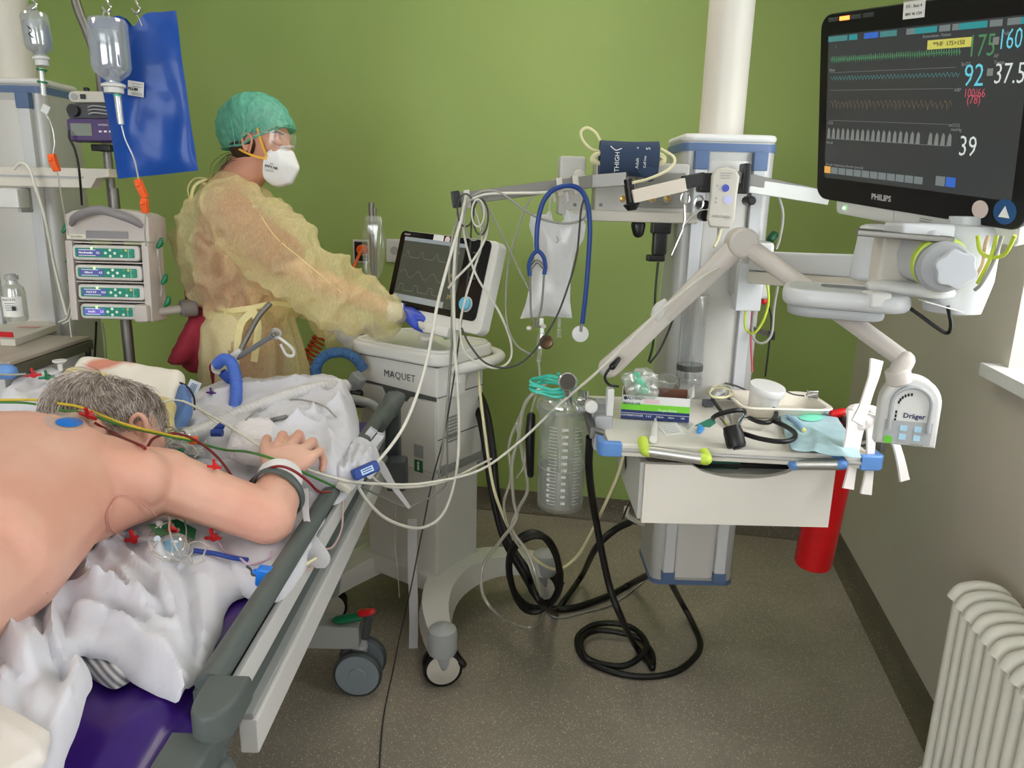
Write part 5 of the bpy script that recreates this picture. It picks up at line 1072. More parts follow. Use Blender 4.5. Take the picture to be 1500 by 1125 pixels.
# shelf of the left column
SL = 1.02; f0, f1 = onz(15,530,SL), onz(125,492,SL); ux = f0.x
ls = thing('column_shelf', 'grey topped shelf with blue corner and drawer below at the left edge', 'shelf', (ux-.3,2.25,.62))
TOPM = mat('shelf_laminate', (172,162,148), .35, var=.1, vscale=4, stretch=(8,1,1)); 
obj('board', B().box((ux-.27, (f0.y+f1.y)/2, SL-.006), (.54,f1.y-f0.y,.012), .003), TOPM, ls); obj('board_rim', B().box((ux-.275, (f0.y+f1.y)/2, SL-.03), (.56,f1.y-f0.y+.02,.034), .006), mat('olive_grey_rim', (86,86,70), .4), ls)
obj('blue_corner', B().hull([((ux+.0,f0.y-.006,SL-.028), (.02,.02,.022)), ((ux-.06,f0.y-.01,SL-.028), (.02,.014,.022))]), BLUEP, ls, ang=60)
obj('drawer_case', B().box((ux-.28, (f0.y+f1.y)/2+.01, .83), (.48,f1.y-f0.y-.03,.33), .006), OFFW, ls)
for z in (.9, .78): obj('drawer_line', B().box((ux-.0385, (f0.y+f1.y)/2+.01, z), (.004,f1.y-f0.y-.05,.006)), MGREY, ls)
hr = at(128,530,2.45); obj('cable_holder', B().tube([at(88,532,2.47), at(110,530,2.46), at(128,523,2.44), at(128,508,2.44)], .009, 10), BLACK, ls)
# tray with red label, saline bottle
wt = thing('instrument_tray', 'white flat tray with a red label on the left shelf', 'tray', V(ux-.2,f0.y+.2,SL))
q = [onz(0,497,SL+.02), onz(22,498,SL+.02), onz(84,476,SL+.02), onz(60,468,SL+.02), onz(0,476,SL+.02)]
obj('body', B().prism([(p.x, p.y) for p in q], .022, Matrix.Translation(V(0,0,SL)), .003), CREAM, wt)
a = onz(1,493,SL+.012); obj('red_label', B(frame(at(9,490,q[1].y-.004), (q[1]-q[0]).normalized(), (0,0,1))).box((0,0,0), (.045,.016,.004)), mat('label_red', (186,24,36), .5), wt); obj('print', B().box(onz(42,479,SL+.023), (.07,.02,.001)), mat('label_pink', (206,140,140), .6), wt)
SBV = 2.42; so = at(25,470,SBV); st_ = at(24,404,SBV); H_ = st_.z-so.z
sb = thing('infusion_bottle', 'clear standing infusion bottle with white label on the left shelf', 'bottle', so)
obj('bottle', B().lathe([(0,0),(.03,.0),(.034,.006),(.034,H_*.62),(.03,H_*.74),(.017,H_*.82),(.016,H_*.9),(.02,H_*.92),(.02,H_),(0,H_)], so, (0,0,1), 28), veil('bottle_plastic', (220,224,222), .5, .15, gloss=.35, transl=.5, bump=0), sb)
obj('cap', B().cyl(so+V(0,0,H_*.93), so+V(0,0,H_*1.04), .014, n=18), LGREY, sb)
lb = obj('label', B().add([so+V(.0346*math.sin(a_), -.0346*math.cos(a_), z) for z in (H_*.12, H_*.56) for a_ in [math.radians(-50+10*i) for i in range(13)]], [(i, i+1, i+14, i+13) for i in range(12)]), PAPER, sb)
LFm = frame(so+V(.006,-.0348,H_*.5), (1,.12,0), (0,0,1)); txt('NaCl 0,9%', LFm @ Matrix.Translation(V(0,0,.0006)), .009, INK, lb, 'print')
for k in range(4): obj('print_line', B(LFm).box((0,-.012-k*.007,.0006), (.03-.004*(k%2),.002,.0004)), MGREY, lb)
obj('bar_code', B(LFm).box((.012,-.028,.0012), (.012,.014,.0004)), INK, lb)
# drip pole with bent top
pv = 2.5; pp = [at(108,-8,2.46), at(128,48,2.46), at(145,100,2.47), at(152,160,2.48), at(160,250,pv)]; pp[3].x = pp[4].x+.0; 
px_, pz = pp[4].x, pp[4].z
dp = thing('drip_pole', 'bent stainless drip pole rising behind the syringe pump rack', 'pole', (px_,pv,0))
obj('tube', B().tube([pp[0]+V(-.06,0,.35), pp[0], pp[1], pp[2], V(px_,pv,1.68), V(px_,pv,1.4)], .0135, 14).cyl((px_,pv,.1), (px_,pv,1.42), .0135), STEEL, dp)
obj('lower_tube', B().cyl((px_+.006,pv-.0,.05), (px_+.006,pv,1.5), .017, n=18), STEEL, dp); obj('foot', B().lathe([(.2,0),(.2,.02),(.05,.05),(.02,.08)], (px_,pv,0), (0,0,1), 32), LGREY, dp)
# feeding pump on the pole
FV = 2.38; fp = thing('feeding_pump', 'purple feeding pump with grey display clamped on the drip pole', 'pump', at(130,205,FV))
FFm = frame(at(132,190,FV), (1,.06,.02), (0,.06,1))
obj('case', B(FFm).prism([(x, y) for x, y in rrect(.135,.065,.008)], .05, Matrix.Translation(V(0,0,-.05)), .005), mat('purple_case', (70,44,104), .4), fp)
obj('display', B(FFm).box((-.025,.0,.001), (.062,.036,.003)), mat('lcd_grey', (122,128,118), .3), fp)
obj('pump_head', B(FFm).prism([(x, y+.055) for x, y in rrect(.135,.045,.012)], .045, Matrix.Translation(V(0,0,-.055)), .005), mat('pump_dark', (58,56,64), .35), fp)
obj('rotor', B(FFm).cyl((-.045,.055,-.01), (-.045,.055,.004), .017), BLACK, fp)
for k in range(3): obj('tube_guide', B(FFm).tube([(.0,.045+k*.01,.0), (.02,.048+k*.01,.006), (.055,.045+k*.01,.0)], .0022, 6), LGREY, fp)
obj('open_lid', B(FFm).prism([(x, y+.1) for x, y in rrect(.14,.034,.016)], .03, Matrix.Translation(V(0,0,-.06)), .005), CREAM, fp)
obj('lid_latch', B(FFm).box((-.025,.1,-.028), (.016,.014,.004), .001).box((-.02,.123,-.045), (.014,.012,.014), .002), BLACK, fp); obj('lid_ring', B(FFm).lathe([(.01,0),(.01,.002),(.007,.002)], (-.052,.1,-.03), (0,0,1), 18), LGREY, fp)
for k in range(3): obj('key', B(FFm).box((.03+k*.015,-.005,.001), (.008,.005,.002)), WINK, fp)
txt('ENTERAL', FFm @ Matrix.Translation(V(.04,.014,.0008)), .007, WINK, fp, 'lettering')
obj('pole_clamp', B().box(at(153,217,2.46), (.06,.05,.02), .003), BLACK, fp)
# syringe pump rack
R0, R1, R2 = at(96,310,2.33), at(219,313,2.33), at(117,468,2.31)
RF = frame(R0, R1-R0, R0-R2); RW = (R1-R0).length; RH = (R0-R2).length; RK = mat('rack_grey', (186,178,172), .42); RKD = mat('rack_mid_grey', (132,128,130), .42)
rk = thing('pump_rack', 'beige rack with curved grey handle holding four infusion pumps', 'rack', RF @ V(RW/2,-RH-.01,-.05))
def rb_(): return B(RF)
obj('top_housing', rb_().prism([(0,-.085),(RW,-.085),(RW,-.01),(RW*.9,.004),(RW*.7,.012),(RW*.3,.012),(RW*.1,.004),(0,-.01)], .12, Matrix.Translation(V(0,0,-.11)), .006), RK, rk)
obj('name_plate', rb_().box((RW*.13,-.073,.0105), (RW*.23,.014,.002)), mat('plate_beige', (210,206,190), .5), rk); txt('Spaceline', RF @ Matrix.Translation(V(RW*.13,-.073,.0116)), .01, mat('print_olive', (80,96,70), .5), rk, 'lettering')
obj('front_panel', rb_().box((RW*.5,-.066,.0105), (RW*.5,.022,.003), .001), RKD, rk)
obj('handle', rb_().tube([(RW*.08,-.038,.012), (RW*.2,-.016,.035), (RW*.5,.006,.045), (RW*.8,-.016,.035), (RW*.92,-.038,.012)], [.008,.012,.014,.012,.008], 12, flat=.8), RKD, rk)
for x in (.012, RW-.012): obj('side_post', rb_().box((x,-.085-(RH-.085)/2,-.03), (.022,RH-.085,.1), .004), RK, rk)
obj('back_plate', rb_().box((RW/2,-.2,-.09), (RW-.03,RH-.12,.02)), BLACK, rk)
PH = (RH-.09)/4
for k in range(4):
    obj('shelf_lip', rb_().box((RW/2,-.09-k*PH,-.03), (RW-.03,.004,.08)), RK, rk)
for x, y in ((-.015,-.05),(-.012,-.14),(-.01,-.2),(-.006,-.26),(RW+.018,-.09),(RW+.025,-.2),(RW+.03,-.27)): obj('green_clip', rb_().hull([((x,y,-.02), .009), ((x+.004,y+.014,-.02), .006), ((x-.006,y-.01,-.015), .005)]), GREENP, rk, ang=60)
PTEAL = mat('pump_teal', (10,128,104), .4); PBODY = mat('pump_body', (196,192,188), .4); LCDB = mat('lcd_blue', (58,66,116), .3, emit=.35); LCDP = mat('lcd_violet', (78,72,140), .3, emit=.45); KEYW = mat('key_white', (214,228,220), .4); LEDG = mat('led_green', (150,240,90), .4, emit=2.2); LEDY = mat('key_amber', (206,190,80), .4)
labs = [('topmost of the four green faced infusion pumps in the rack', 'Nordrenalin', '4,2'), ('second infusion pump from the top of the rack', 'Nifurol', '4,5'), ('third infusion pump from the top of the rack', 'NaCl 0,9', '10,0'), ('lowest infusion pump in the rack showing insulin on its display', 'Insulin', '2,5')]
for k in range(4):
    cx = RW/2+(-.004, .0, .004, -.008)[k]; cy = -.09-(k+.5)*PH-.001; wv_ = RW-.05-(.03 if k == 3 else 0); hv = PH-.013
    PFm = RF @ Matrix.Translation(V(cx, cy, .0))
    t = thing('infusion_pump', labs[k][0], 'pump', PFm @ V(0,-hv/2,-.03), 'infusion pumps stacked in the rack')
    obj('housing', B(PFm).prism([(x, y) for x, y in rrect(wv_, hv, .012)], .11, Matrix.Translation(V(0,0,-.09)), .006, 3), PBODY, t)
    f = obj('front_foil', B(PFm).prism([(x-.002, y+.0) for x, y in rrect(wv_*.88, hv*.6, .004)], .0012, Matrix.Translation(V(0,0,.0198))), PTEAL, t)
    l = obj('display', B(PFm).box((-wv_*.24,0,.0216), (wv_*.35,hv*.44,.0012)), LCDP if k == 3 else LCDB, f)
    txt(labs[k][1], PFm @ Matrix.Translation(V(-wv_*.29,-.0,.0224)), .0085, WINK, l, 'screen_print', bold=.0003); txt(labs[k][2], PFm @ Matrix.Translation(V(-wv_*.11,.0,.0224)), .009, WINK, l, 'screen_print', bold=.0002)
    for yy in (.0085, -.0085): obj('screen_line', B(PFm).box((-wv_*.27,yy,.0223), (wv_*.25,.0018,.0006)), WINK, l)
    obj('status_light', B(PFm).cyl((-wv_*.2,hv*.28,.0205), (-wv_*.2,hv*.28,.0222), .0028), LEDG, t)
    for dx, dy in ((0,.009),(0,-.009),(-.014,0),(.014,0),(.034,-.008)): obj('round_key', B(PFm).cyl((wv_*.07+dx,dy,.0205), (wv_*.07+dx,dy,.0218), .0042, n=14), KEYW, f)
    obj('amber_key', B(PFm).cyl((wv_*.07+.048,.009,.0205), (wv_*.07+.048,.009,.0218), .0038, n=14), LEDY, f)
    for dx, dy in ((.034,.009),(.06,.009),(.06,-.008),(.047,-.008)): obj('foil_key', B(PFm).box((wv_*.07+dx,dy,.0209), (.007,.006,.0008)), mat('foil_teal', (40,150,128), .4) if 'foil_teal' not in bpy.data.materials else bpy.data.materials['foil_teal'], f)
    obj('divider', B(PFm).box((wv_*.34,0,.0211), (.0008,hv*.56,.0006)), KEYW, f)
# syringe holder arm at the lowest pump
ha = thing('clamp_arm', 'beige horizontal clamp arm reaching from the pump rack behind the nurse', 'arm', at(240,458,2.36))
obj('block', B().box(at(212,458,2.3), (.045,.06,.055), .01), RK, ha); obj('rod', B().cyl(at(222,458,2.33), at(270,452,2.42), .013), RK, ha); obj('rod_knob', B().cyl(at(264,452,2.41), at(288,450,2.44), .028, n=20, bev=.005), mat('knob_taupe', (120,112,108), .5), ha)
# hanging rail above with hooks (just above the frame)
hb = thing('drip_rail', 'steel drip rail with hooks above the blue bag', 'rail', at(120,-60,2.25))
ra, rb2 = at(20,-75,2.2), at(260,-85,2.25); obj('rail_bar', B().cyl(ra, rb2, .01), STEEL, hb)
for ca in (0.1, .9): o_ = ra.lerp(rb2, ca); obj('ceiling_rod', B().cyl(o_, V(o_.x,o_.y,HC), .007), STEEL, hb)
def hook(px, py, v):
    c = at(px, py, v); T_ = at(px, -80, v); obj('hook', B().tube([V(c.x,c.y,T_.z), V(c.x,c.y,c.z+.05), V(c.x+.004,c.y,c.z+.02), V(c.x+.012,c.y,c.z+.004), V(c.x,c.y,c.z-.006), V(c.x-.011,c.y,c.z+.006)], .0032, 8), CHROME, hb)
hook(47,10,2.2); hook(156,14,2.22); hook(199,16,2.26)
# drip bottles
BOT = veil('bottle_clear', (214,220,224), .5, .08, gloss=.45, transl=.5, bump=0); LIQ = veil('bottle_liquid', (170,192,216), .5, .05, gloss=.4, bump=0, transl=.5)
def dripbottle(px0, py0, px1, py1, v, r, label, clampc, fill=True):
    a, b_ = at(px0, py0, v), at(px1, py1, v); H = (a-b_).length; ax = (b_-a).normalized()
    t = thing('drip_bottle', label, 'bottle', b_)
    L_ = B(); L_.lathe([(0,0),(r*.9,.002),(r,.012),(r,H*.74),(r*.9,H*.82),(r*.36,H*.95),(r*.34,H)], a, ax, 28); obj('bottle', L_, BOT, t)
    if fill: obj('liquid', B().lathe([(r*.92,H*.2),(r*.95,H*.73),(r*.85,H*.81),(r*.3,H*.94)], a, ax, 24), LIQ, t)
    obj('hanger', B().tube([a+V(-.008,0,0), a+V(-.007,0,.012), a+V(0,0,.018), a+V(.007,0,.012), a+V(.008,0,0)], .0028, 6), BOT, t)
    obj('cap', B().lathe([(r*.45,-.004),(r*.62,0),(r*.62,.006),(r*.5,.008),(r*.5,.022),(0,.022)], b_, ax, 22), WHITE, t); return t, a, b_, ax
t, a, b_, ax = dripbottle(49,18,60,84,2.2,.034,'small clear drip bottle with handwriting hanging at the far left','o')
obj('handwriting', B().tube([at(40,38,2.163), at(46,45,2.163), at(42,50,2.163), at(49,56,2.163)], .0011, 5), INK, t)
obj('drip_chamber', B().cyl(at(60,100,2.2), at(64,140,2.2), .008, .007), TUBEC, t); obj('green_ring', B().cyl(at(61,101,2.2), at(61,104,2.2), .013), GREENP, t); obj('green_ring', B().cyl(at(62,119,2.2), at(62,122,2.2), .0125), GREENP, t)
obj('white_clip', B().box(at(67,160,2.2), (.022,.008,.024), .003, Matrix.Rotation(.5,4,'Y')), WHITE, t)
def roller(px, py, px2, py2, v, label):
    a, b_ = at(px, py, v), at(px2, py2, v); F = frame((a+b_)/2, (b_-a), (0,-1,0)); t = thing('roller_clamp', label, 'clamp', b_); L_ = (b_-a).length
    obj('body', B(F).prism([(-L_/2,-.006),(-L_/2,.009),(-L_*.1,.014),(L_/2,.006),(L_/2,-.006)], .018, Matrix.Translation(V(0,0,-.009)), .002), ORANGE, t); obj('wheel', B(F).cyl((-L_*.2,.01,-.006), (-L_*.2,.01,.006), .007, n=16), ORANGE, t)
roller(76,226,84,251,2.2,'orange roller clamp on the tube of the far left drip bottle')
t, a, b_, ax = dripbottle(156,27,166,124,2.18,.05,'large clear drip bottle with liquid hanging in front of the blue bag','o')
obj('drip_chamber', B().cyl(at(172,140,2.18), at(177,182,2.18), .0095, .008), TUBEC, t); obj('green_ring', B().cyl(at(172,138,2.18), at(172,141,2.18), .011), mat('teal_ring', (70,170,150), .4), t); obj('spike', B().cyl(at(169,133,2.18), at(172,142,2.18), .006), WHITE, t)
roller(202,263,213,290,2.17,'orange roller clamp hanging under the lower edge of the blue bag'); roller(212,291,213,312,2.17,'second smaller orange clamp right above the pump rack')
# blue bag
BB = mat('blue_film_bag', (4,70,160), .36, bump=.35, bscale=7, bdist=.012, detail=2, coat=.12, spec=.4)
qv = 2.3; n1 = 26; n2 = 30; vs = []
def bagpt(s_, t_):
    tl, tr_, bl, br = (130,29), (257,15), (173,262), (291,250); x = (tl[0]*(1-s_)+tr_[0]*s_)*(1-t_)+(bl[0]*(1-s_)+br[0]*s_)*t_; y = (tl[1]*(1-s_)+tr_[1]*s_)*(1-t_)+(bl[1]*(1-s_)+br[1]*s_)*t_
    y += 20*math.exp(-((s_-.54)/.09)**2)*max(0, 1-t_*6); return x, y
for side in (-1, 1):
    for j in range(n2+1):
        for i in range(n1+1):
            s_, t_ = i/n1, j/n2; x, y = bagpt(s_, t_); w_ = (math.sin(math.pi*s_)*math.sin(math.pi*min(1,t_*.9+.1)))**.5*.018; p = at(x, y, qv); rip = .006*math.sin(s_*9+t_*3)+.007*noise.noise(Vector((s_*4, t_*5, 2))); vs.append(V(p.x, p.y+side*w_+rip, p.z))
N_ = (n1+1)*(n2+1); fs = []
for j in range(n2):
    for i in range(n1):
        k = j*(n1+1)+i; fs += [(k, k+1, k+n1+2, k+n1+1)[::-1], (N_+k, N_+k+1, N_+k+n1+2, N_+k+n1+1)]
bgt = thing('blue_bag', 'large glossy blue plastic bag hanging from a hook behind the drip bottle', 'bag', at(232,256,qv)); obj('bag', B().add(vs, fs), BB, bgt, ang=80)
F = frame(at(199,130,qv-.034), (1,0,-.12), (-.12,.0,-1)); lb = obj('label', B(F).box((0,0,0), (.045,.04,.001)), PAPER, bgt); 
F2 = frame(at(199,130,qv-.0348), (1,0,-.12), (.12,0,1)); txt('PLUM', F2 @ Matrix.Translation(V(-.008,-.002,.0006)), .011, INK, lb, 'print', bold=.0003); 
for k in range(4): obj('print_line', B(F2).box((.004,.013-k*.007 if k < 2 else -.004-k*.004,.0006), (.03,.0012,.0004)), MGREY, lb)
obj('cord', B().tube([at(199,20,2.26), at(204,28,2.28), at(208,38,2.28)], .0012, 5), CABW, bgt)
# arm rest corner: small white and coloured taps on the cloth left of the patient's head
BT = bvh(main)
for (px, py, m, lab) in ((50,549,RED,'red stopcock on the white cloth left of the patient\'s head'), (70,552,GREENP,'green stopcock on the white cloth left of the patient\'s head')): stopcock('stopcock', lab, at(px, py, 2.0), m, (1,.2,.1), 1.3)
one('bottle_stopper', B().lathe([(.006,0),(.007,.02),(.018,.026),(.018,.03),(0,.03)], at(89,543,2.02), (0,0,1), 18), WHITE, 'small white round stopper beside the green stopcock', 'stopper')
# ================================================================ things on and around the right column
# suction canister
co_ = at(820,742,1.9); cz = co_.z; ct_ = thing('suction_canister', 'clear graduated suction canister partly filled with water hanging left of the shelf', 'canister', co_)
HB = at(815,596,1.9).z-cz; rr_ = .0655
obj('vessel', B().lathe([(0,0),(rr_*.8,.0),(rr_*.93,.006),(rr_*.97,.02),(rr_*1.02,HB),(rr_*.98,HB),(rr_*.93,.022),(rr_*.9,.012),(0,.01)], co_, (0,0,1), 40), CLEAR, ct_)
obj('water', B().lathe([(0,.012),(rr_*.86,.013),(rr_*.91,.024),(rr_*.94,HB*.42),(0,HB*.42)], co_, (0,0,1), 36), WATER, ct_)
obj('water_surface', B().lathe([(rr_*.94,HB*.42),(rr_*.945,HB*.428),(rr_*.9,HB*.43)], co_, (0,0,1), 36, False), mat('surface_sheen', (196,204,206), .1, alpha=.6), ct_)
obj('lid', B().lathe([(rr_*1.06,HB-.006),(rr_*1.1,HB),(rr_*1.1,HB+.016),(rr_*.95,HB+.03),(rr_*.5,HB+.038),(0,HB+.04)], co_, (0,0,1), 40), CLEARH, ct_)
obj('lid_rim', B().lathe([(rr_*1.1,HB-.008),(rr_*1.14,HB-.004),(rr_*1.14,HB+.004),(rr_*1.08,HB+.006)], co_, (0,0,1), 40, False), CLEARH, ct_)
SCW = mat('scale_white', (236,236,236), .5); b = B()
def onv(an, z, r_=rr_): rz = r_*(.975+.05*z/HB)+.0006; return co_+V(rz*math.sin(an), -rz*math.cos(an), z)
for k in range(24):
    z = .03+k*(HB-.06)/24; 
    for a0, w_ in ((-.28, .35), (.42, .2 if k % 2 else .34)):
        pts = [onv(a0+w_*i/4*(1 if a0 > 0 else -1), z) for i in range(5)]; b.strip(pts, .0008, (0,0,1), .0004, 1)
obj('scale_marks', b, SCW, ct_)['kind'] = 'stuff'
for k in range(12):
    z = .035+k*(HB-.06)/12; p = onv(.02, z); txt('%d00' % (2*k+1), frame(p, (1,.05,0), (0,0,1)), .0105, SCW, ct_, 'scale_number', bold=.0003, sx=.8)
    if k < 7: txt('%d0' % (k+1), frame(onv(-.62, z*.8+.01), (.8,-.58,0), (0,0,1)), .009, SCW, ct_, 'scale_number', bold=.0002)
g = at(831,560,1.83); ga = thing('pressure_gauge', 'small round chrome pressure gauge above the suction canister', 'gauge', g)
obj('case', B().cyl(g+V(0,.018,-.0), g+V(0,-.012,.004), .024, n=28, bev=.003), CHROME, ga); obj('dial', B().cyl(g+V(0,-.012,.004), g+V(0,-.0135,.0042), .02), mat('dial_dark', (70,66,62), .2), ga); obj('stem', B().cyl(g+V(0,0,-.02), g+V(0.01,.02,-.06), .008), CHROME, ga)
TEAL = mat('teal_tubing', (70,196,176), .35)
cb_ = thing('tubing_coil', 'coil of teal oxygen tubing lying on top of the suction canister', 'tubing', at(812,570,1.9))
o = at(810,571,1.9); b = B(); pts = []
for i in range(64):
    a = i*.42; r_ = .05+.008*math.sin(i*1.7); pts.append(o+V(math.cos(a)*r_*(1.05), math.sin(a)*r_*.8, .004*(i/10)+.003*math.sin(i)+.22*math.sin(a)*r_*.8))
obj('tubing', b.tube(pts, .0042, 8, 3), TEAL, cb_)
one('canister_bracket', B().hull([(at(778,610,1.94), .012), (at(776,640,1.94), (.014,.03,.02)), (at(777,694,1.94), (.01,.02,.01))]), BLACK, 'black curved bracket showing behind the left side of the suction canister', 'bracket', ang=60)
rc = thing('rail_clamp', 'chrome and white clamp joining the suction canister to the shelf rail', 'clamp', at(870,610,1.86))
obj('tap', B().cyl(at(845,585,1.84), at(872,590,1.84), .011, bev=.002).cyl(at(858,572,1.84), at(858,598,1.84), .008), CHROME, rc); obj('yoke', B().hull([(at(850,600,1.85), .01), (at(880,590,1.85), .012)]), LGREY, rc); obj('ring_nut', B().lathe([(.014,0),(.014,.012),(.008,.014)], at(864,590,1.8), (0,-1,0), 20), STEEL, rc)
# glove box
g0, g1, gb0 = at(911,581,1.80), at(1011,587,1.78), at(909,612,1.80); z0 = SZ
GX0 = onz(909,612,SZ+.003); GX1 = onz(1009,619,SZ+.003); gx = (GX1-GX0); gw = gx.length; gF = frame(GX0, gx, (0,0,1)); gh = .062; gd = .1
gbx = thing('glove_box', 'open cardboard box with white, lime and navy stripes on the shelf', 'box', GX0)
def gbm(): return B(gF)
CARD = mat('card_white', (226,226,224), .6); BROWN = mat('card_inside', (122,84,66), .8)
obj('front_wall', gbm().box((gw/2,gh/2,-.001), (gw,gh,.002)), CARD, gbx); obj('back_wall', gbm().box((gw/2,gh/2,-gd), (gw,gh,.002)), BROWN, gbx)
for x in (.001, gw-.001): obj('side_wall', gbm().box((x,gh/2,-gd/2), (.002,gh,gd)), CARD, gbx)
obj('floor', gbm().box((gw/2,.012,-gd/2), (gw-.004,.002,gd-.004)), BROWN, gbx)
obj('inner_face', gbm().box((gw/2,gh*.62,-gd+.004), (gw-.006,gh*.7,.002)), BROWN, gbx)
obj('flap', gbm().add([(gw,gh,-.002),(gw,gh,-gd),(gw+.012,gh+.018,-gd*.8),(gw+.01,gh+.004,-.01)], [(0,1,2,3)]), CARD, gbx, flat=True)
obj('lime_stripe', gbm().box((gw/2,gh*.52,.0004), (gw,gh*.27,.001)), mat('stripe_lime', (120,206,50), .5), gbx)
obj('navy_stripe', gbm().box((gw/2,gh*.19,.0004), (gw,gh*.385,.001)), mat('stripe_navy', (30,48,104), .5), gbx)
NG = mat('print_navy', (30,44,84), .5); txt('HALYARD', gF @ Matrix.Translation(V(gw*.17,gh*.88,.0006)), .0105, NG, gbx, 'lettering', bold=.0002); obj('round_logo', gbm().lathe([(.0045,0),(.0045,.0008),(.003,.0008)], (gw*.055,gh*.88,0), (0,0,1), 20), NG, gbx)
txt('SINGLE USE', gF @ Matrix.Translation(V(gw*.15,gh*.66,.001)), .0085, NG, gbx, 'lettering', bold=.0002); obj('pink_label', gbm().box((gw*.44,gh*.79,.0012), (gw*.22,gh*.18,.001)), mat('pale_pink_label', (222,196,200), .6), gbx)
txt('Purple Nitrile', gF @ Matrix.Translation(V(gw*.68,gh*.44,.0011)), .0085, WINK, gbx, 'lettering'); obj('white_rule', gbm().box((gw/2,gh*.25,.0011), (gw,.0008,.0006)), WINK, gbx)
for k, s_ in enumerate(('UNSTERIL', 'POWDER', 'S 6.5', '2/3mm', '24cm', '100')): txt(s_, gF @ Matrix.Translation(V(gw*(.08+.165*k),gh*.15,.0011)), .007, WINK, gbx, 'lettering')
# crumpled clear bag with green mask sitting in the box, clear bowl
PK = veil('crinkled_film', (222,226,222), .42, .14, gloss=.55, transl=.4, bump=.9, bscale=60)
pkx = fuse(B().hull([(at(918,552,1.87), .012), (at(945,540,1.9), .008), (at(925,570,1.85), .02), (at(955,575,1.86), .018), (at(960,552,1.9), .008)]), .004, 2, disp=lambda co, n: .006*noise.noise(co*60))
pk = thing('packed_mask', 'crinkled clear pouch with a green mask standing in the open box', 'pouch', at(940,580,1.87)); obj('pouch', pkx, PK, pk, ang=50); obj('green_mask', B().hull([(at(932,550,1.87), .01), (at(938,568,1.85), .013), (at(945,572,1.86), .012)]), mat('mint_plastic', (100,200,160), .4), pk, ang=80)
bw_ = thing('clear_bowl', 'clear wavy rimmed plastic bowl behind the pouch in the box', 'bowl', at(955,575,1.93)); c = at(950,560,1.95); b = B(); rows = []
for h_, r_ in ((-.035,.03),(-.02,.055),(.0,.066),(.012,.07)): rows.append([c+V(r_*math.cos(a)*1.05, r_*.75*math.sin(a), h_+(.007*math.sin(3*a) if h_ >= 0 else 0)) for a in [2*math.pi*i/36 for i in range(36)]])
vs = [p for r_ in rows for p in r_]; obj('bowl', b.add(vs, [(j*36+i, j*36+(i+1) % 36, (j+1)*36+(i+1) % 36, (j+1)*36+i) for j in range(3) for i in range(36)]+[tuple(range(36))[::-1]]), CLEARH, bw_, ang=80); obj('rim', B().tube(rows[-1], .002, 6, 1, closed=True), CLEARH, bw_)
# small things on the board
a, b_ = onz(960,614,SZ+.01), onz(957,644,SZ+.01); sv = thing('small_vial', 'small white plastic vial lying in front of the striped box', 'vial', a); obj('barrel', B().cyl(a.lerp(b_,.3), b_, .0075, .0095, bev=.001), mat('vial_white', (226,224,222), .4), sv); obj('nozzle', B().cyl(a, a.lerp(b_,.3), .003, .007), WHITE, sv)
pl_ = [onz(964,625,SZ+.0005), onz(990,618,SZ+.0005), onz(1003,635,SZ+.0005), onz(975,638,SZ+.0005)]
def flat_sheet(nm, pts, m, lab, cat, th=.0012): return one(nm, B().prism([(p.x, p.y) for p in (pts if True else pts)][::-1], th, Matrix.Translation(V(0,0,pts[0].z))), m, lab, cat)
fs_ = thing('paper_slip', 'white paper slip with small print right of the vial on the shelf', 'paper', pl_[0]); obj('sheet', B().prism([(p.x, p.y) for p in pl_][::-1], .001, Matrix.Translation(V(0,0,SZ))), PAPER, fs_)
for k in range(6):
    p = pl_[0].lerp(pl_[3], .12+.14*k); q_ = pl_[1].lerp(pl_[2], .12+.14*k); obj('print_line', B().tube([p.lerp(q_,.1)+V(0,0,.0008), p.lerp(q_,.85)+V(0,0,.0008)], .0006, 4, smooth=False), MGREY, fs_)
flat_sheet('torn_wrapper', [onz(992,620,SZ+.0005), onz(1002,616,SZ+.0005), onz(1016,622,SZ+.0005), onz(1008,630,SZ+.0005)], PK, 'clear torn wrapper beside the paper slip', 'wrapper', .003)
flat_sheet('green_card', [onz(1018,624,SZ+.0005), onz(1048,610,SZ+.0005), onz(1054,616,SZ+.0005), onz(1040,626,SZ+.0005)], mat('card_green', (30,124,96), .5), 'green plastic slip under the black stethoscope bell', 'card', .002)
one('blue_clip', B().hull([(onz(1024,632,SZ+.005), .006), (onz(1029,628,SZ+.006), .005), (onz(1025,624,SZ+.006), .005)]), mat('clip_blue', (60,150,224), .4), 'tiny blue plastic clip next to the green slip', 'clip', ang=60)
# black device with chrome cone and cord
bl = thing('stethoscope', 'black stethoscope with chrome cone head lying on the shelf', 'stethoscope', onz(1070,640,SZ))
a, b_ = onz(1067,606,SZ+.072), onz(1076,642,SZ+.022); ax = (b_-a).normalized(); 
obj('barrel', B().lathe([(.02,.03),(.021,.04),(.0225,.045),(.0225,.075),(.02,.082),(0,.084)], a, ax, 30), RUB, bl); obj('barrel_tip', B().cyl(a+ax*.0835, a+ax*.0865, .009), BLACK, bl)
obj('chrome_cone', B().lathe([(.037,.002),(.034,.012),(.022,.03),(.019,.034)], a, ax, 32), CHROME, bl); obj('rubber_rim', B().lathe([(.036,-.003),(.041,0),(.041,.006),(.037,.009),(.035,.004)], a, ax, 36, False), RUB, bl)
obj('side_spout', B().cyl(onz(1085,612,SZ+.03), onz(1100,610,SZ+.02), .004), CHROME, bl)
obj('rubber_cord', B().tube([onz(*q_, SZ+.022) for i, q_ in enumerate([(1098,612),(1112,618),(1128,618),(1137,606),(1130,596),(1124,594)])]+[], .006, 10), RUB, bl)
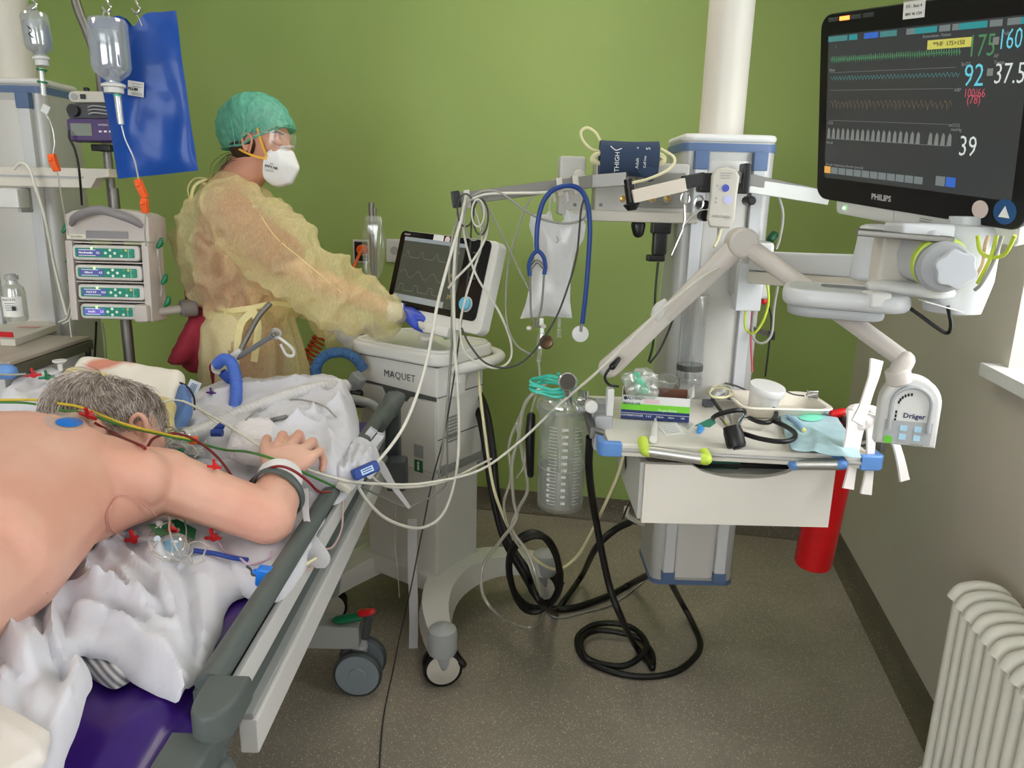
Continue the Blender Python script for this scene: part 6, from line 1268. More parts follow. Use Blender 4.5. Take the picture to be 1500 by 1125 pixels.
obj('rubber_cord', B().tube([onz(*q_, SZ+.024) for q_ in [(1134,617),(1150,624),(1164,634),(1162,643),(1145,647),(1115,643),(1088,635)]], .006, 10), RUB, bl)
obj('rubber_cord', B().tube([onz(1042,578,SZ+.02), onz(1046,588,SZ+.025), onz(1056,602,SZ+.03)], .005, 10), RUB, bl)
obj('metal_spring', B().tube([onz(1124,594,SZ+.01), onz(1105,578,SZ+.03), onz(1080,566,SZ+.035), onz(1062,561,SZ+.03)], .0028, 8), STEEL, bl)
# pale cord heap
hp = thing('cord_heap', 'tangled heap of cream and grey leads left of the white tub', 'cords', onz(1055,585,SZ)); rnd = random.Random(11)
for k, m in enumerate((CABY, CABW, CABG, CABY)):
    pts = [onz(1054+20*math.cos(i*1.1+k)*rnd.uniform(.6,1.1), 575+10*math.sin(i*1.1+k)*rnd.uniform(.6,1.2), SZ+.012+.006*k+rnd.uniform(0,.016)) for i in range(8)]; obj('lead', B().tube(pts, .003 if k != 2 else .002, 6), m, hp)
for px, py in ((1052,578),(1060,574),(1057,556)): obj('lead_plug', B().hull([(onz(px,py,SZ+.03), .008), (onz(px-6,py+4,SZ+.028), .005)]), WHITE, hp, ang=60)
obj('lead_box', B().box(onz(1037,590,SZ+.012), (.03,.02,.018), .003), mat('slate_plastic', (90,94,100), .5), hp)
# tray with tub
TB0 = onz(1150,600,SZ); kt = thing('emesis_tray', 'beige disposable tray with steel instruments at the back of the shelf', 'tray', TB0)
P4 = [onz(1085,597,SZ), onz(1208,600,SZ), onz(1212,590,SZ), onz(1150,578,SZ), onz(1088,585,SZ)]
tx0, tx1 = at(1088,585,1.9).x, at(1219,590,1.9).x; ty0, ty1 = 1.885, 2.06
def trayring(z, g_): return [V((tx0+tx1)/2+x, (ty0+ty1)/2+y, z) for x, y in rrect(tx1-tx0-2*g_, ty1-ty0-2*g_, .035, 5)]
rws = [trayring(SZ+.002, .024), trayring(SZ+.036, .005), trayring(SZ+.038, -.005), trayring(SZ+.034, -.007), trayring(SZ+.032,.0), trayring(SZ+.004,.02)]; nn_ = len(rws[0]); vs = [p for r_ in rws for p in r_]
KT = mat('moulded_tray', (224,216,200), .6)
obj('tray', B().add(vs, [(j*nn_+i, j*nn_+(i+1) % nn_, (j+1)*nn_+(i+1) % nn_, (j+1)*nn_+i) for j in range(5) for i in range(nn_)]+[tuple(range(nn_)), tuple(range(5*nn_, 6*nn_))]), KT, kt)
one('instrument_block', B().box(at(1190,578,1.94), (.026,.02,.025), .003).cyl(at(1182,580,1.93), at(1197,577,1.93), .006), CHROME, 'small steel instrument lying in the right end of the beige tray', 'instrument')
one('steel_probe', B().tube([at(1147,570,1.95), at(1160,577,1.95), at(1178,580,1.95)], .002, 6), DGREY, 'thin dark wire probe in the beige tray right of the white tub', 'probe')
wt_ = at(1118,588,1.97); wt2 = at(1120,548,1.97); tub = thing('white_tub', 'round white plastic tub with lid standing tilted in the beige tray', 'tub', wt_); ax = V(.1,-.16,1).normalized()
obj('bowl', B().lathe([(.036,0),(.044,.055)], V(wt_.x-.003,wt_.y,SZ+.008), ax, 36), WHITE, tub); obj('lid', B().lathe([(.0475,.052),(.0485,.055),(.0485,.068),(.046,.072),(0,.073)], V(wt_.x-.003,wt_.y,SZ+.008), ax, 36), WHITE, tub)
# turquoise pouch
PCH = mat('turquoise_pouch', (176,208,216), .45, bump=.6, bscale=22, bdist=.006, var=.12, vscale=8)
pc = thing('sterile_pouch', 'pale turquoise peel pouch hanging over the front edge of the shelf', 'pouch', onz(1195,640,SZ+.006))
pcz = SZ+.012; ppc = drape([(1140,600),(1165,597),(1210,597),(1228,612),(1250,645),(1262,668),(1240,668),(1190,661),(1160,656),(1150,635)], SZ+.014, [([(1160,610),(1200,625),(1240,655)],.006,.01), ([(1180,660),(1200,640),(1190,615)],.005,.01)], lambda p: .001+.003*noise.noise(Vector((p.x*25, p.y*25, 3))), .006, .002, .02, .003, jag=0, smooth_out=False)
obj('pouch', ppc, PCH, pc, ang=80)
PB_ = bvh(ppc); obj('mint_contents', blob(1188,612,18,6,PB_,.002,2,lift=.004), mat('mint_print', (120,216,186), .5), pc, ang=80); obj('tube_contents', B().tube([hit(PB_,1155,612,.004,1.9)[0], hit(PB_,1170,624,.004,1.8)[0], hit(PB_,1176,632,.004,1.8)[0]], [.006,.007,.005], 8), mat('pale_blue_film', (140,176,206), .4), pc); obj('yellow_tip', B().sphere(hit(PB_,1177,632,.004,1.8)[0], .006, sub=2), mat('pale_yellow', (226,220,150), .5), pc)
# red disposal tube hanging at the right rail
ra_, rb_2 = at(1236,612,1.93), at(1190,826,1.97); rd = thing('disposal_tube', 'long red cylindrical disposal tube hanging slanted behind the shelf', 'container', rb_2); ax = (rb_2-ra_); L_ = ax.length; R_T = mat('red_tube', (196,14,20), .4)
obj('tube', B().lathe([(.052,0),(.051,L_-.01),(.048,L_),(0,L_)], ra_, ax, 36), R_T, rd); obj('rim', B().lathe([(.053,-.006),(.056,0),(.056,.012),(.052,.014)], ra_, ax, 36, False), R_T, rd)
obj('hanging_strap', B().hull([(at(1220,606,1.9), .01), (at(1235,604,1.9), .012), (at(1248,612,1.92), .01)]), R_T, rd, ang=60)
# bunch of white plastic sleeves
SLV = mat('white_sleeve', (232,226,222), .45, bump=.6, bscale=40, bdist=.003)
ws = thing('sleeve_bunch', 'bunch of white plastic sleeves hanging from the right shelf corner', 'sleeves', at(1270,725,1.62))
for pts, w_ in (([(1284,527),(1280,550),(1272,575),(1264,600),(1256,620)],.032), ([(1262,610),(1256,640),(1249,680),(1242,716)],.028), ([(1274,612),(1276,640),(1273,690),(1268,724)],.028), ([(1262,600),(1290,610),(1308,640),(1318,670),(1325,704)],.024), ([(1250,602),(1246,630),(1243,660)],.03)):
    n_ = len(pts); obj('sleeve', B().strip([at(x, y, 1.66-.012*i+.0) for i, (x, y) in enumerate(pts)], lambda t_, w_=w_: w_*(1-.3*math.sin(math.pi*t_)), (1,.25,.1), .006), SLV, ws, ang=80)
obj('sleeve_knot', fuse(B().hull([(at(1250,603,1.68), .018), (at(1278,602,1.66), .014), (at(1262,618,1.66), .02)]), .004, 2, disp=lambda co, n: .005*noise.noise(co*70)), SLV, ws, ang=60)
# blood pressure cuff on the console
cf = thing('pressure_cuff', 'navy blood pressure cuff with white print rolled on top of the outlet console', 'cuff', at(920,252,2.12)); CUF = mat('cuff_navy', (46,62,88), .8, bump=.4, bscale=200, bdist=.001)
f0_, f1_ = at(878,232,2.1), at(963,234,2.1); L_ = (f1_-f0_).length; FX = frame(f0_.lerp(f1_,.5), f1_-f0_, (0,0,1)); hv = .046
def cring(x, k): return [(x, hv*math.sin(a)*(1+k), .034*math.cos(a)) for a in [2*math.pi*i/28 for i in range(28)]]
vs = []; xs = [-.5,-.47,-.3,-.1,.1,.3,.47,.5]
for i, x in enumerate(xs): vs += cring(x*L_, .06*abs(x)*2-.04)
obj('wrap', B(FX).add(vs, [(j*28+i, j*28+(i+1) % 28, (j+1)*28+(i+1) % 28, (j+1)*28+i) for j in range(7) for i in range(28)]+[tuple(range(28))[::-1], tuple(range(7*28, 8*28))]), CUF, cf, ang=60)
obj('loose_flap', B(FX).hull([((L_*.42,-.03,.03), (.012,.01,.003)), ((L_*.36,-.052,.03), (.01,.006,.003)), ((L_*.2,-.03,.034), (.01,.01,.003))]), CUF, cf)
for s_, x, y, sz, rt_ in (('THIGH', -.22*L_, -.01, .017, 90), ('Adult', .12*L_, -.012, .012, 90), ('Cuff line', .25*L_, -.008, .009, 90), ('S', .3*L_, .026, .016, 90), ('o', .12*L_, .028, .01, 0)):
    txt(s_, FX @ Matrix.Translation(V(x, y, .036 if abs(y) < .02 else .031)) @ Matrix.Rotation(math.radians(rt_), 4, 'Z') @ Matrix.Rotation(0 if abs(y) < .02 else -.0, 4, 'X'), sz, WINK, cf, 'lettering')
obj('white_marks', B(FX).tube([(-.34*L_,.03,.03), (-.25*L_,.02,.034), (-.15*L_,.025,.032)], .0012, 5), WINK, cf)
co2 = thing('cuff_hose', 'coiled cream air hose tucked through the navy pressure cuff', 'hose', at(975,240,2.1)); pts = []
for i in range(44): a = i*.55; pts.append(FX @ V(L_*.63*math.cos(a), -.004+.02*math.sin(a)+.002*(i % 5), .014*math.sin(a*.5)+.0))
obj('coil', B().tube(pts, .0045, 8, 3), CABY, co2)
obj('end_loop', B().tube([at(879,206,2.1), at(872,194,2.1), at(860,187,2.1), at(851,193,2.1), at(854,206,2.1), at(866,218,2.1), at(880,222,2.1)], .0038, 8), CABY, co2)
obj('free_end', B().tube([at(968,218,2.08), at(988,232,2.06), at(980,248,2.05), at(950,262,2.02), at(925,268,1.98)], .004, 8), CABY, co2)
# sockets on the green wall
for i, (px, py) in enumerate(((530,368), (579,367))):
    c = onY(px, py, YB-.004); F = frame(c, RV(1,0,0), (0,0,1)); s = thing('wall_socket', ['dark wall socket with orange plug on the green wall left of the ventilator screen', 'white wall socket on the green wall just left of the ventilator screen'][i], 'socket', c)
    obj('frame', B(F).box((0,0,.004), (.083,.108,.01), .003), WHITE, s); obj('plate', B(F).box((0,0,.01), (.066,.09,.004), .002), BLACK if i == 0 else OFFW, s)
    if i: obj('contact_hole', B(F).cyl((.0,.0,.012), (.0,.0,.0135), .02), LGREY, s)
pc_ = onY(531,366,YB-.03); F = frame(pc_, RV(1,0,0), (0,0,1)); op = thing('orange_plug', 'round orange plug with coiled orange cord in the dark wall socket', 'plug', pc_)
obj('plug', B(F).cyl((0,0,-.02), (0,0,.02), .024, n=24, bev=.004), ORANGE, op)
OC = mat('orange_cord', (216,92,40), .5); obj('straight_cord', B().tube([pc_, at(524,378,3.2), at(508,415,3.1), at(495,450,3.0), at(484,470,2.95)], .0065, 8), OC, op)
a, b_ = at(486,465,2.95), at(443,540,2.85); d = b_-a; F = frame(a, d, (0,1,0)); b = B(F)
obj('coiled_cord', b.tube([(d.length*i/130, .024*math.cos(i*.62), .024*math.sin(i*.62)) for i in range(131)], .0055, 6, 2), OC, op)
# second drip stand with clear bag behind the ventilator
sp_x = at(546,400,2.95); st = thing('drip_stand', 'thin steel drip stand with an empty clear bag left of the ventilator screen', 'stand', (sp_x.x,2.95,0)); zt_ = at(543,297,2.95).z
obj('tube', B().cyl((sp_x.x,2.95,.03), (sp_x.x,2.95,zt_), .011).cyl((sp_x.x+.013,2.95,.9), (sp_x.x+.013,2.95,zt_-.02), .006), STEEL, st); obj('base', B().lathe([(.17,0),(.17,.02),(.04,.045),(.015,.06)], (sp_x.x,2.95,0), (0,0,1), 28), LGREY, st)
obj('clear_bag', B().hull([(at(536,318,2.93), .006), (at(557,318,2.93), .006), (at(534,395,2.93), (.006,.01,.01)), (at(560,395,2.93), (.006,.01,.01)), (at(548,350,2.93), (.05,.015,.02)), (at(548,412,2.93), .01)]), CLEAR, st, ang=80)
# radiator
rad = thing('radiator', 'cream tubular column radiator on the grey wall under the window', 'radiator', RV(XR-.09,1.2,.12)); RM = mat('radiator_cream', (214,212,200), .4)
y1_ = 1.74; k = 0
for i in range(22):
    y = y1_-i*.046
    for dx in (.135, .055):
        a, b_ = RV(XR-dx, y, .15), RV(XR-dx, y, .62); obj('radiator_tube', B().tube([a+V(0,0,-.02), a, a.lerp(b_,.5), b_, b_+V(0,0,.02)], [.014,.0165,.0165,.0165,.014], 14, 3), RM, rad)
    c = B().tube([RV(XR-.15,y,.62), RV(XR-.135,y,.645), RV(XR-.095,y,.655), RV(XR-.055,y,.645), RV(XR-.04,y,.62)], .018, 12, 4); obj('section_head', c, RM, rad)
    obj('section_foot', B().tube([RV(XR-.145,y,.15), RV(XR-.13,y,.125), RV(XR-.055,y,.125), RV(XR-.04,y,.15)], .018, 12, 4), RM, rad)
obj('wall_bracket', B().box(RV(XR-.02,1.5,.55), (.04,.03,.03)), RM, rad)
# ================================================================ leads, hoses and tubes
TA = bvh(body, main, CRB, GCB, UPB, ROLLB, hs)
def P_(q, r=.003):
    if len(q) == 2: return hit(TA, q[0], q[1], r+.002, 1.6)[0]
    if q[2] == 'z': return onz(q[0], q[1], q[3])
    if q[2] == 's': return hit(TA, q[0], q[1], r+q[3], 1.6)[0]
    return at(*q)
def cable(name, label, cat, pts, r, m, group=None, n=8, k=6):
    return one(name, B().tube([P_(q, r) for q in pts], r, n, k), m, label, cat, group, ang=60)
LG = mat('lead_green', (64,124,52), .4); LY = mat('lead_yellow', (206,180,52), .4); LR = mat('lead_red', (122,24,30), .4)
cable('monitor_lead', 'green monitor lead running across the patient\'s back towards the hand', 'lead', [(-8,589),(45,591),(90,600),(121,608),(181,624,1.42),(242,638,1.5),(287,648,1.56),(330,659,1.6),(363,662,1.5),(408,675,1.44),(451,695,1.46),(491,713,1.54)], .0028, LG)
cable('monitor_lead', 'yellow monitor lead running along the patient\'s upper back to the orange plug', 'lead', [(-8,586),(60,586),(90,592),(121,601),(181,621,1.42),(242,636,1.5),(283,645,1.56)], .003, LY)
cable('monitor_lead', 'dark red monitor lead from the red clip down over the patient\'s shoulder', 'lead', [(137,622),(160,632),(181,642,1.38),(205,656),(212,661)], .0028, LR)
cable('monitor_lead', 'dark red monitor lead curving from behind the shoulder to under the upper arm', 'lead', [(216,655,1.5),(227,641,1.52),(257,635,1.54),(287,645,1.55),(317,668,1.5),(338,695,1.46),(349,718,1.4)], .0028, LR)
cable('monitor_lead', 'dark red monitor lead arching over the white wrist cuff', 'lead', [(357,717,1.42),(370,702,1.44),(387,689,1.40),(408,683,1.36),(429,689,1.36),(451,705,1.38),(467,720,1.42),(485,720,1.5)], .0028, LR)
one('lead_plug', B().box(at(283,645,1.56), (.018,.014,.016), .003), ORANGE, 'small orange plug joining the yellow and green leads', 'plug')
cable('white_lead', 'long white cable from the head over the hand and up to the arm lamp', 'cable', [(262,585,1.9),(280,593,1.8),(333,623,1.66),(387,657,1.56),(440,684,1.5),(507,704,1.55),(560,709,1.66),(620,708,1.76),(700,690,1.85),(760,648,1.86),(820,592,1.84),(880,540,1.8),(960,462,1.76),(1020,412,1.74),(1052,392,1.76)], .0034, CABW, k=8)
cable('white_lead', 'white cable hanging from the rail hook down to the blue connector', 'cable', [(683,284,1.97),(676,320,1.94),(664,360,1.9),(650,410,1.86),(640,450,1.84),(627,520,1.82),(612,575,1.8),(594,620,1.76),(575,650,1.72),(552,678,1.68)], .0042, CABW, k=8)
bc = thing('cable_connector', 'dark blue trunk cable connector with a white label on the bed rail', 'connector', at(536,690,1.58)); a, b_ = at(517,697,1.56), at(553,681,1.6); F = frame((a+b_)/2, b_-a, V(0,.4,1))
obj('housing', B(F).prism([(x, y) for x, y in rrect((b_-a).length, .026, .006)], .02, Matrix.Translation(V(0,0,-.01)), .004, 3), NAVY, bc); obj('label', B(F).box((0,0,.0105), (.03,.013,.001)), mat('label_pale_blue', (190,214,236), .5), bc)
for k in range(2): obj('print_line', B(F).box((0,.003-k*.005,.0112), (.024,.0022,.0004)), NAVY, bc)
obj('lead_block', B().box(at(505,712,1.55), (.035,.03,.016), .003, Matrix.Rotation(.5,4,'Y')), CREAM, bc)
cable('white_lead', 'thick white cable looping from the bed rail before the ventilator up to the hook', 'cable', [(520,703,1.62),(535,730,1.64),(560,756,1.7),(590,770,1.76),(618,773,1.82),(645,758,1.87),(662,722,1.9),(671,670,1.92),(672,600,1.94),(666,500,1.95),(665,400,1.96),(672,330,1.97),(686,290,1.97)], .0042, CABW, k=8)
cable('white_lead', 'white cable from the blue connector sagging behind the loop to the right', 'cable', [(541,694,1.68),(556,708,1.72),(575,714,1.8),(620,712,1.88),(660,702,1.95),(720,672,2.02)], .0034, CABW)
cable('grey_lead', 'grey lead hanging from the rail hook past the ventilator grille', 'cable', [(688,290,1.975),(676,330,1.98),(668,400,1.99),(664,480,2.0),(660,540,2.02),(655,620,2.05),(655,690,2.07),(648,716,2.06),(600,742,1.98),(560,728,1.85),(520,708,1.7)], .0026, CABG, k=8)
cable('dark_lead', 'thin dark cable hanging from the rail down to the floor and out at the bottom', 'cable', [(691,292,1.97),(690,340,1.97),(684,420,1.98),(676,470,1.99),(664,560,2.0),(650,640,2.02),(634,700,2.04),(622,760,2.03),(612,810,1.98),(600,870,'z',.22),(585,935,'z',.05),(574,990,'z',.004),(562,1050,'z',.004),(556,1125,'z',.004),(555,1200,'z',.004)], .0022, CABD, k=8)
cable('grey_lead', 'pale cable looping from the hook to the ventilator top and back', 'cable', [(678,300,1.98),(680,345,1.96),(698,404,1.96),(730,455,1.98),(748,500,1.99),(746,529,1.99),(722,539,1.97),(684,520,1.95),(674,481,1.95),(682,436,1.95),(696,390,1.96),(706,350,1.97),(694,302,1.98)], .003, CABW, k=8)
cable('grey_lead', 'grey cable from the hook crossing down to the drip chamber', 'cable', [(690,296,1.98),(706,294,1.96),(718,310,1.96),(736,345,1.96),(758,391,1.96),(776,426,1.94)], .0024, CABG)
cable('grey_lead', 'pale grey cable curving from the rail to below the drip bag', 'cable', [(782,286,2.0),(772,300,1.99),(757,340,1.99),(743,400,1.98),(742,468,1.98),(756,505,1.98),(781,521,1.97)], .0026, CABG, k=8)
cable('dark_lead', 'dark cable running from the rail past the drip bag to the ventilator', 'cable', [(856,290,1.99),(851,310,1.95),(845,372,1.94),(832,420,1.93),(812,470,1.93),(778,519,1.93),(746,538,1.93),(712,532,1.93),(688,505,1.94),(676,480,1.95)], .0026, CABD, k=8)
cable('grey_lead', 'grey cable draped along and below the steel rail', 'cable', [(688,290,1.96),(705,281,1.95),(726,280,1.95),(745,290,1.95),(768,308,1.95),(794,321,1.95),(832,327,1.95),(858,317,1.96),(856,288,1.98),(840,268,2.02),(815,264,2.04),(795,270,2.04)], .003, CABG, k=8)
cable('white_lead', 'white cable lying along the steel rail', 'cable', [(690,292,1.955),(715,284,1.95),(760,283,1.955),(800,282,1.955),(830,277,1.96),(850,280,1.97),(858,296,1.98),(860,318,1.98)], .0038, CABW)
for k, (rx, ry, cx, cy, m, lab) in enumerate(((12,24,682,308,CABD,'small dark cable loop under the rail hook'), (11,26,704,318,CABD,'dark cable loop hanging right of the rail hook'), (14,30,694,322,CABG,'grey cable loop hanging under the rail hook'), (9,20,700,312,CABW,'white cable loop under the rail hook'))):
    one('cable_loop', B().tube([at(cx+rx*math.cos(a), cy+ry*math.sin(a), 1.955-.006*k+.004*math.sin(a)) for a in [2*math.pi*i/14 for i in range(14)]], .0022, 6, 4, closed=True), m, lab, 'cable')
cable('white_lead', 'white cable crossing the ventilator screen diagonally from the hook', 'cable', [(712,300,1.97),(714,335,1.97),(706,360,1.96),(690,385,1.95),(668,408,1.95),(657,422,1.96)], .0032, CABW)
cable('white_lead', 'white cable hanging from the hook straight past the ventilator screen', 'cable', [(680,296,1.965),(664,340,1.955),(658,400,1.97),(662,440,1.98),(660,520,1.99),(654,600,2.0),(648,660,2.02),(642,700,2.03)], .003, CABG, k=8)
# clear and white lines by the bag
cable('drip_line', 'thin clear drip line running down from the drip chamber to the canister', 'tube', [(789,528,1.97),(790,560,1.97),(779,600,1.97),(772,640,1.97),(768,680,1.98),(757,700,2.0)], .0028, TUBEC)
CT = TUBEC
cable('clear_tube', 'clear suction tube hanging in a long loop to the floor left of the canister', 'tube', [(800,562,1.96),(770,590,1.97),(760,640,2.0),(750,680,2.02),(752,730,2.03),(756,760,2.03),(735,790,2.05),(709,826,2.1),(706,865,2.05),(722,893,2.02),(746,910,'z',.022),(776,919,'z',.022),(795,903,'z',.025),(789,858,2.05),(773,810,2.05),(750,775,2.06),(760,745,2.06),(773,715,2.05),(765,665,2.04),(757,620,2.0)], .005, CT, k=8)
cable('clear_tube', 'second clear tube hanging beside the black gas hoses', 'tube', [(766,600,1.99),(746,650,2.04),(748,700,2.06),(738,740,2.08),(748,780,2.1),(770,815,2.1),(783,850,2.1),(796,885,'z',.03)], .004, CT, k=8)
cable('cream_hose', 'cream hose curving from the shelf down to the coiled black hoses', 'hose', [(917,655,1.9),(905,695,1.95),(888,735,2.0),(866,780,2.1),(845,815,2.2),(818,834,2.2),(789,823,2.15),(757,792,2.12),(735,750,2.12),(720,700,2.15),(706,600,2.35),(700,540,2.5)], .0048, CABY, k=8)
cable('cream_hose', 'thin olive hose running over the floor behind the coiled hoses', 'hose', [(800,897,'z',.006),(818,905,'z',.006),(850,898,'z',.006),(890,888,'z',.006),(915,873,'z',.006),(945,850,'z',.006)], .004, CABG, k=8)
cable('gas_hose', 'thick black gas hose from the back of the ventilator down to the floor', 'hose', [(697,566,2.62),(712,600,2.5),(722,660,2.4),(728,724,2.35),(744,790,2.3),(776,842,2.2),(795,884,'z',.014),(815,892,'z',.014),(846,889,'z',.014),(891,873,'z',.014),(925,855,'z',.03),(962,836,2.32)], .0125, RUB, k=10)
cable('gas_hose', 'second black gas hose from the ventilator rising from the floor to the column', 'hose', [(690,575,2.6),(704,620,2.52),(714,680,2.45),(722,730,2.4),(738,790,2.35),(766,840,2.25),(792,882,2.15),(812,896,'z',.03),(828,878,'z',.03),(853,842,'z',.06),(872,804,2.3),(898,778,2.28),(924,764,2.25)], .0115, RUB, k=10)
b = B(); pts = []
for i in range(30): 
    a = i*.46; rx = 38+3*math.sin(i*.9); pts.append(at(783+rx*math.cos(a), 838+(55+4*math.cos(i*.7))*math.sin(a), 2.17+.05*math.sin(a)+.012*math.sin(i*.46/2)))
one('hose_coil', B().tube(pts, .0105, 10, 6), RUB, 'coil of black gas hose leaning on the right rear castor of the ventilator', 'hose')
cable('suction_hose', 'long black rubber hose dropping from the shelf into a coil on the floor', 'hose', [(864,640,1.84),(863,690,1.9),(872,756,2.0),(891,852,2.0),(910,905,1.98),(930,945,'z',.035),(948,966,'z',.014),(956,978,'z',.012),(954,955,'z',.012),(936,936,'z',.02),(904,926,'z',.03),(872,924,'z',.03),(852,937,'z',.03),(856,960,'z',.03),(880,972,'z',.012),(914,975,'z',.012),(938,962,'z',.02),(947,944,'z',.03),(930,922,'z',.035),(898,913,'z',.035),(866,917,'z',.03),(846,935,'z',.02),(853,961,'z',.012),(885,980,'z',.012),(936,991,'z',.012),(984,986,'z',.012),(1014,967,'z',.012),(1026,945,'z',.012),(1016,916,'z',.012),(998,882,'z',.08),(982,852,2.2)], .0105, RUB, k=10)
cable('electric_cable', 'thin black cord hanging from the shelf down to the column bracket', 'cord', [(916,662,1.85),(918,700,1.95),(924,730,2.0),(918,745,2.05),(912,760,2.1)], .0028, BLACK)
cable('electric_cable', 'black cord hanging from the plug adapter behind the lamp arm', 'cord', [(964,384,2.17),(960,430,2.16),(957,500,2.16),(950,530,2.15)], .0034, BLACK)
cable('electric_cable', 'black cord curving from behind the lamp arm down to the pouch', 'cord', [(992,440,2.1),(985,470,2.05),(968,510,2.0),(952,532,1.98)], .003, BLACK)
cable('green_line', 'thin pale green line hanging behind the lamp arm', 'cord', [(972,380,2.2),(966,430,2.2),(962,480,2.2),(958,530,2.2)], .002, mat('pale_green_cable', (150,176,104), .5))
one('bracket_hose', B().tube([at(918,742,2.1), at(918,754,2.1), at(930,762,2.14), at(942,768,2.18)], .008, 8), CREAM, 'short cream pipe bend at the left side of the drawer unit', 'pipe')
# right of the column
LGm = mat('yellow_green_cable', (184,200,60), .45)
cable('earth_cable', 'yellow green cable loop hanging below the monitor arm', 'cable', [(1122,405,2.05),(1126,440,2.05),(1118,470,2.05),(1104,488,2.06),(1092,480,2.08),(1094,450,2.08),(1112,415,2.08)], .0034, LGm)
cable('pink_tube', 'dark pink tube hanging down right of the column', 'tube', [(1116,404,2.1),(1104,440,2.1),(1100,490,2.1),(1102,545,2.1)], .003, mat('pink_rubber', (190,84,100), .45))
cable('grey_lead', 'grey cable curving right of the column to the monitor rail', 'cable', [(1140,285,2.1),(1147,315,2.1),(1142,350,2.1),(1137,365,2.1)], .004, CABG)
cable('grey_lead', 'grey cable loop hanging at the steel peg right of the column', 'cable', [(1142,405,2.08),(1134,450,2.08),(1130,490,2.06),(1115,503,2.06),(1102,490,2.08),(1106,450,2.08),(1118,405,2.08)], .0036, CABG)
cable('electric_cable', 'thin black cord hanging from the peg right of the column', 'cord', [(1124,440,2.12),(1130,470,2.12),(1126,510,2.12),(1121,552,2.12)], .0028, BLACK)
pg = thing('column_peg', 'steel peg with black end cap on the right side of the grey column', 'peg', at(1115,484,2.14)); obj('rod', B().cyl(at(1104,482,2.16), at(1128,490,2.1), .008), STEEL, pg); obj('end_cap', B().box(at(1130,491,2.09), (.016,.02,.026), .003), BLACK, pg)
one('red_coupling', B().hull([(at(1117,436,2.13), .012), (at(1119,442,2.12), .009)]), RED, 'small red gas coupling right of the column', 'coupling')
one('green_coupling', B().hull([(at(1133,345,2.15), .013), (at(1129,350,2.14), .012)]), mat('deep_green', (10,70,40), .4), 'small dark green coupling right of the white control box', 'coupling')
for k, (pts, m, lab) in enumerate((([(1432,345,1.34),(1436,368,1.34),(1452,377,1.33),(1472,372,1.31),(1487,345,1.29)], LGm, 'yellow green cable loop hanging below the monitor near the window'), ([(1460,345,1.33),(1452,375,1.33),(1440,400,1.34),(1432,415,1.35)], LGm, 'yellow green cable running down behind the tilt joint'), ([(1468,345,1.32),(1455,385,1.33),(1438,415,1.34),(1428,425,1.35)], CABG, 'grey cable running down beside the tilt joint'), ([(1448,345,1.34),(1443,360,1.34),(1440,385,1.35),(1430,405,1.36)], mat('pale_pink_cable', (206,176,150), .5), 'pale pink cable beside the tilt joint'))): cable('monitor_cable', lab, 'cable', pts, .0034, m)
cable('monitor_cable', 'black and white cable hanging in a V below the monitor joint', 'cable', [(1322,444,1.46),(1345,460,1.45),(1372,480,1.43),(1388,488,1.42),(1393,475,1.41),(1388,448,1.41)], .0036, RUB)
cable('short_cable', 'cream cord leaving the bottom of the white control box', 'cord', [(1056,335,2.03),(1052,350,2.03),(1046,362,2.02)], .004, CABY)
cable('curled_cable', 'black cord with plug curling around the lower end of the lamp arm', 'cord', [(905,530,1.8),(893,540,1.79),(886,553,1.79),(893,564,1.8),(905,566,1.84)], .0035, BLACK)
one('cord_plug', B().hull([(at(897,537,1.79), .009), (at(906,526,1.8), .006)]), BLACK, 'black cord plug on the lower lamp arm', 'plug')
# drip bag hanging from the rail
BG = veil('milky_bag', (236,236,238), .95, .4, gloss=.12, transl=.45, bump=.5, bscale=22); dbv = 2.0
ol = [(806,306),(800,314),(778,314),(775,330),(781,350),(783,380),(778,410),(770,445),(762,467),(800,463),(838,466),(835,440),(836,400),(843,370),(855,350),(858,330),(852,315),(838,312),(829,306),(826,322),(818,329),(810,322)]
out_ = [at(x, y, dbv) for x, y in ol]; pol = [Vector((p.x, p.z)) for p in out_]; xs0 = min(p.x for p in pol); xs1 = max(p.x for p in pol); ys0 = min(p.y for p in pol); ys1 = max(p.y for p in pol)
def pin(p):
    c = False; n_ = len(pol)
    for i in range(n_):
        a, b_ = pol[i], pol[(i+1) % n_]
        if (a.y > p.y) != (b_.y > p.y) and p.x < (b_.x-a.x)*(p.y-a.y)/(b_.y-a.y)+a.x: c = not c
    return c
bd = []
for i, a in enumerate(pol):
    b_ = pol[(i+1) % len(pol)]; k_ = max(1, int((b_-a).length/.006)); bd += [a.lerp(b_, j/k_) for j in range(k_)]
gp = [Vector((xs0+i*.007, ys0+j*.007)) for i in range(int((xs1-xs0)/.007)+1) for j in range(int((ys1-ys0)/.007)+1)]; gp = [p for p in gp if pin(p) and min((p-q).length for q in bd) > .003]
r_ = delaunay_2d_cdt(bd+gp, [], [list(range(len(bd)))], 1, 1e-6); vs = []; n_ = len(r_[0])
dd = [min((p-q).length for q in bd) for p in r_[0]]
for s_ in (-1, 1):
    for p, d in zip(r_[0], dd): vs.append(V(p.x, dbv+s_*(.001+.022*(1-math.exp(-d/.022)))+.004*noise.noise(Vector((p.x*30, p.y*30, 1))), p.y))
dbg = thing('drip_bag', 'milky white fluid bag with handles hanging from the steel rail hooks', 'bag', at(800,470,dbv)); obj('bag', B().add(vs, [tuple(f) for f in r_[2]]+[tuple(i+n_ for i in f)[::-1] for f in r_[2]]), BG, dbg, ang=80)
for px in (808, 828): obj('bag_handle', B().tube([at(px-3,318,dbv), at(px-2,296,dbv-.01), at(px+2,284,dbv-.03), at(px+4,296,dbv-.04)], .006, 8, flat=.3), BG, dbg)
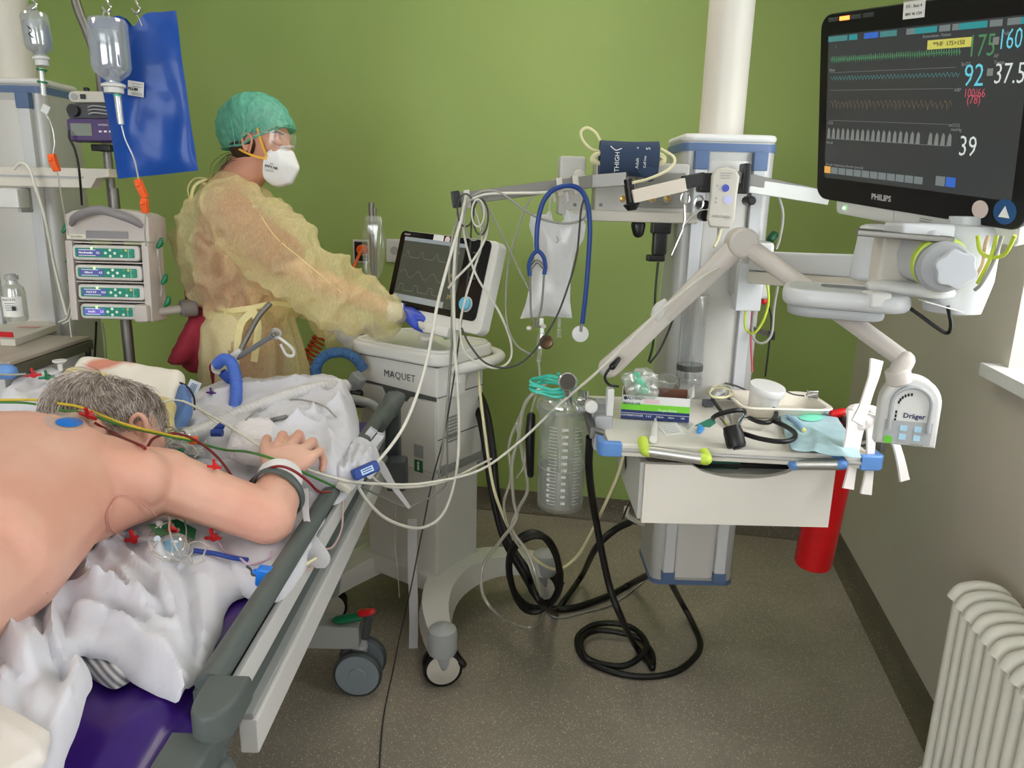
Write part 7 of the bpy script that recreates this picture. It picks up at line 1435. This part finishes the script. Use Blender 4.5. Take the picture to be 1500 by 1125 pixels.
obj('inner_hook', B().tube([at(815,346,1.972), at(818,352,1.97), at(814,356,1.97)], .0018, 6), LGREY, dbg)
obj('port', B().cyl(at(819,466,dbv), at(819,480,dbv), .006, .0045), CLEARH, dbg); obj('port_cap', B().box(at(819,488,dbv), (.012,.006,.024), .002), CLEARH, dbg)
dc = thing('drip_chamber', 'clear drip chamber with a round dark disc hanging below the fluid bag', 'drip chamber', at(790,530,1.98))
obj('chamber', B().cyl(at(793,466,1.99), at(794,488,1.985), .007).cyl(at(794,488,1.985), at(791,512,1.98), .013, .012, bev=.002).cyl(at(791,512,1.98), at(789,530,1.98), .007, .006), CLEARH, dc); obj('valve_disc', B().lathe([(.018,0),(.019,.005),(.016,.007),(.01,.005)], at(800,501,1.97), (.1,-1,.1), 26), mat('disc_bronze', (92,70,50), .3, .6), dc)
# blue stethoscope over the rail
SB = mat('stethoscope_blue', (24,62,134), .35); ss = thing('stethoscope', 'blue stethoscope hung over the steel rail beside the drip bag', 'stethoscope', at(850,495,1.93)); v = 1.935
obj('tubing', B().tube([at(787,369,v), at(786,355,v), at(788,325,v), at(795,298,v), at(808,280,v-.005), at(830,272,v-.005), at(850,278,v), at(861,300,v), at(864,335,v), at(862,380,v), at(858,430,v), at(853,474,v)], .0062, 12, 8), SB, ss)
obj('yoke', B().tube([at(776,404,v), at(775,388,v), at(780,374,v), at(788,368,v), at(796,376,v), at(799,390,v), at(797,402,v)], .0055, 10), SB, ss)
obj('ear_tube', B().tube([at(776,402,v), at(777,430,v), at(778,460,v), at(783,476,v), at(777,481,v)], .0028, 8), STEEL, ss); obj('ear_tube', B().tube([at(797,400,v), at(795,430,v), at(792,455,v), at(786,476,v), at(793,479,v)], .0028, 8), STEEL, ss)
obj('spring', B().tube([at(778,392,v), at(787,383,v), at(797,392,v)], .0025, 6, flat=2), STEEL, ss)
for px, py in ((775,481),(796,478)): obj('ear_tip', B().sphere(at(px,py,v), (.0075,.006,.006)), CREAM, ss)
obj('chest_piece', B().lathe([(.0,-.003),(.02,-.003),(.022,0),(.021,.004),(.012,.006),(0,.007)], at(850,489,v), (0,-1,.1), 32), WHITE, ss); obj('stem', B().cyl(at(852,472,v), at(851,486,v-.006), .0038), STEEL, ss)
# breathing circuit support above the head and hoses
sa = thing('circuit_arm', 'steel support arm with white clips holding the blue breathing hose', 'arm', at(345,520,2.28))
obj('steel_rod', B().tube([at(396,444,2.32), at(380,462,2.31), at(365,488,2.3), at(349,520,2.28)], .0085, 10), STEEL, sa); obj('grey_rod', B().cyl(at(348,524,2.27), at(402,490,2.22), .008), MGREY, sa)
obj('white_joint', B().hull([(at(343,522,2.27), .014), (at(350,516,2.27), .012)]).hull([(at(343,522,2.27), .012), (at(345,545,2.27), .01)]), WHITE, sa, ang=60)
obj('joint_ring', B().lathe([(.016,-.008),(.018,0),(.016,.008),(.008,.008),(.008,-.008)], at(404,489,2.21), (0,1,0), 24, False), WHITE, sa)
obj('white_hook', B().tube([at(408,494,2.2), at(420,503,2.2), at(430,513,2.2), at(429,521,2.2), at(420,520,2.2), at(414,510,2.2), at(411,504,2.2)], .0045, 8), WHITE, sa)
obj('white_hook', B().tube([at(322,525,2.25), at(313,533,2.24), at(313,543,2.24), at(322,547,2.24)], .0055, 8), WHITE, sa)
HB_ = mat('hose_blue', (74,112,206), .45)
def hose(nm, lab, pts, r, m, rib=True):
    P = catmull([P_(q, r) for q in pts], 26); b = B(); rr = [r*(1+.09*math.sin(i*1.9)) if rib else r for i in range(len(P))]
    m_ = len(P); tot = B(); 
    vs = []; nrm = None; fs = []; n_ = 16
    for i, p in enumerate(P):
        t_ = (P[min(i+1, m_-1)]-P[max(i-1, 0)]).normalized(); nrm = (nrm if nrm is not None else t_.orthogonal()); nrm = (nrm-t_*nrm.dot(t_)).normalized(); bi = t_.cross(nrm)
        for q in range(n_): a = 2*math.pi*q/n_; vs.append(p+(nrm*math.cos(a)+bi*math.sin(a))*rr[i])
    for i in range(m_-1):
        for q in range(n_): fs.append((i*n_+q, i*n_+(q+1) % n_, (i+1)*n_+(q+1) % n_, (i+1)*n_+q))
    return one(nm, tot.add(vs, fs), m, lab, 'hose', ang=80)
hose('breathing_hose', 'blue ribbed breathing hose hanging from the white clip at the bed head', [(318,534,2.24),(328,526,2.22),(340,534,2.18),(346,560,2.12),(345,590,2.05),(338,612,1.98),(322,628,1.9)], .0165, HB_)
hose('breathing_hose', 'blue hose end passing behind the white clip towards the nurse', [(325,545,2.26),(335,555,2.27),(352,565,2.28),(362,570,2.28)], .014, HB_)
hose('breathing_hose', 'blue breathing hose loop left of the ventilator', [(532,540,2.5),(520,524,2.48),(500,516,2.46),(478,520,2.44),(464,535,2.42),(464,552,2.4),(475,568,2.36),(490,578,2.33)], .0175, mat('hose_steel_blue', (62,104,152), .45))
hose('breathing_hose', 'milky clear breathing hose lying across the crumpled sheet', [(262,652,1.75),(290,634,1.82),(330,616,1.9),(375,596,1.96),(420,580,2.02),(470,567,2.1),(505,565,2.2)], .018, mat('milky_hose', (214,212,212), .3, alpha=.92))
one('hose_adapter', fuse(B().hull([(at(265,642,1.72), .02), (at(300,630,1.78), .022)]).hull([(at(300,630,1.78), .018), (at(318,632,1.76), .012)]), .004, 3), WHITE, 'white adapter at the near end of the milky breathing hose', 'adapter', ang=80)
one('blue_tap', B().hull([(at(318,630,1.72), .01), (at(324,624,1.72), .009)]).cyl(at(310,634,1.7), at(326,634,1.7), .009), NAVY, 'dark blue tap on the white hose adapter', 'tap', ang=60)
# catheters heap beside the head
hb2 = thing('catheter_heap', 'heap of clear catheter tubes and bags between the patient\'s ear and the hose adapter', 'tubing', at(255,655,1.6)); rnd = random.Random(4)
for k in range(7):
    c = (252+rnd.uniform(-14,22), 655+rnd.uniform(-18,14)); pts = [at(c[0]+rnd.uniform(14,30)*math.cos(i*1.0+k), c[1]+rnd.uniform(7,16)*math.sin(i*1.0+k), 1.66+rnd.uniform(-.03,.03)) for i in range(7)]; obj('catheter', B().tube(pts, .0022, 6), [TUBEC, CABW, TUBEC, CABG][k % 4], hb2)
obj('clear_valve', B().cyl(at(238,650,1.62), at(300,662,1.62), .012), CLEARH, hb2); obj('clear_valve', B().cyl(at(225,628,1.68), at(248,640,1.68), .012), CLEARH, hb2)
obj('green_tab', B().hull([(at(256,664,1.6), .007), (at(266,660,1.6), .006)]), GREENP, hb2); 
cable('thin_line', 'thin white line arching over the yellow towel beside the head', 'tube', [(226,640,1.6),(224,610,1.68),(235,592,1.72),(258,586,1.76),(285,596,1.78),(320,622,1.74)], .0022, CABW)
for px, py, v_, m, lab in ((308,578,1.95,mat('purple_plastic', (84,44,124), .4),'small purple tap on the white sheet under the blue hose'), (314,690,1.42,RED,'red stopcock on the sheet above the patient\'s upper arm')):
    p_ = hit(TA, px, py, .01, v_)[0]; stopcock('stopcock', lab, p_, m, (1,-.3,0), .95)
tg_ = thing('paper_tag', 'white printed tag standing beside the blue foam wedge', 'tag', at(282,585,1.95)); F = frame(at(281,572,1.93), (1,.2,-.5), (.35,.2,1)); obj('tag', B(F).box((0,0,0), (.03,.055,.001)), mat('tag_white', (214,222,236), .6), tg_)
for k in range(4): obj('print_line', B(F).box((-.006+.004*k,0,.001), (.0018,.04,.0004)), BLUEC, tg_)
cable('dark_lead', 'short dark lead curving in front of the blue foam wedge', 'cable', [(262,560,1.95),(274,566,1.93),(284,582,1.9),(285,600,1.86)], .0026, BLACK)
cable('grey_lead', 'grey cable lying across the white crumpled sheet', 'cable', [(360,618,'s',.003),(385,600,'s',.003),(430,588,'s',.003),(470,596,'s',.003),(492,614,'s',.003)], .0025, CABG)
one('grey_clip', B().hull([(hit(TA,400,618,.006)[0], .006), (hit(TA,420,613,.006)[0], .006)]), MGREY, 'small grey metal clip on the sheet above the patient\'s fingers', 'clip')
# white ties at the rail end
TIE = mat('white_tie', (222,222,226), .7, bump=.3)
one('fabric_tie', B().strip([at(519,668,1.86), at(530,652,1.9), at(545,632,1.92), at(548,628,1.92)], .022, (.8,0,-.3), .002), TIE, 'upper white fabric tie hanging over the dark bed rail', 'tie')
one('fabric_tie', B().strip([at(520,672,1.85), at(538,660,1.88), at(556,640,1.9), at(558,634,1.9)], .02, (.6,0,-.6), .002), TIE, 'second white fabric tie spreading over the bed rail near the ventilator', 'tie')
one('fabric_tie', B().strip([at(535,668,1.8), at(556,680,1.82), at(575,710,1.84), at(600,744,1.86)], lambda t_: .03*(1-t_*.7), (.8,0,.6), .002), TIE, 'pointed white fabric tie hanging outside the rail beside the ventilator', 'tie')
one('fabric_tie', B().strip([at(447,716,1.4), at(449,760,1.36), at(458,790,1.34), at(468,818,1.33), at(470,832,1.33)], lambda t_: .012+.03*math.exp(-((t_-.75)/.2)**2), (1,0,.2), .002), TIE, 'white fabric tie dangling over the dark rail below the wrist', 'tie')
for pts, r, m, lab in (([(500,716,1.58),(478,745,1.48),(458,790,1.4),(442,840,1.32),(420,885,1.25)], .0035, CABW, 'white tube running down along the white rail strip'), ([(498,716,1.58),(468,745,1.5),(445,778,1.4),(432,800,1.34)], .0026, CABG, 'grey tube crossing the dark rail below the hand'), ([(501,716,1.6),(502,745,1.6),(500,775,1.58),(488,800,1.54),(474,805,1.5)], .0026, mat('pinkish_tube', (206,180,172), .4), 'pinkish tube dangling outside the bed rail'), ([(470,806,1.36),(462,828,1.34),(440,838,1.3),(415,838,1.26),(395,826,1.26)], .0022, mat('pinkish_tube2', (206,180,172), .4), 'thin pinkish tube arching over the rail to the blue connector')): cable('thin_tube', lab, 'tube', pts, r, m)
# arterial line set on the sheet under the arm
tr = thing('transducer_set', 'clear pressure transducer set with blue core and green label on the sheet below the arm', 'transducer', hit(TA, 255, 800, .01)[0]); 
def S(px, py, o=.008): return hit(TA, px, py, o, 1.25)[0]
obj('green_label', B().add([S(226,775,.014), S(255,772,.016), S(290,785,.014), S(288,801,.014), S(262,795,.018), S(232,796,.014)], [(0,1,4,5),(1,2,3,4)]), mat('label_green', (20,96,58), .5), tr, flat=True)
dm = S(256,788,.03); obj('clear_dome', B().lathe([(.028,0),(.028,.014),(.02,.022),(.012,.024)], S(252,806,.0), (0,-.4,1), 28), CLEARH, tr); obj('blue_core', B().lathe([(.012,.002),(.014,.01),(.008,.016),(0,.017)], S(251,804,.002), (0,-.4,1), 20), mat('core_blue', (60,150,196), .3), tr)
obj('white_cross', B().box(S(240,803,.02), (.012,.004,.004), .001), WHITE, tr)
for k, (cx, cy, rx, ry) in enumerate(((252,806,26,20),(246,796,20,26),(262,812,22,18),(290,822,12,16),(250,790,14,30))): obj('coiled_line', B().tube([S(cx+rx*math.cos(a), cy+ry*math.sin(a), .006+.004*k) for a in [2*math.pi*i/12 for i in range(12)]], .0016, 6, 4, closed=True), TUBEC, tr)
obj('inline_valve', B().cyl(S(186,789,.008), S(204,794,.008), .0055), mat('lilac_clear', (196,190,216), .3, alpha=.7), tr); obj('inline_valve', B().cyl(S(212,793,.008), S(232,796,.008), .0055), mat('lilac_clear2', (206,214,226), .3, alpha=.7), tr)
kp = hit(BT, 269, 772, .04)[0]; gk = thing('flush_knob', 'grey ribbed round knob with red centre lying at the patient\'s upper arm', 'knob', kp); ax = V(.12,-.35,1).normalized(); KG = mat('knob_mid_grey', (130,132,136), .45)
b = B().lathe([(.018,-.008),(.0195,.0),(.0195,.008),(.017,.012),(0,.013)], kp, ax, 30); obj('knob', b, KG, gk); q = V(0,0,1).rotation_difference(ax).to_matrix(); b = B()
for i in range(22): a = 2*math.pi*i/22; b.box(kp+q @ V(.0195*math.cos(a), .0195*math.sin(a), .002), (.002,.002,.012))
obj('ribs', b, KG, gk)['kind'] = 'stuff'; obj('red_centre', B().cyl(kp+ax*.013, kp+ax*.018, .0085, bev=.001), RED, gk); obj('lower_body', B().cyl(kp-ax*.02, kp-ax*.006, .014), CLEARH, gk)
for px, py, lab, s_ in ((209,792,'red stopcock at the left of the clear transducer set',1.25), (245,782,'red stopcock standing on the green label',1.0), (311,794,'red stopcock right of the green label close to the arm',1.2)): stopcock('stopcock', lab, S(px,py,.012), RED, (1,-.4,.2), s_)
cable('thin_tube', 'thin pink line looping from the armpit to the transducer set', 'tube', [(176,787,'s',.004),(158,772,'s',.004),(154,752,'s',.004),(162,736,'s',.004),(178,726,'s',.004),(200,728,'s',.006),(216,742,'s',.008),(222,750,'s',.01)], .0014, mat('pink_line', (206,150,140), .4))
cable('blue_tube', 'blue flat tube running from the transducer set to the blue connector', 'tube', [(284,812,'s',.004),(310,816,'s',.004),(340,821,'s',.004),(362,826,'s',.004)], .0045, NAVY)
cable('thin_tube', 'thin clear line from the red stopcock to the blue plug', 'tube', [(318,800,'s',.006),(335,812,'s',.005),(350,822,'s',.005),(366,832,'s',.005),(392,820,1.24),(398,808,1.24)], .002, mat('lilac_line', (190,160,180), .4))
bp = thing('blue_plug', 'bright blue cable plug with cream lead at the edge of the purple mattress', 'plug', at(388,848,1.17)); a = at(382,845,1.16)
obj('plug', B().box(at(388,844,1.165), (.028,.022,.034), .005, Matrix.Rotation(.15,4,'Y')).hull([(at(388,845,1.165), .01), (at(374,838,1.165), .006)]), BLUEV, bp); obj('cream_boot', B().hull([(at(400,842,1.17), .01), (at(410,838,1.18), .006)]), CREAM, bp)
cable('dark_lead', 'short dark lead curving into the bright blue plug', 'cable', [(362,830,1.2),(368,835,1.17),(370,842,1.16),(378,842,1.16)], .0022, DGREY)
cable('white_lead', 'thin cream lead leaving the blue plug across the dark rail', 'cable', [(410,838,1.18),(428,834,1.22),(446,828,1.27),(462,818,1.32)], .0032, CABY)
# lines of the left side
cable('drip_line', 'clear drip line from the far left bottle through the orange clamp to the pump rack', 'tube', [(66,165,2.2),(76,185,2.2),(80,210,2.2),(78,228,2.2),(84,252,2.2),(88,275,2.22),(94,310,2.25),(100,345,2.28)], .0024, TUBEC)
cable('drip_line', 'clear drip line from the large bottle to the orange clamp below the blue bag', 'tube', [(178,184,2.18),(184,205,2.18),(196,232,2.18),(203,262,2.17),(210,288,2.17),(213,312,2.17),(212,340,2.25),(214,360,2.3)], .0024, TUBEC)
cable('electric_cable', 'black power cord hanging from the purple pump past the white beam', 'cord', [(101,192,2.36),(102,203,2.35),(110,220,2.35),(116,250,2.33),(120,300,2.38)], .0035, BLACK)
cable('electric_cable', 'black cord below the pump rack', 'cord', [(141,472,2.4),(140,500,2.45),(138,540,2.5)], .0035, BLACK)
cable('white_hose', 'white hose hanging over the beam down to the left shelf', 'hose', [(20,248,2.36),(30,239,2.36),(42,245,2.36),(52,275,2.36),(66,320,2.38),(80,390,2.42),(92,440,2.42),(98,462,2.42)], .0046, CABW, k=8)
for k, (pts, lab) in enumerate((([(104,440,2.34),(98,465,2.4),(86,472,2.42)], 'first thin line from the rack to the left shelf'), ([(106,450,2.34),(102,468,2.4),(92,474,2.42)], 'second thin line between the rack and the left shelf'), ([(102,470,2.4),(106,500,2.44),(112,530,2.46)], 'thin tube hanging from the left shelf corner'), ([(226,330,2.36),(232,380,2.36),(236,430,2.36),(222,450,2.34)], 'thin tube looping along the right side of the pump rack'), ([(150,472,2.4),(154,500,2.45),(156,530,2.5)], 'thin pale tube below the lowest infusion pump'))): cable('thin_tube', lab, 'tube', pts, .0025, CABG if k == 4 else TUBEC if k == 3 else CABW)
cable('grey_lead', 'grey cable crossing in front of the left drawer unit', 'cable', [(-8,548,1.95),(15,549,1.95),(38,548,1.97)], .003, CABG)
